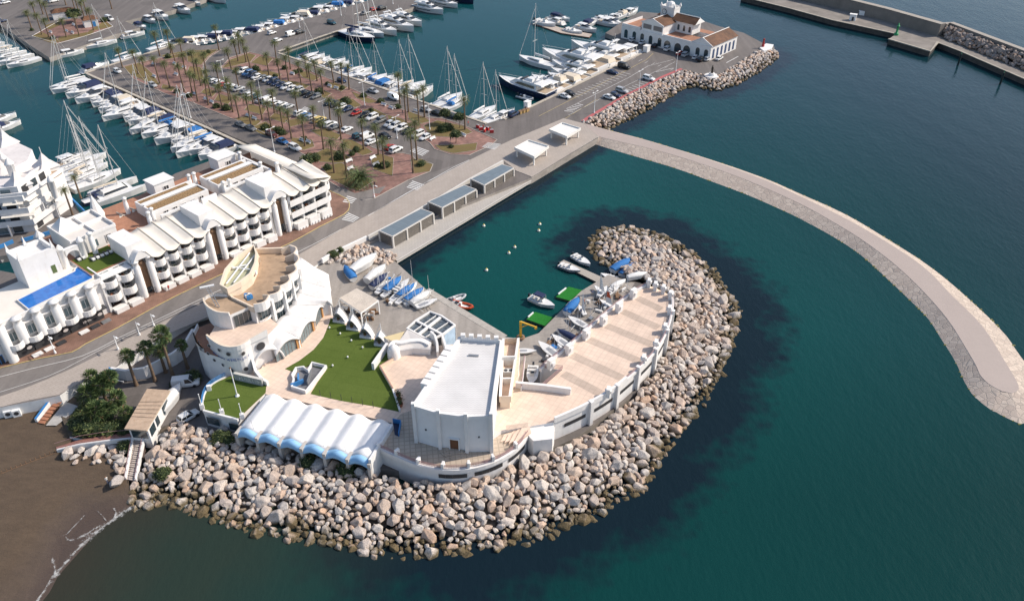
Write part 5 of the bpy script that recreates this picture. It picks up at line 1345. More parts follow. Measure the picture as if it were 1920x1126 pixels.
# ---------------------------------------------------------------- screen wall, apse, skylight pavilion
m = MB(); m.wall(V([(700, 693), (727, 654)], T), 1.5, .5, WHITE2, WHITE); tag(m.build('screen_wall'), 'free-standing white screen wall on the upper right of the lawn', 'wall')
m = MB(); q = V([(713, 690), (737, 676)], T)+V([(737, 732)], T)
m.wall([q[1], q[0], q[2]], .7, .25, CREAM, plain('rose coping', (.42, .25, .20))); tag(m.build('garden_wall'), 'low cream wall with rose coping between lawn and auditorium court', 'wall')
m = MB(); m.wall(V([(737, 733), (744, 752), (750, 772)], T), .6, .3, WHITE); tag(m.build('garden_wall'), 'short low white wall behind the flower pots', 'wall')
def skylight():
    t = thing('glazed_pavilion', 'octagonal white-framed glass roof pavilion behind the auditorium court', 'pavilion', at(805, 640, L))
    oc = V([(763.5, 617), (780, 602.5), (806.5, 586), (828, 593.7), (853, 611), (832, 627), (806.5, 640.5)], T+.8)
    m = MB(); m.wall(oc, .4, .35, WHITE, closed=True); c = sum(oc, Vector())/7
    A_, B_, C_, D_ = oc[0].lerp(oc[6], .45), oc[3], oc[2].lerp(oc[1], .6), oc[5]
    m.wall([oc[0].lerp(oc[6], .5), oc[2].lerp(oc[4], .42)], .35, .55, WHITE); m.wall([oc[1], oc[5].lerp(oc[6], .1)], .36, .45, WHITE)
    for f in (.25, .75): m.wall([oc[0].lerp(oc[6], f), oc[2].lerp(oc[4], f)], .25, .1, WHITE)
    m.build('roof_frame', t)
    m = MB(); m.poly([p-Vector((0, 0, .05)) for p in oc], plain('tinted glass roof', (.10, .12, .135), .15, var=.7, scale=1.2, spec=.8)); m.build('glass_roof', t)
    m = MB(); m.wall([Vector((p.x, p.y, L)) for p in oc[3:6]], T+.8-L, .2, plain('pale blue panel', (.42, .55, .68), .5, var=.2)); m.build('blue_wall', t)
    for p in oc: m = MB(); m.box(Vector((p.x, p.y, L)), (.25, .25, T+.8-L), 0, WHITE); m.build('column', t)
    m = MB(); m.wall([Vector((p.x, p.y, L)) for p in (oc[0], oc[1], oc[2], oc[3])], 1.4, .12, plain('clear glazing', (.25, .30, .32), .2, var=.4)); m.build('glazing', t)
    # sloping white roof and apse wall
    a = thing('apse', 'curved white apse wall with a pale sloping roof at the head of the court', 'building', at(770, 660, T))
    m = MB(); rf = [at(763.5, 618, T+2.0), at(806, 641, T+2.0), at(806, 653, T+1.5), at(775, 651, T+1.5), at(744, 657, T+1.5), at(747, 642, T+1.7)]
    sheet(m, rf, plain('aged white roof', (.66, .62, .58), .85, var=.08)); m.wall([p-Vector((0, 0, 1.6)) for p in rf], 1.55, .3, WHITE, closed=True); m.build('roof', a)
    m = MB(); ar = V(smooth_line([(737, 673), (735, 664), (741, 656), (755, 657), (770, 654), (790, 653), (807, 660)], 3), T); m.wall(ar, 2.1, .9, WHITE); m.build('apse_wall', a)
    m = MB(); m.lathe(at(739, 668, T), [(1.25, 0), (1.2, 1.2), (.95, 2.1), (.5, 2.6), (0, 2.75)], 14, WHITE); m.build('rounded_end', a)
    m = MB(); ar = V([(809, 640), (817, 648), (821, 660), (821, 670)], T); m.wall(ar, [2.6, 2.6, 2.2, 1.4], .4, WHITE); m.build('curved_wing_wall', a)
    m = MB(); w_ = V([(830, 642), (838, 668), (845, 640), (858, 628)], T); m.wall(w_[:2], 2.0, .4, WHITE); m.build('side_wall', a)
    y = MB(); y.poly([at(718.5, 632, 7.0), at(758.6, 621, 7.4), at(746, 643.5, 6.6)], plain('yellow shade cloth', (.72, .58, .33), .8, var=.05)); o = y.build('shade_sail'); tag(o, 'pale yellow triangular shade sail beside the glass pavilion', 'shade sail'); md = o.modifiers.new('t', 'SOLIDIFY'); md.thickness = .04
skylight()
# pots beside the court
for i, (u, v) in enumerate([(747, 743), (749, 752), (751, 761)]):
    q = at(u, v, T); t = thing('flower_pot', 'terracotta pot with a plant by the auditorium court, '+['top', 'middle', 'bottom'][i]+' of three', 'pot', q, group='flower pots by the court'); m = MB(); m.lathe(q, [(.35, 0), (.5, .6), (.45, .65)], 9, plain('terracotta pot', (.35, .13, .07))); m.build('pot', t)
    m = MB(); rn = random.Random(i+40)
    for k_ in range(70): c_ = q+Vector((rn.gauss(0, .3), rn.gauss(0, .3), .8+abs(rn.gauss(0, .35)))); m.poly([c_+Vector([rn.uniform(-.2, .2) for _ in '123']) for _ in '123'], plain('pot plant dark', (.06, .09, .03), .8, var=.4, scale=4))
    m.build('plant', t)
# ---------------------------------------------------------------- pergola in the yard
def pergola():
    t = thing('pergola', 'white slatted pergola roof in the boat yard beside the lawn', 'pergola', at(675, 575, L))
    H = L+3.2; q = [at(637, 561, H), at(669, 543, H), at(709, 565, H), at(677, 588, H)]
    m = MB(); m.wall(q, .3, .25, WMET, closed=True)
    for f in (.25, .5, .75): m.wall([q[0].lerp(q[3], f), q[1].lerp(q[2], f)], .28, .2, WMET)
    m.build('frame', t)
    sl = plain('cream slats', (.62, .55, .47), .7)
    m = MB()
    for i in range(27): f = (i+.5)/27; m.wall([q[0].lerp(q[1], f)+Vector((0, 0, .3)), q[3].lerp(q[2], f)+Vector((0, 0, .3))], .1, .15, sl)
    m.build('slats', t)
    for p in q+[q[0].lerp(q[3], .5), q[1].lerp(q[2], .5)]: m = MB(); m.box(Vector((p.x, p.y, L)), (.22, .22, 3.25), AD, WMET); m.build('column', t)
    m = MB(); rn = random.Random(3); c = sum(q, Vector())/4
    for i in range(60):
        a_, b_ = rn.random(), rn.random(); p = q[0].lerp(q[1], a_).lerp(q[3].lerp(q[2], a_), b_); m.box(Vector((p.x, p.y, L)), (rn.uniform(.4, 1.6), rn.uniform(.3, .8), rn.uniform(.3, 1.0)), rn.uniform(0, 3), rn.choice([DARK, GREYM, BROWN, WHITE2]))
    tag(m.build('stored_gear'), 'jumble of stored rigging and gear under the slatted pergola', 'gear', kind='stuff')
pergola()
# ================================================================ white apartment front
O_ = at(610, 395, 3.0); EX = Vector((-.63264, -.77445, 0)); EY = Vector((-.77445, .63264, 0)); AZX = atan2(EX.y, EX.x)
def A(s, d, z): return Vector((O_.x, O_.y, 0))+EX*s+EY*d+Vector((0, 0, z))
def abox(m, s0, s1, d0, d1, z0, z1, mat, top=None): m.prism(xy([A(s0, d0, 0), A(s1, d0, 0), A(s1, d1, 0), A(s0, d1, 0)]), z0, z1, mat, top, bottom=False); return m
def one(name, parent, fn, *a, **k): m = MB(); fn(m, *a, **k); return m.build(name, parent)
def gq(m, s0, s1, d, z0, z1, mat): m.poly([A(s0, d, z0), A(s1, d, z0), A(s1, d, z1), A(s0, d, z1)], mat)
def gqs(m, s, d0, d1, z0, z1, mat): m.poly([A(s, d0, z0), A(s, d1, z0), A(s, d1, z1), A(s, d0, z1)], mat)
def window(par, s0, s1, d, z0, z1, n=2, mat=None, fr=None):
    m = MB(); gq(m, s0, s1, d-.03, z0, z1, mat or GLASSL); w_ = m.build('window', par); m = MB()
    for i in range(n+1):
        s = s0+(s1-s0)*i/n; abox(m, s-.05, s+.05, d-.10, d-.035, z0, z1, fr or WHITE)
    for z in (z0, z1-.08): abox(m, s0+.055, s1-.055, d-.11, d-.036, z, z+.08, fr or WHITE)
    m.build('frame', w_)
def balcony(par, s0, s1, d, z, bulge=1.5, h=1.45):
    n = 8; pts = [A(s0+(s1-s0)*i/n, d-bulge*sin(pi*i/n)**.6, z) for i in range(n+1)]
    m = MB(); m.prism(xy(pts), z-.25, z-.02, WHITE, WHITE2, bottom=True); m.wall([p-Vector((0, 0, .02)) for p in pts], h, .18, WHITE); m.build('balcony', par)
def canopy_roof(par, s0, s1, nb, zf=12.4, zb=14.0, d0=-2.0, d1=8.5, lab=None):
    w_ = (s1-s0)/nb
    for b in range(nb):
        m = MB(); n, r = 8, 8; vs = []
        for j in range(r+1):
            g_ = j/r
            for i in range(n+1):
                f = i/n; z = zf+(zb-zf)*(g_**.8)-.55*sin(pi*f)*(1-.3*g_)+.12*abs(sin(3*pi*g_))*0
                vs.append(A(s0+w_*(b+f), d0+(d1-d0)*g_-.35*sin(pi*f)*(g_ < .1), z))
        k = n+1; m.mesh(vs, [[j*k+i, j*k+i+1, (j+1)*k+i+1, (j+1)*k+i] for j in range(r) for i in range(n)], CANV, True)
        o = m.build('canopy_bay', par); md = o.modifiers.new('t', 'SOLIDIFY'); md.thickness = .12
        if b: 
            m = MB()
            for j in range(r):
                g0, g1 = j/r, (j+1)/r
                m.tube(A(s0+w_*b, d0+(d1-d0)*g0, zf+(zb-zf)*g0**.8+.05), A(s0+w_*b, d0+(d1-d0)*g1, zf+(zb-zf)*g1**.8+.05), .17, n=5, mat=plain('taupe canopy seam', (.46, .41, .35), .8))
            m.build('canopy_rib', par)
def column(par, s, d, z0, z1, r=.75):
    m = MB(); c = A(s, d, 0); m.lathe(c, [(r, z0), (r, z1-1.6), (r*.8, z1-1.4), (r*.8, z1-.5), (r*1.05, z1-.4), (r*1.05, z1-.2), (r*.5, z1), (0, z1+.1)], 12, WHITE); m.build('column', par)
def stair_tower(par, s0, s1):
    c = (s0+s1)/2; m = MB(); abox(m, s0+.3, s1-.3, .2, 7.6, 2.5, 15.6, WHITE); m.build('tower', par)
    m = MB(); n = 10; q = [A(s0+.3+(s1-s0-.6)*i/n, -.4, 0) for i in range(n+1)]
    vs = []
    for g_, d in ((0, .2), (1, -1.6)):
        for i in range(n+1): vs.append(A(s0+.3+(s1-s0-.6)*i/n, d, 12.6+1.9*sin(pi*i/n)))
    m.mesh(vs+[A(s0+.3, .2, 12.6), A(s1-.3, .2, 12.6)], [[i, i+1, n+2+i, n+1+i] for i in range(n)], WHITE, True)
    m.poly([A(s0+.3, -1.5, 12.6)]+[A(s0+.3+(s1-s0-.6)*i/n, -1.5, 12.6+1.85*sin(pi*i/n)) for i in range(n+1)]+[A(s1-.3, -1.5, 12.6)], WHITE); m.build('arched_gable', par)
    m = MB(); abox(m, c-.75, c+.75, -.5, .2, 5.2, 11.2, BROWN); m.lathe(A(c, -.15, 0), [(.75, 11.2), (.6, 11.7), (.3, 12.0), (0, 12.1)], 10, BROWN); m.build('brown_slot', par)
    for q in (c-1.45, c+1.45): column(par, q, -1.0, 3, 12.6, .72)
    m = MB(); gq(m, c-.6, c+.6, -.3, 3.1, 5.1, GLASS); m.build('door', par)
    m = MB()
    for i in range(3): abox(m, c-.75+i*.7, c-.7+i*.7, -1.75, -1.7, 3.0, 5.3, DARK)
    for z in (3.2, 4.2, 5.2): abox(m, c-.75, c+.7, -1.78, -1.72, z, z+.05, DARK)
    m.build('gate', par)
def unit(par, s0, s1, n, straight=False, top=12.0):
    w_ = (s1-s0)/n
    m = MB(); abox(m, s0, s1, 1.6, 8.5, 2.6, top, WHITE); m.build('wall', par)
    m = MB()
    for z in (6.2, 9.3): abox(m, s0, s1, .2, 1.6, z-.3, z, WHITE)
    abox(m, s0, s1, -.6, 1.6, top-.05, top+.2, WHITE2); m.build('floor_slab', par)
    for i in range(n+1):
        s = s0+w_*i; m = MB(); abox(m, s-.22, s+.22, -.9, 1.6, 2.8, top-.1, WHITE); abox(m, s-.35, s+.35, -1.25, -.5, 9.8, top-.3, WHITE); m.build('fin', par)
    rn = random.Random(int(s0*10))
    for i in range(n):
        a_, b_ = s0+w_*i+.25, s0+w_*(i+1)-.25
        for z in (3.2, 6.3, 9.4): window(par, a_+.2, b_-.2, 1.6, z+.1, z+2.3, 2, DARK if rn.random() < .5 else GLASSL)
        for z in (6.2, 9.3):
            if straight: one('balcony', par, lambda m: (abox(m, a_, b_, -1.5, 1.5, z-.25, z, WHITE), abox(m, a_-.3, b_+.3, -1.62, -1.45, z-.3, z+1.25, WHITE)))
            else: balcony(par, a_-.22, b_+.22, -.2, z)
            if rn.random() < .3: one('sun_blind', par, lambda m: m.mesh([A(a_, .9, z+2.5), A(b_, .9, z+2.5), A(b_, -.6, z+1.9), A(a_, -.6, z+1.9)], [[0, 1, 2, 3]], CANV))
            if rn.random() < .5: one('balcony_furniture', par, lambda m: [m.box(A(a_+.6+q*.9, .5, z), (.5, .5, .7), q, plain('terracotta pot', (.35, .13, .07)) if q == 1 else WMET) for q in range(3)])
            if rn.random() < .55:
                m = MB()
                for k_ in range(26):
                    c_ = A(rn.uniform(a_+.3, b_-.3), rn.uniform(-1.0, 0), z+rn.uniform(.4, 1.35)); r = .2; m.poly([c_+Vector([rn.uniform(-r, r) for _ in '123']) for _ in '123'], plain('balcony plant', (.07, .09, .035), .8, var=.5, scale=5))
                m.build('balcony_plants', par)
        m = MB(); abox(m, a_+.1, b_-.1, -2.6, -2.35, 2.6, 4.7, WHITE); abox(m, a_+.1, b_-.1, -2.35, -.3, 2.6, 4.3, WHITE2)
        for k_ in range(3): abox(m, a_+.4+k_*.9, a_+.85+k_*.9, -2.75, -2.605, 2.6, 3.2, WHITE2)
        m.build('patio_wall', par)
AP = thing('apartment_building', 'long white apartment building with cream canopies and curved balconies along the brick pavement', 'building', A(25, 2, 3))
unit(AP, -.5, 10.8, 3, True); unit(AP, 16.2, 29.0, 4); unit(AP, 33.4, 46.0, 4); unit(AP, 50.3, 57.0, 2, top=11.2)
stair_tower(AP, 10.8, 16.2); stair_tower(AP, 29.0, 33.4); stair_tower(AP, 46.0, 50.3)
canopy_roof(AP, -1.6, 11.2, 4); canopy_roof(AP, 15.6, 29.4, 4); canopy_roof(AP, 33.0, 46.4, 4)
# rounded right-hand corner
for z in (6.2, 9.3):
    n = 10; pts = [A(-.5-2.0*sin(pi/2*i/n), -1.5+3.5*(1-cos(pi/2*i/n)), z) for i in range(n+1)]
    m = MB(); m.prism(xy(pts+[A(0, 2, z)]), z-.25, z, WHITE, bottom=True); m.wall([p-Vector((0, 0, .2)) for p in pts], 1.35, .18, WHITE); m.build('corner_balcony', AP)
m = MB(); abox(m, -2.2, -1.5, .5, 1.2, 2.6, 12, WHITE); m.build('corner_column', AP)
m = MB(); abox(m, -.5, .0, 2, 27, 2, 11.8, WHITE); m.build('end_wall', AP)
for d in range(8): window(AP, 0, .01, 0, 5, 6) if False else None
m = MB()
for d in range(3, 26, 3):
    for z in (4, 7.2, 10): gqs(m, -.53, d, d+1.6, z, z+1.4, GLASSL)
m.build('end_windows', AP)
# end canopy falling to the car park side
m = MB(); n = 16; vs = []
for j in range(n+1):
    f = j/n; sag = -.35*abs(sin(5*pi*f))
    vs += [A(-1.7-.9*f*0, -2+30.6*f, 12.4+sag*.5), A(.9, -2+30.6*f, 13.1+sag*.3), A(4.2, -2+30.6*f, 14.0+sag*.2)]
m.mesh(vs, [[3*j+r, 3*j+r+1, 3*j+4+r, 3*j+3+r] for j in range(n) for r in (0, 1)], CANV, True); o = m.build('end_canopy', AP); md = o.modifiers.new('t', 'SOLIDIFY'); md.thickness = .12
# core and terracotta roof deck
m = MB(); abox(m, 0, 46, 8.5, 26, 2, 12.2, WHITE, TERRF); m.build('core', AP)
# dark roof court behind first canopy
m = MB(); abox(m, 4.4, 7.4, 9.5, 21, 12.2, 12.9, BROWN, BROWN); abox(m, 4.1, 4.35, 9, 22, 12.2, 14.6, CANV); abox(m, 7.45, 7.9, 9, 25, 12.2, 14.6, WHITE); m.build('roof_court', AP)
for s, d in ((6.2, 8.2), (8.6, 11.6), (8.3, 20.5)): column(AP, s, d, 12.2, 16.2, .55)
def penthouse(s0, s1):
    m = MB(); abox(m, s0, s1, 11.0, 14.6, 12.2, 14.7, WHITE, THATCH); abox(m, s0+1.0, s1, 16.2, 18.0, 12.2, 14.9, WHITE, THATCH); abox(m, s0, s1, 14.6, 16.2, 12.2, 15.05, WHITE); m.build('penthouse', AP)
    m = MB()
    for d, z in ((10.9, 12.2), (14.8, 12.2), (18.1, 12.2)): abox(m, s0-.3, s1+.3, d-.2, d+.2, z, 15.0, WHITE)
    abox(m, s0-.3, s0, 11.15, 14.55, 12.2, 15.0, WHITE); abox(m, s1, s1+.3, 11.15, 17.85, 12.2, 15.0, WHITE); m.build('parapet', AP)
    m = MB(); abox(m, s0+3.5, s1-.5, 8.8, 9.3, 12.2, 14.4, WHITE); abox(m, s0-.5, s0+3.3, 7.6, 8.2, 12.2, 14.9, WHITE); m.build('terrace_wall', AP)
    k = 5
    for i in range(k): a_ = s0+1.2+i*(s1-s0-2.2)/k; window(AP, a_, a_+1.1, 10.7, 12.7, 14.2, 2, DARK)
penthouse(8.8, 21.0); penthouse(24.2, 37.6)
for s, d in ((19.0, 9.3), (20.6, 9.3), (22.3, 18.8), (23.7, 18.8), (38.2, 10.5), (39.6, 9.4), (39.4, 19.6)): column(AP, s, d, 12.2, 16.3, .5)
for i, (s, d) in enumerate([(11.5, 23.2), (28.8, 23.0)]):
    m = MB(); abox(m, s-2.6, s+2.4, d-1.6, d+2.6, 10, 15.4, WHITE); abox(m, s-2.8, s+2.6, d-1.8, d+2.8, 15.4, 15.6, WHITE2); m.build('rooftop_room', AP); window(AP, s-1, s+.3, d-1.62, 13.0, 14.4, 2, DARK)
# water-side canopies
for s0, s1, nb in ((13.6, 26.0, 4), (31.6, 44, 4)): canopy_roof(AP, s0, s1, nb, 11.0, 12.5, 27.5, 19.2)
# white house with a glazed pyramid near the pool garden
HB = thing('roof_house', 'white roof house with pyramid cap and pale flat roof beside the pool garden', 'house', A(51, 15, 12))
m = MB(); abox(m, 46.0, 57.5, 1.6, 24, 2, 11.9, WHITE, TERRF); m.build('base', HB)
m = MB(); abox(m, 46.6, 56.2, 10.5, 20.5, 11.9, 15.4, WHITE, plain('pale roof sheet', (.66, .62, .57), .8, var=.07)); m.build('wall', HB)
m = MB(); m.wall([A(46.6, 10.5, 15.3), A(56.2, 10.5, 15.3), A(56.2, 20.5, 15.3), A(46.6, 20.5, 15.3)], .7, .3, WHITE, closed=True); abox(m, 50.6, 50.8, 10.8, 20.2, 15.4, 15.9, WHITE); abox(m, 46.8, 56, 15.2, 15.4, 15.4, 16.2, WHITE); m.build('parapet', HB)
m = MB(); b_ = [A(51.5, 16.2, 15.45), A(56, 16.2, 15.45), A(56, 20.2, 15.45), A(51.5, 20.2, 15.45)]; ap_ = A(53.8, 18.2, 18.0)
for p, q in zip(b_, b_[1:]+b_[:1]): m.poly([p, q, ap_], WHITE2)
m.build('pyramid_roof', HB)
window(HB, 48, 49.2, 10.45, 12.6, 14.4, 2, DARK); window(HB, 51, 52.2, 10.45, 12.6, 14.4, 2)
def cone_tent(s, d, z, r, h, lab, grp=None):
    t = thing('pointed_turret', lab, 'turret', A(s, d, z), group=grp)
    m = MB(); m.lathe(A(s, d, 0), [(r, z), (r, z+h*.45), (r*1.08, z+h*.47), (r*.95, z+h*.55), (r*.35, z+h*.85), (0, z+h)], 8, WHITE, False); m.build('turret_wall', t)
    m = MB(); m.tube(A(s, d, z+h), A(s, d, z+h+1.0), .06, n=4, mat=WMET); m.build('finial', t)
cone_tent(45.2, 21.8, 9, 1.5, 9.5, 'pleated white pointed turret above the moored catamaran')
cone_tent(58.6, 20.0, 8, 1.6, 7.2, 'white pointed turret between the blue basin and the roof house')
# ---------------------------------------------------------------- pool block
PB = thing('pool_building', 'white apartment block carrying the long rooftop swimming pool', 'building', A(66, 2, 3))
m = MB(); abox(m, 56.5, 76.5, -.5, 12, 2, 11.3, WHITE, plain('pool terrace cream', (.72, .67, .60), .8, var=.05)); m.build('wall', PB)
m = MB(); abox(m, 53, 63, 12, 24, 2, 11.3, WHITE, TURF); m.build('wall', PB)
PZ = 11.6
def wmat():
    m, t, p = newmat('pool water'); v = pos(t)
    t.l(ramp(t, noi(t, v, .8, 3, .6), [(.3, (.01, .105, .40)), (.7, (.03, .19, .56))]), p.inputs['Base Color']); p.inputs['Roughness'].default_value = .08
    bump(t, p, noi(t, v, 2.0, 2), .2, .05); return m
pl = V([(54, 580), (32, 562), (140, 508), (141, 503), (165, 490), (171, 491), (162, 500), (163, 508), (176, 512), (174, 522), (101, 557)], PZ)
m = MB(); m.poly(pl, wmat()); o = m.build('pool_water', PB); o['label'] = 'bright blue water of the rooftop pool'
m = MB(); m.wall([p-Vector((0, 0, .3)) for p in pl], .42, .3, plain('pool coping', (.72, .68, .62), .7), closed=True); m.build('pool_edge', PB)
m = MB(); m.wall([A(56.9, -.6, 11.0), A(76.4, -.6, 11.0)], .9, .35, WHITE); m.wall([A(56.6, -.5, 11.2), A(56.6, 5, 11.2)], .9, .3, WHITE); m.build('parapet', PB)
for k_ in range(5):
    s = 59.8+k_*3.5; column(PB, s, -1.5, 6.4, 12.2, .95)
    a_, b_ = s+.6, s+2.9
    window(PB, a_, b_, -.55, 7.0, 9.0, 3, GLASSL); balcony(PB, a_-.75, b_+.75, -.9, 6.4, 2.0, 1.1)
    m = MB(); abox(m, a_-.2, b_+.2, -1.3, -.3, 10.0, 10.2, WHITE); m.build('sill', PB)
    one('shop_front', PB, lambda m: gq(m, s-.9, s+2.4, -1.55, 3.1, 5.9, DARK))
m = MB(); abox(m, 58, 76, -2.2, -.25, 5.9, 6.05, DARK); m.build('shop_awning', PB)
m = MB()
for k_ in range(7):
    if k_ == 3: continue
    abox(m, 58.5+k_*2.3, 60.3+k_*2.3, -3.6, -2.5, 3.0, 3.9, random.Random(k_).choice([WHITE2, DARK, WHITE, GREYM]))
m.build('shop_terrace', PB)
for k_ in range(5):
    p = A(59.8+k_*3.5, -2.3, 5.0); az = atan2(-EY.y, -EY.x); m = MB(); pm_ = plain('pale shop lettering', (.5, .45, .42))
    if k_ % 2: strokes(m, p, EX*-1, az, 4, .45, .5, pm_, random.Random(k_))
    else: disc(m, p+Vector((0, 0, .4)), az, .5, pm_, 14, sq=.7)
    m.build('shop_emblem', PB)
# castle-like white block behind the pool, with arch and turrets
CB = thing('castle_block', 'tall white castle-like block with roof horns beside the pool', 'tower', A(63, 8, 11))
m = MB(); abox(m, 60.2, 67.2, 7.8, 8.3, 3, 17.6, WHITE); abox(m, 60.2, 60.7, 8.3, 13.5, 3, 17.6, WHITE); abox(m, 66.7, 67.2, 8.3, 13.5, 3, 17.6, WHITE); abox(m, 60.7, 66.7, 13.0, 13.5, 3, 17.6, WHITE); abox(m, 60.7, 66.7, 8.3, 13.0, 3, 16.4, WHITE2); m.build('wall', CB)
for s, d in ((60.5, 8.1), (66.9, 8.1), (60.5, 13.2), (66.9, 13.2), (63.5, 13.2)):
    m = MB(); m.lathe(A(s, d, 0), [(.5, 17.6), (.25, 18.3), (0, 19.6)], 4, WHITE, False); m.build('horn', CB)
m = MB(); gq(m, 61.3, 62.2, 7.77, 12.2, 14.0, plain('arched opening', (.10, .14, .05))); m.build('opening', CB)
_A = A
def A(s, d, z): return _A(s-3.0, d+1.9, z)
AR = thing('garden_arch', 'white arch with two capped pillars on the turf roof by the pool', 'arch', A(59.5, 8, 11.3))
for s in (57.8, 62.0):
    m = MB(); m.lathe(A(s, 7.6, 0), [(.6, 11.3), (.6, 15.6), (.75, 15.7), (.7, 16.0), (.3, 16.6), (0, 16.9)], 10, WHITE); m.build('pillar', AR)
m = MB(); n = 10
for i in range(n):
    a0, a1 = pi*i/n, pi*(i+1)/n
    q = [(59.9+1.35*cos(a0), 13.4+1.1*sin(a0)), (59.9+1.35*cos(a1), 13.4+1.1*sin(a1)), (59.9+2.0*cos(a1), 15.2), (59.9+2.0*cos(a0), 15.2)]
    for d in (7.35, 7.85): m.poly([A(s, d, z) for s, z in q], WHITE)
    m.poly([A(q[0][0], 7.35, q[0][1]), A(q[1][0], 7.35, q[1][1]), A(q[1][0], 7.85, q[1][1]), A(q[0][0], 7.85, q[0][1])], WHITE)
abox(m, 58, 61.8, 7.3, 7.9, 15.1, 15.4, WHITE); abox(m, 61.2, 61.6, 7.35, 7.85, 11.3, 15.1, WHITE); abox(m, 58.2, 58.6, 7.35, 7.85, 11.3, 15.1, WHITE); m.build('arch_wall', AR)
column(AR, 55.6, 7.4, 11.3, 17, .55)
A = _A
# sunbeds
sb0 = None
for i in range(7):
    p = A(50.6+i*.95, 7.2 if i < 5 else 9.4, 12.35-.4)
    m = MB(); m.box(p, (1.9, .6, .3), AZX+pi/2, plain('dark sunbed', (.07, .07, .08), .7)); m.box(p+EY*(-.7)+Vector((0, 0, .3)), (.5, .6, .35), AZX+pi/2, WMET)
    tag(m.build('sunbed'), 'dark sunbed, '+ORD[i]+' of the row beside the roof house turf', 'sunbed', 'sunbeds on the turf roof')
m = MB(); abox(m, 49.5, 57.2, 2.2, 10.3, 11.9, 11.97, TURF); m.build('roof_turf', PB)
# block left of the pool, mostly cut by the picture's edge
LB = thing('corner_building', 'white building with dark windows at the left picture edge by the road', 'building', A(80, 2, 3))
m = MB(); abox(m, 76.6, 96, -.6, 14, 2, 12, WHITE, plain('cream roof', (.66, .62, .55), .8)); m.build('wall', LB)
m = MB(); m.wall([A(76.8, 14, 12), A(76.8, -.4, 12), A(96, -.4, 12)], .9, .4, WHITE); m.build('parapet', LB)
column(LB, 76.9, -1.5, 3, 13, .9)
for s in (78.2, 80.6, 83, 86, 89, 92):
    for z in (6.9, 9.4): window(LB, s, s+1.9, -.65, z, z+1.5, 3, DARK)
    window(LB, s, s+1.9, -.65, 3.2, 5.6, 3, DARK, BLUE)
# ================================================================ complex at the left edge, across the small basin
QB = thing('harbour_complex', 'stepped white harbour apartments with pyramid caps at the left edge', 'building', at(50, 400, L))
def qbox(name, pts, zt, mat=WHITE, top=None, z0=L): m = MB(); m.prism(xy(V(pts, zt)), z0, zt, mat, top or ROOFW); return m.build(name, QB)
ROOFW = plain('rosy white roof', (.66, .62, .60), .85, var=.14, scale=.25, stain=(.42, .38, .36), stainamt=.6)
Wl, Cc, Wr = at(-60, 380, 10.6), at(52, 368, 10.6), at(119, 322, 10.6)
_o = Vector((.6, -2.3, 0)); Wl, Cc, Wr = [Vector((p.x, p.y, L))+_o for p in (Wl, Cc, Wr)]
n1 = Vector((-(Cc-Wl).y, (Cc-Wl).x, 0)).normalized(); n2 = Vector((-(Wr-Cc).y, (Wr-Cc).x, 0)).normalized()
def qline(off, z): return [Vector((p.x, p.y, z)) for p in (Wl+n1*off, Cc+(n1+n2)*off*.62, Wr+n2*off)]
for k in range(3):
    z = L+2.9*(k+1); o1 = .7*k; ln = qline(o1, z-.5)
    m = MB(); m.wall(ln, 1.45, .25, WHITE); m.build('balcony_front', QB)
    bk = qline(o1+1.7, 0); m = MB(); m.prism(xy(qline(o1, 0)+bk[::-1]), z-.55, z-.3, WHITE2); m.build('floor_slab', QB)
for k in range(4):
    ln = qline(1.4+.7*min(k, 2), L+2.9*k)
    m = MB(); m.wall(ln, 2.9, .3, WHITE2); m.build('facade', QB)
    for si, (a, b) in enumerate(zip(ln, ln[1:])):
        w_ = (b-a).length; q = 1.0; rn = random.Random(k*7+si)
        while q < w_-3:
            m = MB(); quad_on(m, a, b, q/w_, (q+2.1)/w_, a.z+.2, a.z+2.3, rn.choice([DARK, GLASSL, GLASS]), .22); m.build('window', QB); q += 3.3
            if rn.random() < .45 and k < 3: fn_ = MB(); c = a.lerp(b, (q-.4)/w_); fn_.box(c-(n2 if si else n1)*.9, (.3, 1.5, 2.9), atan2((b-a).y, (b-a).x), WHITE); fn_.build('fin', QB)
for si, f, k in ((0, .82, 2), (0, .93, 1), (0, .7, 1), (1, .2, 2), (1, .55, 1)):
    ln = qline(.7*k+.4, L+2.9*k+2.4); p = ln[si].lerp(ln[si+1], f); az = atan2((ln[si+1]-ln[si]).y, (ln[si+1]-ln[si]).x)
    m = MB(); m.box(p, (4.4, 2.6, .12), az, CANV, Matrix.Rotation(.35, 3, 'X')); m.build('awning', QB)
qbox('roof', [(-60, 372), (-60, 270), (33, 270), (62, 296), (118, 322), (86, 346), (50, 368)], 10.6)
qbox('brown_terrace', [(92, 322), (112, 318), (117, 325), (90, 342)], 11.0, WHITE, ROOFB)
m = MB(); m.wall(V([(118, 321), (86, 343), (52, 366), (-60, 378)], 11.2), .9, .35, WHITE); m.wall(V([(84, 316), (60, 330), (40, 352)], 11.4), 1.2, .35, WHITE); m.build('parapet', QB)
qbox('upper_wall', [(-60, 262), (-60, 318), (20, 318), (52, 300), (60, 280), (30, 266)], 12.6)
qbox('upper_wall', [(-60, 330), (-60, 366), (28, 358), (46, 340), (30, 330)], 12.2)
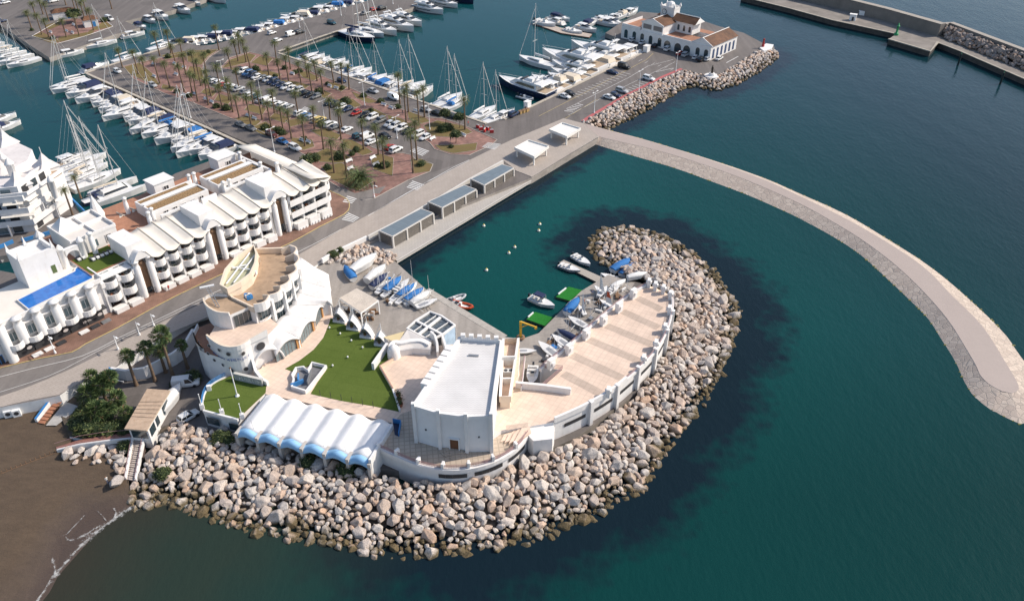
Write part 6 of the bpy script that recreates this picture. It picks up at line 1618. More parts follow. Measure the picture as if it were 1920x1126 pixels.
for k, (u, v, z, r) in enumerate([(10, 262, 13.4, 3.1), (84, 306, 12.6, 3.1), (33, 340, 13.0, 3.0), (6, 318, 12.6, 2.4)]):
    p = at(u, v, z); c = Vector((p.x, p.y, 0)); m = MB(); ra = AD+pi/4
    m.lathe(c, [(r, z-3.5), (r, z-.9), (r*1.12, z-.85), (r*1.12, z-.6)], 4, WHITE, False, rot=ra); m.lathe(c, [(r*1.12, z-.6), (r*.5, z+.7), (0, z+3.0)], 4, ROOFW, False, rot=ra); m.tube(c+Vector((0, 0, z+2.8)), c+Vector((0, 0, z+4.4)), .08, n=4, mat=WMET); m.build('pyramid_cap', QB)
for u, v, z, r in ((14, 300, 16.5, .9), (2, 290, 15.5, .8), (92, 332, 13.6, .7), (70, 436, 5.6, 1.0)):
    p = at(u, v, z); m = MB(); c = Vector((p.x, p.y, 0)); m.lathe(c, [(r, z-5.5 if z > 6 else L), (r, z-1.2), (r*1.25, z-1.1), (r*1.1, z-.7), (r*.4, z+.2), (0, z+.9)], 10, WHITE); m.build('turret', QB)
# blue footbridge edges and boardwalk in the small basin
m = MB()
for a, b in (((0, 466), (26, 455)), ((42, 454), (100, 437)), ((128, 368), (160, 400))):
    m.wall([at(*a, L), at(*b, L)], .9, .3, BLUE)
tag(m.build('basin_railing'), 'blue railings round the small basin at the left edge', 'railing')
# ================================================================ vehicles
def paint(name, c): return plain('car paint '+name, c, .3, .1, var=.03, obj=True)
CARC = {'white': (.72, .72, .71), 'silver': (.42, .43, .44), 'grey': (.17, .175, .18), 'black': (.022, .023, .026), 'navy': (.025, .04, .09), 'blue': (.04, .13, .30), 'red': (.38, .025, .02), 'yellow': (.62, .46, .15), 'teal': (.03, .09, .12), 'maroon': (.10, .035, .03)}
CGL = plain('car glass', (.02, .024, .028), .08, spec=.9, obj=True); TYRE = plain('tyre', (.02, .02, .02), .8, obj=True); RIMM = plain('rim', (.4, .4, .41), .35, .6, obj=True); LAMPM = plain('lamp lens', (.6, .6, .58), .15, obj=True); TAILM = plain('tail lens', (.35, .02, .02), .3, obj=True)
def loft(mb, secs, mat, smooth=True, cap=True):
    """secs: list of closed rings of points with equal counts"""
    n = len(secs[0]); vs = [p for s in secs for p in s]
    mb.mesh(vs, [[k*n+i, k*n+(i+1) % n, (k+1)*n+(i+1) % n, (k+1)*n+i] for k in range(len(secs)-1) for i in range(n)], mat, smooth)
    if cap: mb.mesh(vs, [list(range(n))[::-1], list(range((len(secs)-1)*n, len(secs)*n))], mat)
PROTO = {}
def car_proto(kind, colr):
    key = (kind, colr)
    if key in PROTO: return PROTO[key]
    P_ = paint(colr, CARC[colr])
    Lc, Wc, Hb, Ht = {'hatch': (3.9, 1.7, .92, 1.47), 'saloon': (4.5, 1.78, .92, 1.42), 'suv': (4.6, 1.86, 1.08, 1.72), 'van': (4.9, 1.9, 1.15, 2.05)}[kind]
    t = thing('parked_car' if kind != 'van' else 'parked_van', 'x', 'car' if kind != 'van' else 'van'); KIDS[t.name] = []
    h = Lc/2; w_ = Wc/2
    def ring(x, wd, z0, z1): return [(x, -wd, z0+.12), (x, -wd*.94, z1-.1), (x, -wd*.8, z1), (x, wd*.8, z1), (x, wd*.94, z1-.1), (x, wd, z0+.12), (x, wd*.86, z0), (x, -wd*.86, z0)]
    m = MB(); hood = Hb*.86
    loft(m, [ring(-h, w_*.86, .35, Hb*.9), ring(-h+.15, w_*.96, .25, Hb), ring(-h*.45, w_, .22, Hb), ring(h*.25, w_, .22, Hb), ring(h*.38, w_, .22, Hb*.97), ring(h-.3, w_*.95, .24, hood), ring(h, w_*.8, .36, hood*.8)], P_)
    bx = {'hatch': (-h+.18, -h+.5, h*.05, h*.42), 'saloon': (-h+.55, -h+1.25, h*.08, h*.46), 'suv': (-h+.12, -h+.4, h*.12, h*.45), 'van': (-h+.05, -h+.2, h*.30, h*.62)}[kind]
    rw = w_*.74
    g_ = MB()
    lo = [(bx[0], -w_*.93, Hb-.03), (bx[3], -w_*.93, Hb-.03), (bx[3], w_*.93, Hb-.03), (bx[0], w_*.93, Hb-.03)]; hi = [(bx[1], -rw, Ht-.06), (bx[2], -rw, Ht-.06), (bx[2], rw, Ht-.06), (bx[1], rw, Ht-.06)]
    g_.mesh(lo+hi, [[0, 1, 5, 4], [1, 2, 6, 5], [2, 3, 7, 6], [3, 0, 4, 7]], CGL)
    r_ = [(bx[1]-.06, -rw-.03, Ht-.08), (bx[2]+.06, -rw-.03, Ht-.08), (bx[2]+.06, rw+.03, Ht-.08), (bx[1]-.06, rw+.03, Ht-.08)]; rt = [(x*.96, y*.93, Ht) for x, y, z in r_]
    m.mesh(r_+rt, [[0, 1, 5, 4], [1, 2, 6, 5], [2, 3, 7, 6], [3, 0, 4, 7], [4, 5, 6, 7]], P_)
    for s_ in (-1, 1):
        for xa, xb in ((bx[0], bx[1]), (bx[3], bx[2])): m.tube((xa, s_*w_*.93, Hb-.02), (xb, s_*(rw+.02), Ht-.06), .05, n=4, mat=P_)
        xm = (bx[1]+bx[2])/2; m.tube((xm, s_*w_*.94, Hb-.02), (xm, s_*(rw+.03), Ht-.06), .05, n=4, mat=P_)
        if kind == 'van': m.mesh([(bx[0]+.1, s_*w_*.96, Hb-.03), (h*.0, s_*w_*.96, Hb-.03), (h*.0, s_*(rw+.05), Ht-.08), (bx[1], s_*(rw+.05), Ht-.08)], [[0, 1, 2, 3]], P_)
    kid(m, 'body', t); kid(g_, 'windows', t)
    for x in (-h*.62, h*.64):
        for s_ in (-1, 1):
            q = MB(); q.tube((x, s_*(w_-.22), .32), (x, s_*(w_+.005), .32), .32, n=12, mat=TYRE); o = kid(q, 'wheel', t)
    for s_ in (-1, 1):
        q = MB(); q.box((h-.12, s_*w_*.62, hood*.66), (.28, .36, .13), 0, LAMPM); kid(q, 'headlight', t)
        q = MB(); q.box((-h+.04, s_*w_*.7, Hb*.7), (.12, .25, .15), 0, TAILM); kid(q, 'tail_light', t)
    PROTO[key] = t; t['used'] = 0
    return t
def place(src, loc, rz_, label, group, scale=None):
    if src.get('used', 1) == 0:
        src['used'] = 1; src.location = loc; src.rotation_euler = (0, 0, rz_); src['label'] = label
        if group: src['group'] = group
        if scale is not None: src.scale = (scale,)*3 if not isinstance(scale, (tuple, list)) else scale
        return src
    r = copy_tree(src, loc, rz_, label, group, scale)
    return r
rc = random.Random(21)
CN = {'white': 'white', 'silver': 'silver', 'grey': 'dark grey', 'black': 'black', 'navy': 'navy blue', 'blue': 'bright blue', 'red': 'red', 'yellow': 'yellow', 'teal': 'dark teal', 'maroon': 'maroon'}
KN = {'hatch': 'hatchback', 'saloon': 'saloon car', 'suv': 'SUV', 'van': 'van'}
def car(u, v, kind, colr, az, label, group, z=L+.03):
    src = car_proto(kind, colr); place(src, at(u, v, z), az, label, group)
def row(items, az, where, group):
    n_ = {}
    for i, (x, y, c) in enumerate(items):
        k = rc.choice(['hatch', 'hatch', 'saloon', 'suv']); 
        if isinstance(c, tuple): k, c = c
        car(340+x/4, 120+y/4, k, c, az+rc.uniform(-.04, .04), CN[c]+' '+KN[k]+', '+ORD[i]+' from the left in the '+where+' of parking', group)
row([(430, 55, 'black'), (465, 65, 'white'), (500, 82, 'blue'), (532, 96, 'navy'), (565, 107, 'white'), (610, 118, 'grey'), (650, 128, 'white'), (688, 143, 'navy'), (716, 156, 'navy'), (750, 170, 'navy'), (790, 184, 'white'), (832, 197, 'white'), (875, 211, 'silver'), (922, 228, 'black'), (965, 242, 'black'), (1012, 254, 'grey')], AD+pi, 'left-hand upper row', 'cars in the upper parking row')
row([(1118, 300, 'navy'), (1155, 315, 'black'), (1200, 333, 'white'), (1248, 350, 'navy'), (1310, 378, 'red'), (1380, 392, 'black'), (1430, 412, 'white'), (1490, 438, 'grey'), (1558, 462, 'white'), (1600, 478, 'white'), (1650, 494, 'white'), (1702, 512, 'black'), (1775, 540, 'white'), (1828, 562, 'white')], AD+pi, 'right-hand upper row', 'cars in the right upper parking row')
row([(225, 128, 'black'), (252, 138, 'white'), (285, 150, 'white'), (322, 165, 'red'), (362, 174, 'white'), (400, 186, 'white'), (432, 196, 'silver'), (480, 220, 'grey'), (520, 240, 'white'), (562, 254, 'teal'), (604, 282, 'silver'), (655, 282, ('van', 'white')), (710, 303, 'white'), (758, 315, 'white'), (808, 330, 'silver')], AD, 'left-hand lower row', 'cars in the lower parking row')
row([(893, 382, 'white'), (935, 396, 'blue'), (982, 412, 'silver'), (1038, 430, ('suv', 'yellow')), (1080, 452, 'black'), (1120, 465, 'white'), (1155, 482, 'grey'), (1240, 502, 'white'), (1325, 548, 'teal'), (1395, 556, ('van', 'white')), (1425, 595, 'white')], AD, 'right-hand lower row', 'cars in the right lower parking row')
for x, y, k, c, az, lab in [(1530, 550, 'saloon', 'black', BD, 'black saloon driving alone at the lower end of the parking aisle'), (1610, 655, 'suv', 'white', AD, 'white SUV beside the pink plaza and the red car'), (1568, 636, 'hatch', 'red', AD, 'red hatchback half hidden behind the white SUV by the plaza'),
        (760, 590, 'saloon', 'blue', BD, 'bright blue car parked on the road behind the apartments'), (855, 640, 'suv', 'white', BD, 'white SUV parked nearest the apartment building end'), (680, 540, 'suv', 'maroon', BD, 'maroon SUV parked beside the bushes on the left quay road'),
        (445, 465, 'saloon', 'grey', BD, 'dark grey saloon in the shade of the left quay road'), (522, 492, 'saloon', 'grey', BD, 'second dark grey saloon in the shade of the left quay road'), (1440, 212, 'saloon', 'silver', BD, 'silver saloon driving on the right quay road'), (1595, 264, 'van', 'white', BD, 'white van on the right quay road'),
        (1835, 352, 'hatch', 'silver', BD, 'silver hatchback on the right quay road below the van'), (1205, 135, 'hatch', 'navy', BD, 'small navy car alone on the right quay road')]:
    car(340+x/4, 120+y/4, k, c, az, lab, None)
for u, v, k, c, az, lab in [(221, 136, 'hatch', 'white', BD, 'white hatchback alone at the top of the left quay road'), (287, 162, 'hatch', 'silver', BD, 'silver hatchback in palm shade on the left quay road'), (510, 64, 'hatch', 'white', AD, 'white hatchback on the far pier road'), (546, 67, 'van', 'white', AD, 'white van on the far pier road'),
        (562, 63, 'suv', 'black', AD, 'black SUV beside the van on the far pier road'), (622, 45, 'suv', 'teal', BD, 'dark teal car near the edge of the far pier'), (685, 27, 'saloon', 'grey', AD, 'grey saloon parked behind the big yachts'), (701, 20, 'hatch', 'red', AD, 'red hatchback parked behind the big yachts'),
        (717, 18, 'suv', 'black', AD, 'black SUV parked behind the big yachts'), (521, 78, 'hatch', 'white', AD, 'white hatchback near the corner of the right basin'), (820, 215, 'saloon', 'black', BD, 'black saloon on the quay road beside two sailing boats'), (847, 220, 'saloon', 'navy', BD, 'navy saloon on the quay road nearest the jetty'),
        (10, 7, 'saloon', 'white', AD, 'white saloon at the top left corner'), (101, 4, 'suv', 'white', AD, 'white SUV above the far-left palm garden'), (93, 1, 'hatch', 'silver', AD, 'silver hatchback above the far-left palm garden'), (206, 38, 'van', 'white', BD, 'white van beside the little white hut on the far quay'), (3, 42, 'saloon', 'navy', AD, 'navy saloon at the left edge of the far quay'),
        (1058.6, 183, 'saloon', 'white', BD, 'white saloon on the jetty beside the dark-hulled yacht'), (1069, 178, 'hatch', 'black', BD, 'black hatchback on the jetty behind the white saloon'), (1148, 138, 'saloon', 'navy', BD, 'navy saloon in the painted bays of the jetty'), (1170, 128, 'van', 'black', BD, 'black van in the painted bays of the jetty'),
        (1142, 185, 'saloon', 'white', BD, 'white car on the seaward side of the jetty'), (1154, 181, 'hatch', 'navy', BD, 'navy hatchback between two pale cars on the seaward jetty side'), (1166, 173, 'suv', 'silver', BD, 'silver SUV on the seaward side of the jetty'), (1216, 150, 'suv', 'white', BD, 'white SUV alone by the red painted path'),
        (963, 217, 'suv', 'navy', AD, 'navy SUV at the foot of the jetty beside the moored boats')]:
    car(u, v, k, c, az, lab, None)
for i, (u, v, k, c) in enumerate([(1186, 77, 'hatch', 'white'), (1205, 82, 'saloon', 'white'), (1229, 88, 'saloon', 'black'), (1252, 94, 'suv', 'white'), (1275, 102, 'saloon', 'red'), (1285, 105, 'suv', 'silver'), (1304, 110, 'hatch', 'white'), (1315, 114, 'suv', 'black'), (1326, 113, 'hatch', 'white'), (1348, 112, 'saloon', 'white')]):
    car(u, v, k, c, AD, CN[c]+' '+KN[k]+', '+ORD[i]+' from the left along the clock-tower building', 'cars along the clock-tower building')
car(350, 722, 'van', 'white', radians(12), 'white van parked under the fan palms by the round club house', None)
car(354, 784, 'hatch', 'white', radians(52), 'white hatchback parked below the small round lawn', None)
# ================================================================ boats
HW = plain('boat white', (.70, .695, .68), .35, var=.06, obj=True); HN = plain('boat navy', (.02, .03, .07), .3, obj=True); HR = plain('boat grey', (.33, .34, .36), .4, obj=True)
DKT = plain('teak deck', (.42, .33, .24), .7, var=.15, obj=True); BGL = plain('boat glass', (.02, .025, .03), .1, spec=.9, obj=True)
CVN = plain('navy boat canvas', (.018, .03, .085), .8, obj=True); CVB = plain('blue boat canvas', (.03, .16, .42), .8, var=.2, obj=True); CVC = plain('cream boat canvas', (.62, .54, .43), .8, obj=True); CVW = plain('white boat canvas', (.72, .71, .69), .8, obj=True)
ALU = plain('mast aluminium', (.70, .69, .67), .35, .3, obj=True); ORG = plain('orange tube', (.55, .09, .03), .5, obj=True); RIBG = plain('grey tube', (.42, .43, .44), .5, obj=True)
def hull(m, Lh, B, fb, mat, deck, bow=.55, keel=-.35, tr=.85, n=12, sheer=.35, strip=None):
    secs = []; h = Lh/2; top = []
    for i in range(n+1):
        x = -h+Lh*i/n; f = i/n; wd = B/2*(tr+(1-tr)*min(1, f*3)) if f < .45 else B/2*(1-((f-.45)/.55)**2.1)
        wd = max(wd, .04); z1 = fb+sheer*f**2.2; wz = wd*(.82 if f < .6 else .82-.5*(f-.6)/.4)
        xx = x+(.25*bow*(f-.7)/.3 if f > .7 else 0)
        secs.append([(x-(0 if f < .9 else .3), 0, keel*(1-f**6)), (x, wz, .08), (xx, wd, z1), (xx, -wd, z1), (x, -wz, .08)]); top.append((xx, wd, z1))
    k = 5; vs = [p for s in secs for p in s]
    fs = []
    for j in range(n):
        for a, b in ((0, 1), (1, 2), (3, 4), (4, 0)): fs.append([j*k+a, j*k+b, (j+1)*k+b, (j+1)*k+a])
    m.mesh(vs, fs, mat, False); m.mesh(vs, [[0, 4, 3, 2, 1]], mat)
    d = MB()
    d.mesh(vs, [[j*k+2, j*k+3, (j+1)*k+3, (j+1)*k+2] for j in range(n)], deck); return d, top
def cabin(m, x0, x1, w0, w1, z0, z1, mat, rake0=.2, rake1=.9, top=None, ts=.8):
    lo = [(x0, -w0, z0), (x1, -w1, z0), (x1, w1, z0), (x0, w0, z0)]; hi = [(x0+rake0, -w0*ts, z1), (x1-rake1, -w1*ts, z1), (x1-rake1, w1*ts, z1), (x0+rake0, w0*ts, z1)]
    m.mesh(lo+hi, [[0, 1, 5, 4], [1, 2, 6, 5], [2, 3, 7, 6], [3, 0, 4, 7]], mat); m.mesh(hi, [[0, 1, 2, 3]], top or mat)
def boat_proto(key):
    if key in PROTO: return PROTO[key]
    kind = key
    name = 'sailing_boat' if kind.startswith('sail') else 'motor_boat'
    cat = 'sailing boat' if kind.startswith('sail') else 'motor boat'
    if kind == 'cat': name, cat = 'catamaran', 'catamaran'
    t = thing(name, 'x', cat); KIDS[t.name] = []; t['used'] = 0; PROTO[key] = t
    m = MB()
    if kind.startswith('sail'):
        hc = HN if kind == 'sail_navy' else HW
        d, tp = hull(m, 11.5, 3.5, 1.15, hc, HW, .8, tr=.68); kid(m, 'hull', t); 
        c = MB(); cabin(c, -4.8, -1.6, .8, .9, .85, .9, DKT, 0, 0); d.add(c); kid(d, 'deck', t)
        c = MB(); cabin(c, -1.6, 3.2, 1.05, .5, 1.15, 1.75, HW, .1, .9); kid(c, 'cabin', t)
        c = MB()
        for s_ in (-1, 1): c.mesh([(-1.2, s_*1.03, 1.35), (2.0, s_*.72, 1.35), (1.6, s_*.70, 1.58), (-1.0, s_*.94, 1.58)], [[0, 1, 2, 3]], BGL)
        kid(c, 'windows', t)
        H_ = 15.5; c = MB(); c.tube((.8, 0, 1.6), (.6, 0, H_), .11, .075, 6, ALU)
        for z in (6.2, 10.6): c.tube((.7, -.9, z), (.7, .9, z), .045, n=4, mat=ALU)
        kid(c, 'mast', t)
        c = MB(); c.tube((.7, 0, 2.6), (-4.3, 0, 2.5), .1, n=5, mat=ALU); bm_ = kid(c, 'boom', t)
        c = MB(); cv = {'sail': CVW, 'sail_navy': CVN, 'sail_blue': CVB, 'sail_cream': CVC}[kind]
        c.tube((.5, 0, 2.85), (-4.1, 0, 2.7), .26, .16, 7, cv); kid(c, 'sail_cover', t)
        c = MB()
        for a, b in (((5.8, 0, 1.5), (.62, 0, H_-.2)), ((-5.6, 0, 1.3), (.6, 0, H_)), ((.6, 1.6, 1.2), (.7, .9, 10.6)), ((.6, -1.6, 1.2), (.7, -.9, 10.6))): c.tube(a, b, .02, n=3, mat=ALU)
        c.tube((5.7, 0, 1.6), (.9, 0, H_-1.5), .055, n=4, mat=CVW); kid(c, 'rigging', t)
        if kind != 'sail': c = MB(); cabin(c, -2.6, -1.2, 1.0, 1.0, 1.5, 2.3, cv, .1, .5); kid(c, 'spray_hood', t)
    elif kind in ('cruiser', 'cruiser_navy', 'cruiser_cream', 'cruiser_blue'):
        d, tp = hull(m, 10.5, 3.4, 1.25, HW, HW, .9, tr=.92, sheer=.5); kid(m, 'hull', t)
        c = MB(); cabin(c, -4.9, -1.0, 1.35, 1.35, 1.24, 1.28, DKT, 0, 0); d.add(c)
        c = MB(); c.box((-5.7, 0, .35), (1.0, 2.8, .15), 0, HW); d.add(c); kid(d, 'deck', t)
        c = MB(); cabin(c, -1.6, 3.6, 1.35, .7, 1.3, 2.0, HW, .0, 1.3); cabin(c, -4.8, -4.2, 1.3, 1.3, 1.28, 1.8, CVW, 0, 0); cabin(c, -2.6, -1.9, .9, .9, 1.28, 1.9, CVW, .2, 0); kid(c, 'cabin', t)
        c = MB(); cabin(c, -1.4, 1.7, 1.3, 1.0, 2.0, 2.65, BGL, .2, 1.5, BGL, .75); kid(c, 'windscreen', t)
        c = MB()
        if kind == 'cruiser':
            cabin(c, -3.4, .2, 1.25, 1.1, 2.75, 2.9, HW, .1, .4); c.tube((-3.1, 1.2, 1.3), (-2.7, 1.1, 2.8), .08, n=4, mat=HW); c.tube((-3.1, -1.2, 1.3), (-2.7, -1.1, 2.8), .08, n=4, mat=HW); kid(c, 'hardtop', t)
        else:
            cv = {'cruiser_navy': CVN, 'cruiser_cream': CVC, 'cruiser_blue': CVB}[kind]
            cabin(c, -4.6, .1, 1.45, 1.25, 1.9, 2.85, cv, .5, .6); kid(c, 'canopy', t)
        c = MB()
        for s_ in (-1, 1):
            pr = [(tp[i][0], s_*tp[i][1]*.93, tp[i][2]+.45) for i in range(7, 13)]; c.path(pr, .035, 4, ALU)
        kid(c, 'rail', t)
    elif kind in ('yacht', 'yacht_navy', 'yacht_dark'):
        d, tp = hull(m, 18, 4.9, 1.9, HW if kind != 'yacht_navy' else HN, HW, 1.2, tr=.9, sheer=.7, n=14); kid(m, 'hull', t)
        c = MB(); cabin(c, -8.6, -4.5, 1.9, 1.9, 1.9, 1.95, DKT, 0, 0); d.add(c); c = MB(); c.box((-9.6, 0, .5), (1.6, 4.2, .2), 0, DKT); d.add(c); kid(d, 'deck', t)
        c = MB(); cabin(c, -5.4, 5.2, 2.05, 1.1, 1.95, 3.4, HW, .1, 3.0, HW, .85); cabin(c, -7.4, .5, 2.1, 1.6, 3.4, 3.75, HW, .2, .8, HW, .95); cabin(c, -3.4, -.2, 1.2, 1.0, 3.75, 4.4, HW, .1, 1.2); kid(c, 'superstructure', t)
        c = MB()
        for s_ in (-1, 1): c.mesh([(-4.8, s_*2.03, 2.35), (2.6, s_*1.47, 2.35), (1.2, s_*1.42, 3.0), (-4.6, s_*1.86, 3.0)], [[0, 1, 2, 3]], BGL); c.mesh([(-5, s_*2.46, 1.0), (3.5, s_*2.34, 1.15), (3.5, s_*2.38, 1.45), (-5, s_*2.47, 1.3)], [[0, 1, 2, 3]], BGL)
        c.mesh([(4.55, -.98, 2.25), (4.55, .98, 2.25), (2.6, 1.12, 3.25), (2.6, -1.12, 3.25)], [[0, 1, 2, 3]], BGL); cabin(c, -.3, 1.0, 1.3, 1.1, 3.75, 4.25, BGL, .0, .9, BGL); kid(c, 'windows', t)
        c = MB(); cv = HW if kind != 'yacht_dark' else CVC
        if kind == 'yacht_dark': cabin(c, -6.6, -2.6, 1.8, 1.6, 3.8, 5.2, CVC, .4, .5)
        else: c.tube((-4.2, 1.6, 3.7), (-5.0, 1.3, 5.1), .16, n=5, mat=HW); c.tube((-4.2, -1.6, 3.7), (-5.0, -1.3, 5.1), .16, n=5, mat=HW); c.box((-5.0, 0, 5.05), (.9, 3.0, .16), 0, HW)
        kid(c, 'radar_arch', t)
        c = MB(); c.tube((-4.9, 0, 5.1), (-5.1, 0, 7.0), .05, n=4, mat=ALU); c.lathe((-4.9, .7, 5.15), [(.28, 0), (.3, .25), (0, .5)], 8, HW); kid(c, 'radar_mast', t)
        c = MB()
        for s_ in (-1, 1):
            pr = [(tp[i][0], s_*tp[i][1]*.94, tp[i][2]+.6) for i in range(7, 15)]; c.path(pr, .04, 4, ALU)
        kid(c, 'rail', t)
    elif kind in ('open', 'open_bimini', 'open_grey'):
        d, tp = hull(m, 5.8, 2.2, .75, HW if kind != 'open_grey' else HR, HW, .5, tr=.9, sheer=.3); kid(m, 'hull', t)
        c = MB(); cabin(c, -2.5, 1.4, .8, .6, .76, .80, plain('boat floor grey', (.38, .38, .38), .7, obj=True), 0, 0); d.add(c); kid(d, 'deck', t)
        c = MB(); cabin(c, -.4, .5, .45, .4, .78, 1.5, HW, .1, .35); c.mesh([(.35, -.38, 1.45), (.35, .38, 1.45), (.1, .34, 1.8), (.1, -.34, 1.8)], [[0, 1, 2, 3]], BGL); kid(c, 'console', t)
        c = MB()
        for x in (-2.1, -1.1): c.box((x, 0, .8), (.45, 1.4, .35), 0, CVW)
        kid(c, 'seat', t)
        c = MB(); c.box((-3.05, 0, .35), (.4, .4, .95), 0, BGL); c.box((-3.1, 0, -.3), (.18, .14, .8), 0, BGL); kid(c, 'outboard_motor', t)
        if kind == 'open_bimini':
            c = MB(); cabin(c, -1.7, .5, .85, .8, 2.1, 2.25, CVN, .1, .1)
            for x in (-1.6, .4):
                for s_ in (-.8, .8): c.tube((x, s_, .8), (x, s_*.9, 2.1), .03, n=4, mat=ALU)
            kid(c, 'bimini', t)
    elif kind in ('rib', 'rib_orange'):
        tb = RIBG if kind == 'rib' else ORG
        for s_ in (-1, 1): m.path([(-2.4, s_*.8, .4), (1.0, s_*.8, .45), (2.0, s_*.5, .55), (2.5, 0, .65)], .26, 8, tb)
        kid(m, 'tube', t); c = MB(); cabin(c, -2.2, 1.8, .65, .4, .1, .35, HW, 0, .3); kid(c, 'hull', t)
        c = MB(); c.box((-.3, 0, .35), (.5, .6, .75), 0, HW); c.box((-1.3, 0, .35), (.5, .9, .45), 0, BGL); kid(c, 'console', t)
        c = MB(); c.box((-2.6, 0, .3), (.4, .35, .9), 0, BGL); kid(c, 'outboard_motor', t)
    elif kind == 'cat':
        for s_ in (-1, 1): loft(m, [[(x, s_*2.8+a*w_, b*h_+.1) for a, b in ((-1, 1), (1, 1), (.7, 0), (0, -.3), (-.7, 0))] for x, w_, h_ in ((-6.2, .7, 1.2), (-3, .95, 1.5), (2, .85, 1.6), (5.2, .45, 1.7), (6.6, .05, 1.8))], HW, False)
        kid(m, 'hull', t); c = MB(); cabin(c, -5.4, 3.6, 2.6, 2.4, 1.2, 1.7, HW, 0, .3); kid(c, 'deck', t)
        c = MB(); cabin(c, -4.2, 2.8, 2.3, 1.6, 1.7, 2.7, HW, .2, 1.8); kid(c, 'cabin', t); c = MB(); cabin(c, -4.0, 2.4, 2.33, 1.66, 1.95, 2.4, BGL, .2, .9, BGL, .93); kid(c, 'windows', t)
        c = MB(); c.tube((.5, 0, 2.7), (.3, 0, 19), .15, .1, 6, ALU)
        for z in (8, 13): c.tube((.5, -1.1, z), (.5, 1.1, z), .05, n=4, mat=ALU)
        kid(c, 'mast', t); c = MB(); c.tube((.4, 0, 3.6), (-5.4, 0, 3.5), .3, .2, 7, CVC); kid(c, 'boom', t)
        c = MB(); c.tube((6, 0, 1.8), (.4, 0, 18), .04, n=3, mat=ALU); c.tube((-5, 2, 1.8), (.3, 0, 19), .03, n=3, mat=ALU); c.tube((-5, -2, 1.8), (.3, 0, 19), .03, n=3, mat=ALU); kid(c, 'rigging', t)
    elif kind in ('covered_blue', 'covered_white', 'covered_navy'):
        d, tp = hull(m, 5.4, 2.1, .8, HW, HW, .4, tr=.85); kid(m, 'hull', t)
        cv = {'covered_blue': CVB, 'covered_white': CVW, 'covered_navy': CVN}[kind]
        c = MB(); loft(c, [[(x, -w_, .78+s_), (x, -w_*.5, .95+h_*.8), (x, 0, .95+h_), (x, w_*.5, .95+h_*.8), (x, w_, .78+s_)] for x, w_, h_, s_ in ((-2.75, .9, .15, 0), (-1.5, 1.05, .45, 0), (.2, 1.05, .5, .05), (1.6, .7, .3, .15), (2.6, .08, .15, .3))], cv, True); kid(c, 'cover', t)
    elif kind in ('dinghy', 'dinghy_mast'):
        d, tp = hull(m, 4.2, 1.5, .42, HW, HW, .3, keel=-.1, tr=.75, sheer=.1); kid(m, 'hull', t); c = MB(); cabin(c, -1.5, .5, .42, .35, .42, .45, HR, 0, 0); d.add(c); kid(d, 'deck', t)
        if kind == 'dinghy_mast': c = MB(); c.tube((.7, 0, .4), (.6, 0, 6), .05, .03, 5, ALU); c.tube((.7, 0, 1.1), (-1.6, 0, 1.1), .04, n=4, mat=ALU); kid(c, 'mast', t)
    return t
BD_ = {'sail': 'white sailing boat', 'sail_navy': 'navy-hulled sailing boat', 'sail_blue': 'white sailing boat with blue canvas', 'sail_cream': 'white sailing boat with cream canvas', 'cruiser': 'white hardtop motor cruiser', 'cruiser_navy': 'motor cruiser with navy canopy', 'cruiser_cream': 'motor cruiser with cream canopy',
       'cruiser_blue': 'motor cruiser with bright blue canopy', 'yacht': 'white flybridge yacht', 'yacht_navy': 'dark-hulled flybridge yacht', 'yacht_dark': 'yacht with cream bridge cover', 'open': 'open white motor boat', 'rib': 'grey inflatable boat', 'cat': 'large white catamaran', 'open_grey': 'small grey open boat'}
LEN = {'sail': 11.5, 'sail_navy': 11.5, 'sail_blue': 11.5, 'sail_cream': 11.5, 'cruiser': 10.5, 'cruiser_navy': 10.5, 'cruiser_cream': 10.5, 'cruiser_blue': 10.5, 'yacht': 19.4, 'yacht_navy': 19.4, 'yacht_dark': 19.4, 'open': 6, 'rib': 5, 'cat': 13}
rb = random.Random(77)
def berth(u, v, kind, az, ln, label, group=None, stern=True, gap=.7):
    """boat whose stern lies at the photographed point, ln metres long"""
    s_ = ln/LEN[kind]; p = at(u, v, 0); d = Vector((cos(az), sin(az), 0))
    if stern: p = p+d*(ln/2+gap)
    place(boat_proto(kind), p, az, label, group, (s_, s_*1.12, s_))
K_ = {'c': 'cruiser', 'n': 'cruiser_navy', 'r': 'cruiser_cream', 'b': 'cruiser_blue', 's': 'sail', 'S': 'sail_blue', 'k': 'sail_cream', 'v': 'sail_navy', 'y': 'yacht', 'Y': 'yacht_navy', 'd': 'yacht_dark', 'o': 'open'}
def line_up(a, b, codes, az, where, group, lens, pxz=L):
    n = len(codes)
    for i, c in enumerate(codes):
        if c == '.': continue
        f = (i+.5)/n; k = K_[c]; ln = rb.uniform(*lens)*(1.15 if c in 'sSkv' else 1)*(1.35 if c in 'yYd' else 1)
        p = at(a[0]+(b[0]-a[0])*f, a[1]+(b[1]-a[1])*f, pxz); q = px((p.x, p.y, 0))
        berth(q[0], q[1], k, az+rb.uniform(-.07, .07), ln*rb.uniform(.85, 1.1), BD_[k]+', '+ORD[i]+' '+where, group)
line_up((160, 140), (448, 268), 'sscnccnncrcsccncknScccbskSccn'[:29], AD+pi, 'from the top along the left quay', 'boats along the left quay', (11, 13))
line_up((545, 108), (768, 184), 'vccrcccSsccScbcskcc'[:19], AD, 'from the left along the right quay', 'boats along the right quay', (10, 12))
line_up((803, 194), (836, 206), 'sS', AD, 'of two sailing boats beside the tall palms', 'sailing boats beside the palms', (11.5, 13))
line_up((868, 217), (912, 232), 'sso'[:2], AD, 'of the pair moored at the jetty corner', 'boats at the jetty corner', (10, 11.5))
berth(930, 229, 'cruiser', AD, 9, 'white hardtop cruiser moored at the very corner of the jetty')
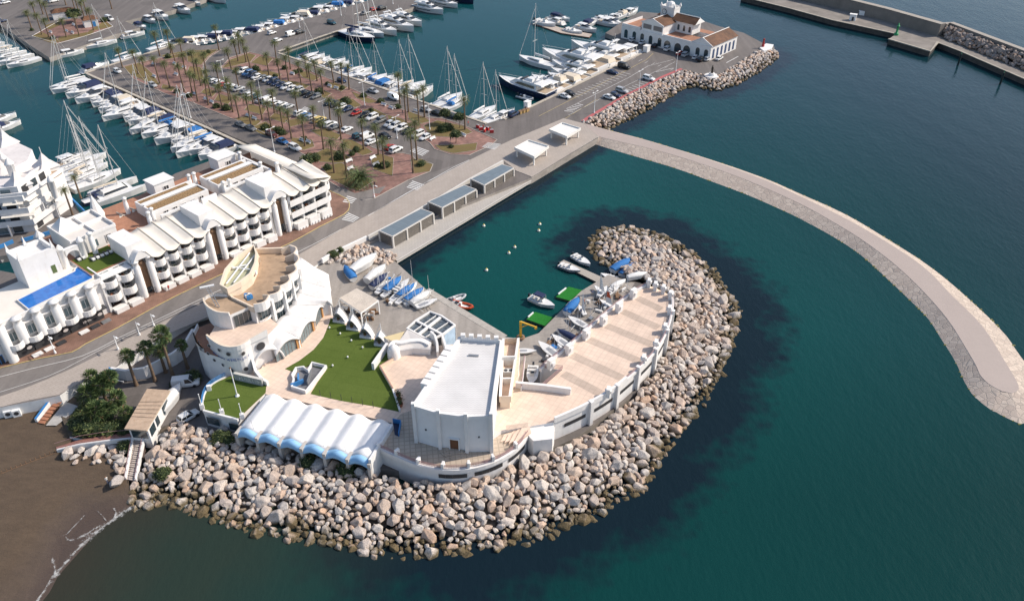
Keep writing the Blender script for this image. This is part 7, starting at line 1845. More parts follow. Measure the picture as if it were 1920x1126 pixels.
line_up((484, 60), (690, -2), 'nccbccrnccbnc', AD+pi/2+radians(37), 'from the left above the far pier', 'boats on the upper side of the far pier', (11, 13.5))
line_up((626, 60), (745, 24), 'vsyyy', BD, 'from the left on the lower side of the far pier', 'yachts on the lower side of the far pier', (14, 16))
berth(775, 14, 'yacht', BD, 19, 'big white yacht lying off the end of the far pier'); berth(808, 4, 'yacht', BD, 17, 'white yacht second from the right at the top edge'); berth(835, -4, 'yacht_navy', BD, 18, 'dark-hulled yacht at the right end of the top edge')
line_up((352, 80), (478, 58), 'nrccncncc', AD+pi/2+radians(37), 'from the left above the palm park', 'boats on the upper edge of the palm park', (10.5, 12.5))
for u, v, k, az, ln, lab in [(305, 84, 'sail', AD, 13, 'white sailing boat lying alongside above the palm park'), (238, 106, 'sail', AD, 12, 'white sailing boat alongside at the upper left of the palm park'), (180, 124, 'cruiser_navy', AD, 10.5, 'motor cruiser with dark canopy off the top left quay corner'),
        (133, 97, 'cruiser', AD-.25, 9.5, 'white hardtop cruiser at the corner of the far-left quay'), (190, 79, 'sail', AD-.25, 12, 'white sailing boat alongside the palm garden quay'), (250, 62, 'cruiser', AD-.3, 9, 'white cruiser alongside the middle of the far-left quay'), (264, 46, 'cruiser_navy', BD, 8.5, 'cruiser with navy canopy in the notch of the far-left quay'),
        (281, 34, 'cruiser', BD, 9, 'white cruiser in the notch of the far-left quay'), (302, 28, 'cruiser', BD, 12, 'large hardtop cruiser in the notch of the far-left quay'), (343, 16, 'cruiser', BD, 12, 'white cruiser with dark windows near the top left edge'), (364, 9, 'cruiser_navy', BD, 10, 'cruiser with navy canopy near the top edge'), (408, 3, 'cruiser', BD, 13, 'white cruiser cut by the top edge'),
        (232, 3, 'cruiser_navy', BD, 9, 'cruiser with navy canopy far behind the palm garden'), (256, 4, 'cruiser', BD, 11, 'white cruiser far behind the palm garden')]:
    berth(u+1, v+(7 if u < 420 and v > 12 else 0), k, az, ln, lab, None, stern=False)
line_up((-14, 66), (84, 106), 'sSsksss', AD+pi, 'from the left along the far-left quay', 'sailing boats along the far-left quay', (10, 11.5))
line_up((94, 318), (136, 368), 'csskss', AD, 'from the top beside the harbour complex', 'boats beside the harbour complex', (10, 12.5), 0)
berth(222, 364, 'cat', AD-.15, 13.5, 'large white catamaran behind the apartment roofs', None, False)
berth(196, 372, 'sail_navy', AD-.1, 11, 'navy-hulled sailing boat beside the catamaran', None, False)
for u, v, k, lab in [(4, 228, 'cruiser', 'white cruiser at the left edge of the left basin'), (12, 242, 'cruiser_navy', 'cruiser with navy canopy at the left edge of the left basin'), (3, 476, 'open', 'open boat in the small basin at the left edge'), (22, 482, 'open', 'second open boat in the small basin, nearer the castle-like block')]: berth(u, v, k, AD, LEN[k]*.9, lab, None, False)
# jetty yachts
for i, (u, v, k, ln) in enumerate([(1041, 178, 'yacht_navy', 22), (1056, 171, 'cruiser', 13), (1072, 164, 'yacht_dark', 16), (1090, 155, 'cruiser_cream', 12.5), (1106, 147, 'yacht', 15), (1122, 140, 'yacht', 19), (1139, 132, 'yacht', 27), (1155, 124, 'cruiser_cream', 14), (1168, 118, 'yacht', 18), (1181, 112, 'yacht', 25), (1193, 106, 'cruiser', 14), (1204, 100, 'cruiser', 13)]):
    p = at(u, v, L); q = px((p.x, p.y, 0)); berth(q[0], q[1], k, BD+pi+rb.uniform(-.03, .03), ln*1.12, BD_[k]+', '+ORD[i]+' from the near end of the jetty', 'yachts along the jetty')
p = at(1006, 122, 0); t = place(boat_proto('sail'), p, BD+pi, 'tall-masted white sailing yacht among the jetty motor yachts', None, 1.45)
berth(985, 186, 'rib', BD, 6.5, 'grey inflatable boat lying off the near jetty yacht', None, False)
# floating pontoon with work boats beyond the yachts
m = MB(); m.prism(xy(V([(1003, 45), (1012, 41), (1062, 55), (1110, 64), (1104, 70), (1052, 62)], .5)), -.3, .5, plain('pontoon rust', (.20, .10, .07), .8, var=.3), plain('pontoon deck', (.45, .38, .32), .8, var=.2)); tag(m.build('pontoon'), 'rusty floating pontoon beyond the jetty yachts', 'pontoon')
for i, (u, v, k, az) in enumerate([(1022, 48, 'open', BD), (1040, 44, 'cruiser', BD+pi), (1050, 38, 'cruiser_navy', BD), (1075, 62, 'open', BD), (1098, 58, 'cruiser', BD), (1108, 47, 'cruiser_navy', AD), (1118, 42, 'open', AD), (1128, 40, 'cruiser', AD), (1140, 48, 'cruiser', BD), (1152, 36, 'cruiser', AD), (1164, 33, 'open', AD), (1172, 30, 'cruiser_cream', AD), (1184, 27, 'cruiser', AD), (1150, 46, 'cruiser', BD)]):
    berth(u, v, k, az, rb.uniform(9, 12), BD_[k]+', '+ORD[i]+' from the left in the cluster behind the jetty yachts', 'small boats behind the jetty yachts', False)
# ---------------------------------------------------------------- club harbour
def spot(u, v, kind, az, label, group=None, z=0.0, s_=1.0): place(boat_proto(kind), at(u, v, z), az, label, group, s_)
def aimed(a, b, z=0.): p, q = at(*a, z), at(*b, z); return atan2(q.y-p.y, q.x-p.x)
spot(1016, 570, 'open_bimini', aimed((995, 562), (1038, 580)), 'white open boat with navy bimini beside the green raft', s_=1.1)
spot(1090, 491, 'open', aimed((1074, 480), (1110, 502)), 'open white boat on the far side of the wooden pontoon', s_=1.0)
spot(1068, 506, 'open_grey', aimed((1046, 500), (1091, 516)), 'grey open boat on the near side of the wooden pontoon', s_=.95)
spot(1166, 501, 'covered_blue', aimed((1152, 512), (1188, 492)), 'blue-covered boat nearer the boulders', s_=1.25); spot(1179, 509, 'covered_blue', aimed((1165, 520), (1190, 500)), 'blue-covered boat second from the boulders', s_=1.15)
spot(1143, 522, 'open', aimed((1158, 525), (1128, 516)), 'small open boat at the shore end of the pontoon', s_=.75)
spot(1003, 489, 'rib', 0, 'x') if False else None
spot(854, 563, 'rib', aimed((842, 567), (868, 558)), 'pale inflatable boat moored at the yard quay'); spot(866, 575, 'rib_orange', aimed((846, 568), (886, 578)), 'orange inflatable boat moored at the yard quay', s_=1.05)
for u, v, k, az, lab, s_ in [(1083, 606, 'dinghy', radians(135), 'white dinghy ashore below the terrace wall, third from the tip', 1.2), (1063, 632, 'covered_navy', radians(140), 'silver-white covered boat ashore by the terrace wall', .9), (1052, 642, 'dinghy', radians(130), 'pale dinghy ashore half under the terrace wall', 1.2), (1028, 658, 'dinghy', radians(128), 'white dinghy ashore nearest the wide slip', 1.4),
        (998, 708, 'open_grey', radians(-95), 'grey open boat ashore beside the auditorium stair', 1.0), (985, 660, 'dinghy', radians(0), 'teal-trimmed dinghy behind the stair', 1.0), (1130, 548, 'dinghy', radians(60), 'dinghy ashore beside the orange-striped sail', 1.0), (1150, 545, 'open', radians(50), 'open boat ashore at the foot of the crescent posts', .8), (1160, 535, 'covered_white', radians(40), 'white covered boat ashore by the crescent posts', .8), (1195, 520, 'covered_white', radians(20), 'white covered boat ashore at the tip of the terrace', .9)]:
    spot(u, v, k, az, lab, None, L+.25, s_)
for i, (u, v, k, az, s_) in enumerate([(684, 499, 'covered_white', radians(55), 1.5), (655, 515, 'covered_blue', radians(120), 1.05), (706, 517, 'covered_white', radians(60), 1.25), (712, 530, 'covered_navy', radians(60), 1.05), (724, 537, 'dinghy_mast', radians(55), 1.2), (738, 537, 'covered_blue', radians(60), 1.1), (752, 541, 'open', radians(60), .95), (763, 548, 'covered_blue', radians(55), 1.0), (771, 543, 'dinghy_mast', radians(65), 1.2), (778, 556, 'covered_blue', radians(50), 1.0), (790, 562, 'covered_white', radians(50), 1.05), (800, 571, 'dinghy_mast', radians(35), 1.2), (730, 549, 'dinghy', radians(55), 1.1), (745, 556, 'dinghy', radians(60), 1.1), (755, 562, 'dinghy_mast', radians(58), 1.0), (717, 543, 'dinghy', radians(60), 1.0)]):
    nm = {'covered_white': 'white-covered boat', 'covered_blue': 'blue-covered boat', 'covered_navy': 'navy-covered boat', 'dinghy': 'white dinghy', 'dinghy_mast': 'masted dinghy', 'open': 'open motor boat'}[k]
    spot(u, v, k, az, nm+' ashore in the boat yard, '+ORD[i]+' counting from the boulder corner', 'boats stored in the boat yard', L+.3, s_)
spot(322, 752, 'covered_white', radians(80), 'white-covered boat parked behind the lifeguard kiosk', None, L+.3, 1.35)
# rafts, pontoon, crane, sails
for pts, lab in (([(1042, 556), (1066, 537), (1106, 547), (1101, 561), (1082, 567)], 'larger green-matted raft at the slip'), ([(987, 598), (1003, 584), (1041, 596), (1026, 612)], 'smaller green-matted raft beside the yellow crane')):
    t = thing('green_raft', lab, 'raft', at(*pts[0], .3), group='green-matted rafts'); q = V(pts, .55)
    m = MB(); m.prism(xy(q), -.2, .55, plain('raft side', (.05, .09, .05), .8), TURFG, bottom=True); m.build('mat', t)
    m = MB(); m.wall([q[0].lerp(q[1], .2), q[0].lerp(q[1], .8)], .3, .25, WMET); m.build('fender', t)
def woodm():
    m, t, p = newmat('grey pontoon planks'); v = pos(t, 1, -aimed((1050, 492), (1125, 525)))
    sep = t.a('ShaderNodeSeparateXYZ'); t.l(v, sep.inputs[0]); s_ = mth(t, 'PINGPONG', sep.outputs[0], .12)
    t.l(ramp(t, mth(t, 'MULTIPLY', s_, 8), [(.1, (.12, .10, .08)), (.3, (.42, .37, .31)), (1, (.50, .45, .38))]), p.inputs['Base Color']); return m
m = MB(); q = V([(1047, 493), (1057, 487), (1133, 521), (1122, 530)], .5); m.prism(xy(q), -.2, .5, DARK, woodm(), bottom=True); tag(m.build('wooden_pontoon'), 'grey planked pontoon between the two moored open boats', 'pontoon')
c = at(976, 633, L); t = thing('boat_crane', 'small yellow boat crane on the edge of the club yard', 'crane', c); YEL = plain('crane yellow', (.62, .36, .03), .5)
m = MB(); m.lathe(c, [(.9, 0), (.9, .3), (.45, .35)], 10, BROWN); m.build('base', t); m = MB(); m.box(c+Vector((0, 0, .3)), (.42, .42, 3.8), .3, YEL); m.build('post', t)
m = MB(); e = c+Vector((2.9, -.3, 3.0)); m.tube(c+Vector((0, 0, 4.0)), e, .22, .16, 6, YEL); m.tube(c+Vector((0, 0, 2.6)), c.lerp(e, .5)+Vector((0, 0, 1.9)), .1, n=5, mat=YEL); m.build('jib', t); m = MB(); m.box(e+Vector((.1, 0, -.5)), (.5, .4, .5), .3, YEL); m.build('hoist', t)
def small_sail(u, v, h, mats, label, az=.6):
    p = at(u, v, L+.3); t = thing('sailing_dinghy', label, 'dinghy', p, group='sailing dinghies with sails up in the yard')
    m = MB(); hull(m, 3.2, 1.2, .35, HW, HW, .3, keel=-.08)
    R = Matrix.Translation(p) @ Matrix.Rotation(az, 4, 'Z'); m.xform(R); m.build('hull', t)
    d, tp = hull(MB(), 3.2, 1.2, .35, HW, HW, .3); d.xform(R); d.build('deck', t)
    m = MB(); m.tube(p+Vector((0, 0, .3)), p+Vector((0, 0, h)), .05, .03, 5, ALU); m.build('mast', t)
    m = MB(); dd = Vector((-cos(az), -sin(az), 0)); k = len(mats)
    for i, mt in enumerate(mats):
        z0, z1 = .7+(h-.8)*i/k, .7+(h-.8)*(i+1)/k; w0, w1 = 1.7*(1-i/k), 1.7*(1-(i+1)/k)+.03
        m.mesh([p+Vector((0, 0, z0)), p+dd*w0+Vector((0, 0, z0)), p+dd*w1+Vector((0, 0, z1)), p+Vector((0, 0, z1))], [[0, 1, 2, 3]], mt)
    o = m.build('sail', t); md = o.modifiers.new('t', 'SOLIDIFY'); md.thickness = .02
small_sail(1124, 546, 4.6, [CVW], 'dinghy with white sail up near the pontoon', 2.2); small_sail(1091, 584, 5.0, [CVW], 'dinghy with white sail up beside the blue-covered boat', 1.9); small_sail(1136, 571, 5.0, [CVW, ORG, CVW], 'dinghy with an orange-striped sail by the terrace wall', 2.4)
spot(1074, 577, 'covered_blue', radians(60), 'light-blue covered boat between the two green rafts', None, L+.2, 1.1)
for i, (u, v) in enumerate([(965, 464), (954, 475), (912, 507), (1012, 421), (1010, 433), (907, 424)]):
    p = at(u, v, 0); t = thing('mooring_buoy', 'small pale mooring buoy, '+ORD[i]+' of six: counted from the middle of the club harbour outwards', 'buoy', p, group='mooring buoys in the club harbour')
    t['label'] = ['pale buoy right of the pair in mid harbour', 'pale buoy left of the pair in mid harbour', 'lone pale buoy nearest the yard quay', 'yellow-topped buoy upper of the pair by the breakwater tip', 'yellow-topped buoy lower of the pair by the breakwater tip', 'lone buoy close to the glass-roofed pavilion deck'][i]
    m = MB(); m.lathe(p, [(.1, -.3), (.36, -.05), (.42, .15), (.3, .42), (0, .5)], 10, plain('buoy white', (.75, .74, .66), .5)); m.build('float', t); m = MB(); m.lathe(p+Vector((0, 0, .42)), [(.22, 0), (.18, .15), (0, .25)], 8, plain('buoy yellow', (.65, .5, .08), .5)); m.build('cap', t)
# ================================================================ palms and bushes
TRK = plain('palm trunk', (.17, .115, .075), .9, var=.3, scale=3, obj=True, bmp=.6)
def leafm(name, a, b):
    m, t, p = newmat(name); g_ = t.a('ShaderNodeNewGeometry'); oi = t.a('ShaderNodeObjectInfo')
    c = ramp(t, mth(t, 'FRACT', mth(t, 'ADD', g_.outputs['Random Per Island'], mth(t, 'MULTIPLY', oi.outputs['Random'], .35))), [(0, a), (.75, b), (.92, tuple(x*1.5 for x in b)), (1, (.20, .13, .06))]); t.l(c, p.inputs['Base Color']); p.inputs['Roughness'].default_value = .6
    p.inputs['Specular IOR Level'].default_value = .3; MATS[name] = m; return m
LF1 = leafm('date palm leaf', (.045, .065, .02), (.115, .13, .045)); LF2 = leafm('fan palm leaf', (.035, .065, .022), (.10, .14, .05)); LF3 = leafm('shrub leaf', (.03, .05, .016), (.085, .105, .035))
def frond(m, c, az, el, ln, mat, rn, wd=.42, droop=1.0):
    n = 6; pts = []; d = Vector((cos(az), sin(az), 0)); s_ = Vector((-sin(az), cos(az), 0)); p = Vector(c); e = el
    for i in range(n+1): pts.append(p.copy()); p = p+(d*cos(e)+Vector((0, 0, 1))*sin(e))*(ln/n); e -= droop*(.22+.06*i)
    for i in range(n):
        a, b = pts[i], pts[i+1]
        for sg in (-1, 1):
            for k in range(2):
                q = a.lerp(b, (k+.1)/2); q2 = a.lerp(b, (k+.62)/2); w_ = wd*(1-.55*abs(i/n-.35)*1.6)*rn.uniform(.8, 1.2)
                m.mesh([q, q2, q2+s_*sg*w_+(b-a)*.45-Vector((0, 0, w_*.55))], [[0, 1, 2]], mat)
def fan_leaf(m, c, az, el, ln, mat, rn):
    d = Vector((cos(az)*cos(el), sin(az)*cos(el), sin(el))); s_ = Vector((-sin(az), cos(az), 0)); up = d.cross(s_)
    st = Vector(c)+d*ln*.45; k = 7
    for i in range(k):
        a = (i-(k-1)/2)*.38; a2 = a+.2; e1 = d*cos(a)+s_*sin(a); r = ln*.62*(1-.12*abs(a))
        m.mesh([st, st+e1*r+up*rn.uniform(-.1, .05)*ln-Vector((0, 0, .14*r)), st+(d*cos(a2)+s_*sin(a2))*r*.8], [[0, 1, 2]], mat)
def palm_crown(kind, seed):
    rn = random.Random(seed); m = MB()
    if kind == 'date':
        for i in range(40):
            az = i*2.399+rn.uniform(-.2, .2); f = i/40; frond(m, (0, 0, 0), az, 1.25-1.75*f+rn.uniform(-.12, .12), rn.uniform(2.0, 2.6), LF1, rn)
    elif kind == 'fan':
        for i in range(58):
            az = i*2.399+rn.uniform(-.2, .2); f = i/58; fan_leaf(m, (0, 0, 0), az, 1.35-2.2*f+rn.uniform(-.15, .15), rn.uniform(1.5, 2.0), LF2, rn)
    return m
PALMS = {}
def palm(u, v, h, r, kind, label, group, fn=gf, lean=(0, 0)):
    key = (kind, rp.randrange(4))
    if key not in PALMS:
        c = palm_crown(*key).data('crown'); PALMS[key] = c
    base = fn(u, v, .03); t = thing('palm_tree', label, 'palm', base, group=group)
    m = MB(); n = 7; pr = 0.20 if kind == 'date' else .24
    pts = [Vector((lean[0]*(i/n)**1.5, lean[1]*(i/n)**1.5, h*i/n)) for i in range(n+1)]
    for i in range(n): m.tube(pts[i], pts[i+1], pr*(1.35-.45*i/n)*(1.3 if i == 0 else 1), pr*(1.35-.45*(i+1)/n), 7, TRK, cap=False)
    m.lathe(pts[-1]-Vector((0, 0, .5)), [(pr, 0), (pr*1.7, .4), (pr*1.2, .8), (0, 1.0)], 7, TRK)
    m.build('trunk', t, True)
    o = bpy.data.objects.new('crown', PALMS[key]); COL.objects.link(o); o.parent = t; o.location = pts[-1]+Vector((0, 0, .2)); o.scale = (r/2.2,)*3; o.rotation_euler = (0, 0, rp.uniform(0, 6.3)); return t
rp = random.Random(31)
PK = [(230, 127), (260, 139), (275, 146), (300, 105), (321, 100), (300, 157), (319, 165), (346, 172), (349, 140), (367, 142), (361, 177), (390, 150), (377, 161), (414, 173), (411, 95), (434, 130), (447, 115), (462, 117), (470, 130), (450, 101), (371, 190), (391, 197), (417, 202), (437, 210), (449, 222), (471, 234), (475, 196), (449, 169),
      (515, 212), (509, 240), (532, 249), (547, 260), (572, 274), (590, 242), (641, 240), (607, 280), (682, 280), (640, 262), (710, 290), (505, 142), (520, 122), (526, 151), (542, 156), (545, 130), (566, 165), (577, 145), (585, 172), (595, 152), (607, 177), (626, 156), (642, 158), (560, 218), (620, 232), (655, 168), (492, 224), (430, 188), (330, 120), (396, 180), (345, 116)]
PK.sort(key=lambda q: q[0]); CT = {}
def nth(k):
    CT[k] = CT.get(k, 0)+1; return ORD[CT[k]-1]
for i, (u, v) in enumerate(PK):
    side = 'upper strip' if v < 178-.0*u and u > 425 and v < 100+(u-420)*.36 else 'lower strip'
    nb = ('far left end' if u < 330 else 'left part' if u < 430 else 'middle' if u < 540 else 'right part')
    palm(u, v, rp.uniform(6.3, 8.8), rp.uniform(2.0, 2.5), 'date', 'slender palm, '+nth(side+nb)+' from the left among those of the '+side+' '+nb, 'palms of the '+side+' '+nb, lean=(rp.uniform(-.5, .5), rp.uniform(-.4, .4)))
for u, v, h, r, lab in [(627, 324, 9, 2.6, 'tall palm beside the end of the apartment building, left of two'), (651, 335, 9.5, 2.6, 'tall palm beside the end of the apartment building, right of two'), (721, 317, 8, 2.7, 'palm on the small bed in the pink plaza'), (775, 324, 11.5, 3.0, 'tall palm on the rounded corner bed, nearer the road'), (782, 300, 11, 2.7, 'tall palm on the rounded corner bed, farther from the road'),
        (762, 232, 10, 2.4, 'palm in the bed beside the white parked cars, left of pair'), (786, 235, 10.5, 2.4, 'palm in the bed beside the white parked cars, right of pair'), (766, 210, 8.5, 2.2, 'palm beside the silver hatchback on the quay road'), (796, 220, 9.5, 2.3, 'palm near the two moored sailing boats'), (750, 195, 9.5, 2.4, 'tall palm rising in front of the white van'),
        (872, 243, 9.5, 2.4, 'palm nearest the red barriers at the jetty corner'), (137, 404, 7, 1.8, 'palm on the boardwalk beside the harbour complex'), (152, 372, 6, 1.6, 'small palm by the moored boats of the harbour complex')]: palm(u, v, h, r, 'date', lab, None)
for i, (u, v, h) in enumerate([(59, 52, 6), (79, 65, 7.5), (81, 27, 6), (92, 40, 7), (92, 70, 6.5), (125, 70, 6.5), (149, 67, 8), (161, 42, 8), (150, 30, 8), (176, 57, 8), (67, 30, 5), (124, 10, 6), (210, 17, 8), (165, 33, 8), (143, 25, 8)]):
    palm(u, v, h, 2.3, 'date', 'slender palm in the far-left palm garden quay, '+ORD[i]+' counted along the garden', 'palms of the far-left garden')
for u, v, h, r, lab in [(256, 722, 6.8, 1.9, 'fan palm nearest the blue gate, left of three'), (291, 714, 7.6, 2.1, 'middle one of three tall fan palms by the club wall'), (325, 706, 9.6, 2.6, 'tallest fan palm beside the round club house'), (352, 690, 5.4, 1.6, 'small fan palm against the club house wall'), (311, 698, 5.0, 1.8, 'short fan palm behind the tallest one')]: palm(u, v, h, r, 'fan', lab, 'fan palms by the club house', lambda a, b, dz: at(a, b, L+dz))
for i, (u, v, h, r) in enumerate([(172, 762, 2.8, 2.6), (200, 752, 3.6, 2.8), (188, 790, 2.4, 2.7), (215, 745, 4.4, 2.3), (226, 768, 2.6, 2.2), (205, 785, 1.8, 2.4), (240, 790, 1.8, 1.9), (180, 735, 3.4, 2.0)]): palm(u, v, h, r, 'fan', 'low spreading fan palm in the beach garden, '+['left of the group', 'centre of the group', 'front left', 'tallest at the back', 'beside the kiosk', 'front centre', 'front right by the kiosk', 'back left by the promenade'][i], 'fan palms of the beach garden', lambda a, b, dz: at(a, b, 1.5+dz))
# the bushy date palm on the plaza
b = gf(676, 347, .03); t = thing('palm_tree', 'short bushy palm with a huge crown at the plaza edge', 'palm', b)
m = MB(); m.lathe((0, 0, 0), [(.7, 0), (.6, 1.2), (.4, 1.8), (0, 2.0)], 9, TRK); m.build('trunk', t, True)
m = MB(); rn = random.Random(2)
for i in range(80): frond(m, (0, 0, 1.7), i*2.399, 1.45-1.5*i/80, rn.uniform(4.2, 5.4), LF2, rn, .7, .7)
m.build('crown', t, True)
def bush_mesh(seed, n=420):
    rn = random.Random(seed); m = MB()
    for i in range(n):
        z = rn.uniform(-.25, 1); a = rn.uniform(0, 2*pi); r = math.sqrt(max(0, 1-z*z)); rr = rn.uniform(.82, 1.04)*(1+.10*sin(3*a+seed)+.08*sin(5*z+seed))
        c = Vector((cos(a)*r, sin(a)*r, z))*rr; s_ = .17; q = [c+Vector([rn.uniform(-s_, s_) for _ in '123']) for _ in '123']; m.poly(q, LF3)
    m.lathe((0, 0, 0), [(.78, -.2), (.84, .2), (.62, .6), (.2, .84), (0, .86)], 9, plain('shrub core', (.02, .035, .012), .9))
    return m.data('bush')
BU = [bush_mesh(s_) for s_ in range(4)]
def bush(u, v, sx, h, label, group=None, z=L, name='bush'):
    o = bpy.data.objects.new(name, BU[rp.randrange(4)]); COL.objects.link(o); o.location = at(u, v, z+.1)+Vector((0, 0, h*.15)); o.scale = (sx, sx*.9, h); o.rotation_euler = (0, 0, rp.uniform(0, 6)); tag(o, label, 'bush', group)
for i, (u, v, r) in enumerate(sorted([(480, 132, 1.7), (516, 144, 1.0), (534, 129, 1.2), (554, 137, 1.2), (562, 135, 1.2), (614, 158, .9), (642, 166, 1.0), (599, 174, 1.7), (714, 191, 1.2), (746, 202, 1.2), (650, 193, 1.8), (644, 191, 1.3), (682, 181, 1.2), (696, 208, 1.0), (406, 201, 1.3), (425, 205, 1.6), (355, 181, 1.2), (332, 173, 1.1), (497, 241, 1.4), (520, 247, 1.6), (529, 251, 1.5), (578, 303, 2.2), (590, 299, 1.9), (614, 316, 1.3), (637, 296, 1.9), (722, 312, 1.5), (790, 309, 1.3), (829, 245, 1.9), (839, 243, 1.9), (668, 283, 1.3), (315, 108, 1.3), (382, 103, 1.0), (391, 99, 1.0), (100, 73, 1.2), (196, 40, 1.6), (60, 57, .9), (708, 312, .9), (846, 276, .8), (660, 290, 1.0), (570, 262, 1.1)])):
    where = 'upper left beds' if u < 450 and v < 160 else 'left quay bed' if u < 440 else 'beds of the upper strip' if v < 100+(u-420)*.36 else 'beds near the pink plaza' if u > 570 else 'beds of the lower strip'
    bush(u, v, r, r*.95, 'round dark bush, '+nth(where)+' from the left in the '+where, 'round bushes in the '+where)
# small round-headed trees near the jetty corner
for u, v, h, r, lab in [(855, 268, 2.2, 1.8, 'small round-headed tree nearest the zebra crossing'), (836, 232, 2.8, 2.0, 'loose-crowned tree beside the quay road at the lawn corner'), (862, 240, 3.0, 2.0, 'loose-crowned tree next to the tall palm at the jetty corner'), (576, 30 and 70, 0, 0, '')][:3]:
    b = gf(u, v, .03); t = thing('tree', lab, 'tree', b); m = MB(); m.tube((0, 0, 0), (.1, 0, h*.6), .13, .09, 6, TRK); m.tube((.1, 0, h*.6), (.5, .2, h), .08, .05, 5, TRK); m.tube((.1, 0, h*.6), (-.4, -.2, h), .08, .05, 5, TRK); m.build('trunk', t, True)
    o = bpy.data.objects.new('crown', BU[rp.randrange(4)]); COL.objects.link(o); o.parent = t; o.location = (0, 0, h+.4); o.scale = (r, r, r*.8)
b = at(142, 42, L); t = thing('tree', 'dense round tree beside the white hut of the far-left garden', 'tree', b); m = MB(); m.tube((0, 0, 0), (0, 0, 2.5), .2, .15, 6, TRK); m.build('trunk', t, True); o = bpy.data.objects.new('crown', BU[0]); COL.objects.link(o); o.parent = t; o.location = (0, 0, 3.2); o.scale = (3.2, 3.2, 2.6)
# undergrowth of the beach garden, and green at the foot of the walls
for i, (u, v, r, z) in enumerate([(150, 800, 2.0, 1.4), (168, 806, 2.2, 1.4), (185, 808, 1.8, 1.4), (205, 806, 2.0, 1.4), (222, 800, 1.6, 1.4), (150, 780, 1.4, 1.4), (235, 812, 1.2, 1.4), (160, 770, 1.8, 1.4)]): bush(u, v, r, r*.7, 'dark low undergrowth shrub in the beach garden beside the kiosk', 'undergrowth of the beach garden', z)
for u, v, r, z, lab in [(413, 822, 1.7, 2.2, 'low green shrub between boulders, left of the pair below the small lawn'), (430, 826, 1.5, 2.1, 'low green shrub between boulders, right of the pair below the small lawn'), (578, 868, 1.6, 2.2, 'bush growing before the middle windows of the wavy-roofed hall'), (650, 882, 1.9, 2.1, 'bush growing before the right windows of the wavy-roofed hall'), (234, 838, 1.3, 1.3, 'shrub beside the top of the beach steps'), (305, 890, 1.5, 1.4, 'reddish dry shrub among the boulders near the beach steps'),
        (625, 478, 1.3, 2.6, 'shrub at the yard corner below the promenade'), (638, 470, 1.0, 2.6, 'small shrub at the yard corner beside the boulders'), (360, 712, 2.0, L, 'low hedge clump under the fan palms'), (335, 718, 1.6, L, 'low hedge clump at the foot of the tallest fan palm')]: bush(u, v, r, r*.8, lab, None, z)
# ================================================================ lamps, benches, people
def lamp(u, v, h, label, group, fn=gf, az=AD):
    b = fn(u, v, .03); t = thing('street_lamp', label, 'street lamp', b, group=group)
    m = MB(); m.lathe((0, 0, 0), [(.22, 0), (.2, .5), (.09, .6), (.06, h)], 8, WMET); m.build('pole', t, True)
    m = MB(); d = Vector((cos(az), sin(az), 0)); m.tube(Vector((0, 0, h-.1)), Vector((0, 0, h))+d*1.1, .05, n=5, mat=WMET); m.tube(Vector((0, 0, h-.1)), Vector((0, 0, h))-d*1.1, .05, n=5, mat=WMET) if h > 5 else None; m.build('arm', t, True)
    for s_ in ((-1, 1) if h > 5 else (1,)): m = MB(); m.box(d*s_*1.2+Vector((0, 0, h-.03)), (.75, .3, .14), az, WMET); m.build('lamp_head', t, True)
for i, (u, v, h) in enumerate([(492, 195, 8.5), (684, 198, 8), (806, 243, 8), (515, 286, 7.5), (358, 222, 8), (610, 235, 8), (420, 150, 7), (745, 260, 7)]): lamp(u, v, h, 'tall twin-armed lamp post in the palm park, '+['beside the lower car row', 'by the quay road van', 'at the wide lawn', 'on the left quay road', 'at the left quay boats', 'in the middle beds', 'near the loop road', 'by the white cars'][i], 'lamp posts of the palm park')
for i, (u, v) in enumerate([(1114, 212), (1198, 170), (1267, 134)]): lamp(u, v, 7, 'twin-armed lamp post on the seaward side of the jetty, '+['nearest', 'middle', 'farthest'][i]+' of three', 'lamp posts of the jetty')
for i, (u, v, h) in enumerate([(104, 662, 4.2), (222, 655, 3.4), (262, 628, 3.2), (289, 611, 3.0), (702, 370, 3.6), (562, 52, 6), (640, 30, 6), (737, 8, 6)]): lamp(u, v, h, 'white lamp post '+['on the brick pavement by the pool block', 'at the promenade edge above the beach garden', 'on the road, second from the club house', 'on the road nearest the club house', 'on the pink plaza by the crossing', 'on the far pier, left', 'on the far pier, middle', 'on the far pier, right'][i], None, rz if i < 4 else gf, BD)
bm_ = MB(); bm_.box((0, 0, .35), (2.2, .55, .12), 0, WHITE2); bd = bm_.data('seat'); b2 = MB(); b2.box((0, .24, .45), (2.2, .1, .5), 0, WHITE2); bd2 = b2.data('backrest'); b3 = MB(); b3.box((0, 0, 0), (.2, .5, .36), 0, WHITE2); bd3 = b3.data('leg')
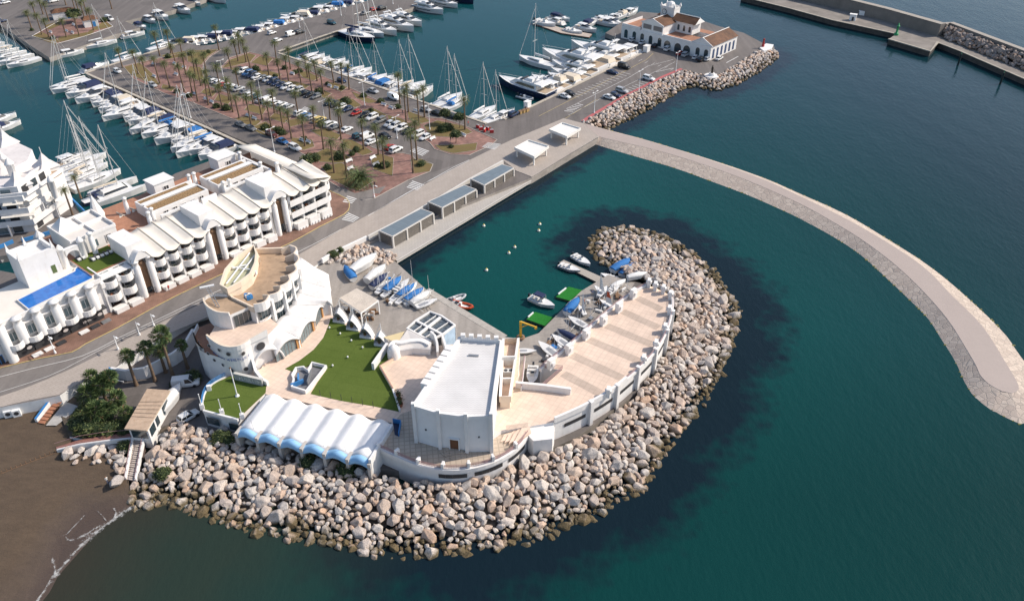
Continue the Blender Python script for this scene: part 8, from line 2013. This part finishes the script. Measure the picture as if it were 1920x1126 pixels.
for i, (u, v, a) in enumerate(sorted([(386, 188, 0), (397, 193, 0), (465, 219, 0), (477, 224, 0), (618, 163, 0), (630, 167, 0), (719, 198, 0), (733, 204, 0), (780, 210, 0), (288, 122, 0), (327, 121, 0), (330, 141, 0), (345, 128, 0), (289, 145, 0), (365, 178, 0), (345, 180, 0), (700, 298, 1), (706, 310, 1), (655, 304, 1), (658, 318, 1), (578, 268, 0), (566, 265, 0), (812, 262, 1), (868, 255, 0), (125, 60, 0), (95, 62, 0), (136, 63, 0), (138, 48, 0), (548, 140, 0), (745, 203, 1)])):
    where = 'far left beds' if u < 370 else 'lower strip' if v > 100+(u-420)*.36 and u < 600 else 'pink plaza' if v > 280 else 'upper strip'
    if u < 140: where = 'far-left palm garden'
    t = thing('park_bench', 'white stone bench, '+nth('b'+where)+' from the left in the '+where, 'bench', gf(u, v, .03), BD+(pi/2 if a else 0)+rp.uniform(-.1, .1), 'white benches of the '+where)
    for d_, x in ((bd, 0), (bd2, 0), (bd3, -.9), (bd3, .9)): o = bpy.data.objects.new(d_.name, d_); COL.objects.link(o); o.parent = t; o.location = (x, 0, 0)
def person_mesh(shirt, legs, skin=(.40, .24, .16), hair=(.05, .03, .02), arms=0):
    me = bpy.data.meshes.new('p'); V_ = [(0, 0, .95), (0, 0, 1.2), (0, 0, 1.42), (0, 0, 1.52), (0, .02, 1.66), (.1, 0, .9), (.11, .06, .5), (.12, 0, .08), (.12, .12, .03), (-.1, 0, .9), (-.11, -.12, .5), (-.12, -.25, .1), (-.12, -.12, .04), (.19, 0, 1.38), (.25, .02, 1.1), (.26, .12, .88), (-.19, 0, 1.38), (-.25, -.02, 1.1), (-.26, .05, .86)]
    E_ = [(0, 1), (1, 2), (2, 3), (3, 4), (0, 5), (5, 6), (6, 7), (7, 8), (0, 9), (9, 10), (10, 11), (11, 12), (2, 13), (13, 14), (14, 15), (2, 16), (16, 17), (17, 18)]
    R_ = [.15, .14, .15, .06, .1, .09, .065, .045, .04, .09, .065, .045, .04, .06, .045, .035, .06, .045, .035]
    me.from_pydata(V_, E_, []); o = bpy.data.objects.new('p', me); COL.objects.link(o); md = o.modifiers.new('s', 'SKIN'); sv_ = me.skin_vertices[0].data
    for i, r in enumerate(R_): sv_[i].radius = (r, r*.8)
    sv_[0].use_root = True; md2 = o.modifiers.new('u', 'SUBSURF'); md2.levels = 1; md2.render_levels = 1
    out = bpy.data.meshes.new_from_object(o.evaluated_get(bpy.context.evaluated_depsgraph_get())); bpy.data.objects.remove(o)
    ms = [plain('cloth '+str(shirt), shirt, .8, obj=True), plain('cloth '+str(legs), legs, .8, obj=True), plain('skin', skin, .6, obj=True), plain('hair', hair, .8, obj=True)]
    out.materials.clear()
    for m in ms: out.materials.append(m)
    for p in out.polygons:
        z = p.center.z; x = abs(p.center.x); p.use_smooth = True
        p.material_index = 3 if z > 1.70 or (z > 1.6 and p.center.y < -.03) else 2 if z > 1.46 or (x > .2 and z < 1.15) else 0 if z > .93 else 1
    return out
PM = [person_mesh((.45, .04, .03), (.05, .05, .08)), person_mesh((.04, .045, .06), (.06, .06, .10)), person_mesh((.6, .6, .58), (.07, .09, .16)), person_mesh((.12, .16, .30), (.30, .26, .2))]
for u, v, k, fn, lab in [(318, 546, 0, rz, 'person in red top walking on the brick pavement'), (697, 352, 1, gf, 'person in dark clothes at the plaza edge, left of two'), (703, 350, 1, gf, 'person in dark clothes at the plaza edge, right of two'), (1068, 615, 1, gf, 'person in dark clothes standing alone in the club yard'), (1094, 572, 0, gf, 'person in red top beside the white dinghy sail'), (1098, 578, 2, gf, 'person in white top beside the dinghy sail'), (1089, 590, 3, gf, 'person in blue top by the blue-covered boat'),
        (1110, 555, 3, gf, 'person in blue top between the two sails'), (906, 243, 0, gf, 'person in red top at the jetty corner, left of the barriers'), (919, 247, 0, gf, 'person in red top among the red barriers'), (878, 236, 0, gf, 'person in red top under the jetty-corner palm'), (755, 215, 1, gf, 'person in dark clothes walking by the quay-road bed'), (985, 208, 1, gf, 'person in dark clothes beside the crates on the jetty'), (1150, 552, 2, gf, 'person in white top among the dinghies by the posts'), (560, 146, 1, gf, 'person in dark clothes on the upper strip'), (845, 265, 1, gf, 'person in dark clothes beside the small round tree'), (716, 600, 1, gf, 'person x'), (1085, 566, 1, gf, 'person in dark clothes nearest the larger green raft')]:
    if lab == 'person x': continue
    o = bpy.data.objects.new('person', PM[k]); COL.objects.link(o); o.location = fn(u, v, .06 if fn is rz else .03); o.rotation_euler = (0, 0, rp.uniform(0, 6)); tag(o, lab, 'person')
# two people by the beach rock, sitting figure simplified to a crouch
o = bpy.data.objects.new('person', PM[2]); COL.objects.link(o); o.location = at(203, 906, .85); o.rotation_euler = (0, 0, 1.0); tag(o, 'person in white top standing on the sand beside the lone beach boulder', 'person')
# red barriers at the corner of the jetty
for i, (u, v) in enumerate([(896, 240), (902, 244), (909, 247), (914, 244), (922, 249)]):
    m = MB(); p = gf(u, v, .03); m.box(p, (1.2, .5, .9), BD+i, plain('barrier red', (.5, .03, .03), .5)); m.box(p+Vector((0, 0, .9)), (1.0, .15, .25), BD+i, WMET); tag(m.build('barrier'), 'red and white plastic barrier at the jetty corner, '+ORD[i]+' from the left', 'barrier', 'barriers at the jetty corner')
for i, (u, v) in enumerate([(976, 213), (982, 211), (988, 209)]):
    m = MB(); p = gf(u, v, .03); m.box(p, (1.5, 1.0, .9), AD, plain('crate timber', (.36, .24, .10), .8, var=.25)); m.box(p+Vector((0, 0, .9)), (1.55, 1.05, .08), AD, BROWN); tag(m.build('fishing_crate'), 'brown stack of fishing gear on the jetty, '+['left', 'middle', 'right'][i]+' of three', 'crate', 'fishing crates on the jetty')
# little white structures on jetty and far quay
for u, v, s_, lab in [(989, 201, 1.3, 'small white domed cabinet on the jetty edge'), (1212, 97, 1.5, 'small white cabin at the inner end of the jetty'), (1006, 300, .0, '')][:2]:
    p = gf(u, v, .03); t = thing('cabinet', lab, 'cabinet', p); m = MB(); m.box(p, (1.6*s_, 1.2*s_, 1.5*s_), AD, WMET); m.build('wall', t); m = MB(); m.box(p+Vector((0, 0, 1.5*s_)), (1.75*s_, 1.35*s_, .15), AD, WHITE); m.build('roof', t)
for (u, v, w_, d_, lab) in [(121, 33, 9, 5, 'white hut with brown tiled roof in the far-left garden'), (171, 48, 5.5, 5, 'small white hut with blue doors at the far-left garden end')]:
    p = at(u, v, L); t = thing('garden_hut', lab, 'hut', p); az = AD-.35
    m = MB(); m.box(p, (w_, d_, 2.9), az, WHITE); m.build('wall', t); m = MB(); R = Matrix.Rotation(az, 3, 'Z'); q = [p+R @ Vector((x*(w_/2+.3), y*(d_/2+.3), 2.9)) for x, y in ((-1, -1), (1, -1), (1, 1), (-1, 1))]; r0, r1 = p+R @ Vector((-w_*.3, 0, 4.1)), p+R @ Vector((w_*.3, 0, 4.1))
    m.mesh(q+[r0, r1], [[0, 1, 5, 4], [1, 2, 5], [2, 3, 4, 5], [3, 0, 4]], TERRC); m.build('roof', t); m = MB(); m.box(p+R @ Vector((w_*.2, -d_/2-.02, 0)), (1.2, .1, 2.1), az, BLUE); m.build('door', t)
# ================================================================ clock-tower building on the jetty
def port_building():
    C0 = at(1330, 114, L); C1 = at(1164, 71, L); C2 = at(1377, 89, L); e1 = (C1-C0); L1 = e1.length; e1.normalize(); e2 = (C2-C0); L2 = e2.length; e2.normalize()
    e2 = Vector((e1.y, -e1.x, 0)) if Vector((e1.y, -e1.x, 0)).dot(e2) > 0 else Vector((-e1.y, e1.x, 0))
    L2 = 15.0; az = atan2(e1.y, e1.x)
    t = thing('harbour_office', 'white harbour building with clock tower, arched windows and terracotta roofs', 'building', C0)
    def Q(s, d, z): return Vector((C0.x, C0.y, 0))+e1*s+e2*d+Vector((0, 0, z))
    def bx(name, s0, s1, d0, d1, z0, z1, top=None): m = MB(); m.prism(xy([Q(s0, d0, 0), Q(s1, d0, 0), Q(s1, d1, 0), Q(s0, d1, 0)]), z0, z1, WHITE, top or WHITE2); return m.build(name, t)
    def gable(s0, s1, d0, d1, z, h, along_d=True, ov=.4):
        m = MB(); a = [Q(s0-ov, d0-ov*(not along_d), z), Q(s1+ov, d0-ov*(not along_d), z), Q(s1+ov, d1, z), Q(s0-ov, d1, z)]
        if along_d: r0, r1 = Q((s0+s1)/2, d0, z+h), Q((s0+s1)/2, d1, z+h); m.mesh(a+[r0, r1], [[0, 4, 5, 3], [1, 2, 5, 4]], TERRC); m.mesh(a+[r0, r1], [[0, 1, 4], [2, 3, 5]], WHITE)
        else: r0, r1 = Q(s0, (d0+d1)/2, z+h), Q(s1, (d0+d1)/2, z+h); m.mesh(a+[r0, r1], [[0, 1, 5, 4], [2, 3, 4, 5]], TERRC); m.mesh(a+[r0, r1], [[0, 4, 3], [1, 2, 5]], WHITE)
        m.build('tiled_roof', t)
        m = MB(); m.tube(r0, r1, .16, n=5, mat=WHITE)
        if along_d:
            for r_, k in ((r0, (0, 1)),): m.tube(a[k[0]], r_, .2, n=5, mat=WHITE); m.tube(a[k[1]], r_, .2, n=5, mat=WHITE)
        m.build('ridge', t)
    f = lambda x: (1290-x)/(1290-165)*L1
    top = 5.3+L
    bx('wall', f(1290), f(1060), 0, L2+4, 0, L+5.2); gable(f(1290), f(1060), .3, L2+4, L+5.2, 2.4)
    bx('arcade_wall', f(1060), f(700), 0, 9, 0, L+4.6, TERRF); bx('rear_wall', f(1060), f(700), L2, L2+4, 0, L+4.6, TERRF); bx('courtyard', f(1060), f(700), 9, L2, 0, L+1.2, TERRF)
    bx('wall', f(700), f(410), 0, 10, 0, L+4.9); bx('wall', f(410), f(165), 0, 14, 0, L+4.9, TERRF)
    m = MB(); m.wall([Q(f(410), .2, L+4.9), Q(f(170), .2, L+4.9), Q(f(170), 13.8, L+4.9)], 1.0, .3, WHITE); m.wall([Q(f(1060), .2, L+4.6), Q(f(700), .2, L+4.6)], .8, .3, WHITE); m.build('parapet', t)
    # upper storey with a two-arched loggia
    bx('upper_wall', f(690), f(420), .4, 9.8, L+4.9, L+8.2); gable(f(690), f(420), .2, 9.8, L+8.2, 2.0)
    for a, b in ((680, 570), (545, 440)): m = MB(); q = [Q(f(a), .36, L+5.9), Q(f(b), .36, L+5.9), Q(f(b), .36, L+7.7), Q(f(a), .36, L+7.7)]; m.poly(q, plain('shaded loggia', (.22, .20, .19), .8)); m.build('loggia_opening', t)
    bx('upper_wall', f(900), f(640), 9, 15, L+4.6, L+8.8); gable(f(930), f(640), 8.8, 15.2, L+8.8, 2.0, False)
    bx('tower', f(640), f(470), 9.9, 14, 0, L+12.2)
    m = MB(); m.wall([Q(f(640), 9.9, L+12.1), Q(f(470), 9.9, L+12.1), Q(f(470), 14, L+12.1), Q(f(640), 14, L+12.1)], .9, .35, WHITE, closed=True)
    for s, d in ((640, 9.9), (470, 9.9), (470, 14), (640, 14)): m.lathe(Q(f(s), d, L+12.9), [(.5, 0), (.45, .5), (0, 1.4)], 6, WHITE)
    m.lathe(Q(f(555), 12, L+12.2), [(1.6, 0), (1.6, 1.6), (1.0, 2.2), (0, 2.6)], 8, WHITE, False); m.build('battlement', t)
    fz = lambda s, z: Q(s, 10.96, z)
    ck = MB(); n = 16; cc = Q(f(520), 9.68, L+10.9); ck.poly([cc+e1*(1.05*cos(2*pi*i/n))+Vector((0, 0, 1.05*sin(2*pi*i/n))) for i in range(n)], DARK); o = ck.build('clock', t)
    c2 = MB(); cc = cc-e2*.03; c2.poly([cc+e1*(.85*cos(2*pi*i/n))+Vector((0, 0, .85*sin(2*pi*i/n))) for i in range(n)], WHITE); c2.build('dial', o)
    c3 = MB(); cc = cc-e2*.04; c3.tube(cc, cc+Vector((0, 0, .6)), .05, n=4, mat=DARK); c3.tube(cc, cc+e1*.45, .05, n=4, mat=DARK); c3.build('hands', o)
    bx('small_tower', f(440), f(330), 16, 20, 0, L+7.2); m = MB(); q = [Q(f(450), 15.6, L+7.2), Q(f(320), 15.6, L+7.2), Q(f(320), 20.4, L+7.2), Q(f(450), 20.4, L+7.2)]; ap = Q(f(385), 18, L+9)
    for a, b in zip(q, q[1:]+q[:1]): m.poly([a, b, ap], TERRC)
    m.build('hip_roof', t)
    def arch(s, z0, w_, h, d=-.03, par=None, side=False):
        m = MB(); n = 8; pts = []
        P_ = (lambda a, z: Q(s+a, d, z)) if not side else (lambda a, z: Q(-.03, s+a, z))
        pts = [P_(-w_/2, z0), P_(w_/2, z0)]+[P_(w_/2*cos(pi*i/n), z0+h-w_/2+w_/2*sin(pi*i/n)) for i in range(n+1)]
        m.poly(pts, GLASS if not side else plain('dark blue shutter', (.05, .08, .16), .5)); m.build('arched_window', t)
    for x in (1240, 1140, 670, 555, 445, 340, 230): arch(f(x), L+.5, 1.7, 3.3)
    for x in (770, 900, 1010): arch(f(x), L+.1, 3.0, 3.4)
    for k in range(6): arch(2.2+k*2.9, L+.4, 1.4, 3.6, side=True)
    for k, x in enumerate((870, 800, 730)): arch(f(x), L+5.4, 1.0, 2.2, 8.96)
    for x in (545, 590): arch(f(x), L+6.4, .8, 1.6, 9.86)
    m = MB(); rn = random.Random(3)
    for i in range(22): p = Q(rn.uniform(f(1040), f(720)), rn.uniform(10, 14.5), L+1.25); m.lathe(p, [(.5, 0), (.5, .7), (0, .75)], 6, rn.choice([WMET, plain('red chair', (.35, .05, .05)), DARK]))
    tag(m.build('cafe_tables'), 'scatter of cafe tables in the courtyard of the clock-tower building', 'tables', kind='stuff')
port_building()
# ================================================================ kiosk, beach steps and ramps
def kiosk():
    R_ = V([(276, 728), (319, 731), (275, 806.5), (233, 803)], 5.2)
    t = thing('lifeguard_kiosk', 'white kiosk with a long tan flat roof above the beach steps', 'kiosk', at(270, 800, L))
    c = sum(R_, Vector())/4; F_ = [p.lerp(c, .13) for p in R_]
    m = MB(); m.prism(xy(F_), .3, 4.9, WHITE, WHITE); m.build('wall', t)
    m = MB(); m.prism(xy(R_), 4.9, 5.2, plain('tan roof edge', (.50, .40, .30), .8), plain('tan weathered roof', (.46, .34, .245), .9, var=.2, scale=.8, stain=(.30, .15, .06), stainamt=.6), bottom=True); m.build('roof', t)
    a, b = F_[1], F_[2]
    for f0, f1 in ((.08, .35), (.55, .68), (.74, .95)):
        m = MB(); quad_on(m, b, a, 1-f1, 1-f0, 2.6, 4.4, GLASS, .06); m.build('window', t)
    m = MB(); quad_on(m, F_[3], F_[2], .1, .9, 2.6, 4.4, GLASS, .06); m.build('window', t)
    m = MB()
    for i in range(5): p, q = R_[0].lerp(R_[3], .35+i*.09), R_[1].lerp(R_[2], .3+i*.1); m.tube(p+Vector((0, 0, .05)), q+Vector((0, 0, .05)), .03, n=3, mat=DARK)
    m.build('roof_cables', t)
    # landing and steps
    s_ = thing('beach_steps', 'long flight of concrete steps from the kiosk to the sand', 'staircase', at(255, 860, 1))
    A0, A1, B0, B1 = at(250, 822, 1.9), at(270, 824, 1.9), at(236, 899, .6), at(255, 902, .6); n = 20
    st = plain('step concrete', (.48, .41, .36), .85, var=.15); m = MB()
    for i in range(n):
        f, g_ = i/n, (i+1)/n; z = 1.9-1.3*f; m.prism(xy([A0.lerp(B0, f), A1.lerp(B1, f), A1.lerp(B1, g_-.01), A0.lerp(B0, g_-.01)]), -.2, z+(.04 if i % 2 else 0), plain('step riser', (.14, .10, .09), .9), st)
    m.build('steps', s_)
    for P_, Q_ in ((A0, B0), (A1, B1)):
        m = MB(); m.wall([P_-Vector((0, 0, .3)), Q_-Vector((0, 0, .3))], .75, .3, WHITE2); m.build('side_wall', s_)
        m = MB(); m.tube(P_+Vector((0, 0, 1.1)), Q_+Vector((0, 0, 1.1)), .04, n=4, mat=PINKR)
        for i in range(7): p = P_.lerp(Q_, i/6); m.tube(p, p+Vector((0, 0, 1.1)), .035, n=4, mat=PINKR)
        m.build('handrail', s_)
    # brick ramp along the garden
    r = thing('beach_ramp', 'rust-red ramp with white retaining wall running along the beach garden', 'ramp', at(180, 835, 1))
    top = [at(270, 818, 1.9), at(250, 812, 1.9), at(200, 816, 1.8), at(150, 824, 1.5), at(105, 838, 1.1)]; bot = [at(270, 824, 1.9), at(250, 824, 1.9), at(200, 829, 1.8), at(150, 836, 1.5), at(108, 846, 1.1)]
    m = MB(); m.mesh([p+Vector((0, 0, .06)) for p in top+bot], [[i, i+1, 6+i, 5+i] for i in range(4)], plain('red brick ramp', (.28, .13, .10), .9, var=.25, scale=2)); m.build('ramp', r)
    m = MB(); m.wall([p-Vector((0, 0, 1)) for p in bot[1:]], 1.5, .35, WHITE2); m.build('retaining_wall', r)
    m = MB(); m.path([p+Vector((0, 0, .9)) for p in top], .04, 4, PINKR); m.path([p+Vector((0, 0, .9)) for p in bot], .04, 4, PINKR); m.build('handrail', r)
kiosk()
# slipway with blue and white wall, brick steps
t = thing('slipway', 'blue and white sloping wall with brick steps leading to the beach', 'slipway', at(95, 770, 1.5))
m = MB(); m.wall([at(108, 747, 1.6), at(69, 791, 1.2)], [1.6, .8], .5, WHITE, BLUE); m.build('wall', t)
m = MB()
for i in range(8): f = i/8; a, b = at(116, 745, 2.2).lerp(at(76, 795, 1.3), f), at(116, 745, 2.2).lerp(at(76, 795, 1.3), f+.1); m.wall([a, b], .12, 1.3, plain('brick step', (.36, .16, .09), .9, var=.25))
m.build('brick_steps', t); m = MB(); sheet(m, [at(122, 752, 1.62), at(150, 762, 1.62), at(106, 797, 1.42), at(86, 797, 1.42)], plain('slip concrete', (.42, .40, .37), .85, var=.2)); m.build('slip', t)
azw = aimed((-60, 777), (55, 750), 3.6); nw = Vector((sin(azw), -cos(azw), 0))
for u, v, w_, lab in [(47, 752, 1.4, 'blue door in the white wall above the beach'), (78, 746, 1.6, 'grey shutter in the white wall above the beach')]:
    m = MB(); p = at(u, v, 3.6); p.z = 1.3; m.box(p+nw*.1, (w_, .25, 2.0), azw, BLUE if 'blue' in lab else GREYM); m.box(p+nw*.1+Vector((0, 0, 2.0)), (w_+.2, .35, .1), azw, WHITE); tag(m.build('wall_door'), lab, 'door')
for i, u in enumerate((10, 26)):
    m = MB(); p = at(u, 758-u*.1, 3.6); p.z = 1.3; p = p+nw*.7; m.box(p, (1.3, .9, 1.4), azw, WMET); disc(m, p+nw*.47+Vector((0, 0, .8)), azw-pi/2, .42, DARK); tag(m.build('air_conditioner'), 'white outdoor unit against the beach wall, '+['left', 'right'][i]+' of two', 'air conditioner', 'units against the beach wall')
# white wall below the promenade by the palms, blue gate
m = MB(); m.wall([at(*q) for q in ((214, 706, L), (240, 712, L), (275, 708, L), (305, 695, L), (330, 682, L), (350, 668, L), (368, 640, L))], [2.3, 2.4, 2.5, 2.7, 2.8, 2.9, 3.2], .5, WHITE); tag(m.build('retaining_wall'), 'curved white retaining wall behind the fan palms', 'wall')
m = MB()
for i in range(5): m.wall([at(216, 712, L+.5*i), at(232, 716, L+.5*i)], .16, .12, WMET)
m.wall([at(211, 706, L), at(217, 713, L)], 2.4, .2, BLUE); tag(m.build('gate'), 'blue and white slatted gate at the left end of the retaining wall', 'gate')
# surf at the beach: thin foam on the water line
def foamm():
    m, t, p = newmat('sea foam'); v = pos(t); tr = t.a('ShaderNodeBsdfTransparent'); mx = t.a('ShaderNodeMixShader')
    uv = t.a('ShaderNodeAttribute', attribute_name='edge'); k = mth(t, 'ADD', noi(t, v, 1.3, 6, .8), mth(t, 'MULTIPLY', uv.outputs['Fac'], .22))
    a = ramp(t, k, [(.60, (0,)*3), (.76, (.6,)*3)]); p.inputs['Base Color'].default_value = (.62, .62, .60, 1); p.inputs['Roughness'].default_value = .6
    out = [n for n in t.n if n.type == 'OUTPUT_MATERIAL'][0]; t.l(a, mx.inputs[0]); t.l(tr.outputs[0], mx.inputs[1]); t.l(p.outputs[0], mx.inputs[2]); t.l(mx.outputs[0], out.inputs[0]); return m
FOAM = foamm()
def foam(line, w_, name='sea_foam', z=.10):
    P_ = [at(u, v, z) for u, v in smooth_line(line, 4)]; vs = []; ed = []
    for i, p in enumerate(P_):
        a = P_[max(i-1, 0)]; b = P_[min(i+1, len(P_)-1)]; d = (b-a); d.z = 0; d.normalize(); n_ = Vector((-d.y, d.x, 0)); r = w_*(.6+.6*noise.noise(p*.3))
        vs += [p-n_*r, p, p+n_*r]; ed += [0, 1, 0]
    m = MB(); m.mesh(vs, [[3*i+k, 3*i+k+1, 3*i+4+k, 3*i+3+k] for i in range(len(P_)-1) for k in (0, 1)], FOAM)
    me = m.data(name); at_ = me.attributes.new('edge', 'FLOAT', 'POINT'); at_.data.foreach_set('value', ed); o = bpy.data.objects.new(name, me); COL.objects.link(o); return tag(o, kind='structure')
foam([(68, 1130), (82, 1105), (90, 1090), (108, 1072), (125, 1052), (150, 1024), (172, 1004), (195, 985), (215, 972), (235, 956), (270, 944), (300, 938)], .95)
foam([(104, 1076), (100, 1052), (90, 1036), (90, 1022), (102, 1006), (122, 1002), (133, 992), (150, 974), (170, 954), (182, 956), (200, 976)], .4, 'sea_foam', .2)
foam([(200, 980), (212, 972), (217, 960), (213, 952)], .3, 'sea_foam', .2)
foam([(122, 1004), (131, 1012), (150, 1006), (172, 994), (188, 984)], .5, 'sea_foam', .16)
foam([(250, 955), (275, 945), (300, 935), (330, 940), (372, 955)], .8)
# loose rigging, trailers and trolleys in the yard
for (pl_, n_, lab) in (([(690, 505), (745, 528), (812, 568), (796, 582), (735, 572), (690, 535)], 150, 'clutter of trolleys, spars and covers among the stored boats'), ([(1165, 520), (1080, 580), (1015, 660), (1000, 690), (1030, 672), (1100, 622), (1180, 548)], 90, 'clutter of trolleys and spars along the crescent wall')):
    P_ = V(pl_, L+.05); pp = xy(P_); rn = random.Random(n_); m = MB(); k = 0
    while k < n_:
        x = rn.uniform(min(p[0] for p in pp), max(p[0] for p in pp)); y = rn.uniform(min(p[1] for p in pp), max(p[1] for p in pp))
        if not inside((x, y), pp): continue
        k += 1; c = Vector((x, y, L+.05)); a = rn.choice([AD, BD])+rn.uniform(-.4, .4); q = rn.random()
        if q < .45: m.tube(c+Vector((0, 0, .3)), c+Vector((cos(a)*3, sin(a)*3, rn.uniform(.3, .7))), .05, n=4, mat=rn.choice([WMET, GREYM, DARK]))
        elif q < .85: m.box(c, (rn.uniform(.5, 1.6), rn.uniform(.3, .8), rn.uniform(.2, .7)), a, rn.choice([DARK, GREYM, CVW, CVB, BROWN, DARK, WHITE2]))
        else: m.tube(c, c+Vector((0, 0, rn.uniform(3, 5))), .05, .03, 4, WMET)
    tag(m.build('boat_gear'), lab, 'gear', kind='stuff')
# tracks of a buried fence line on the beach
m = MB(); m.path([at(0, 888, 1.15), at(40, 872, 1.12), at(85, 855, 1.08), at(110, 846, 1.08)], .05, 4, BROWN)
for i in range(12): p = at(4+i*9, 886-i*3.6, 1.1); m.tube(p-Vector((0, 0, .3)), p+Vector((0, 0, .5)), .05, n=4, mat=BROWN)
tag(m.build('beach_fence'), 'low worn timber fence line crossing the sand', 'fence')
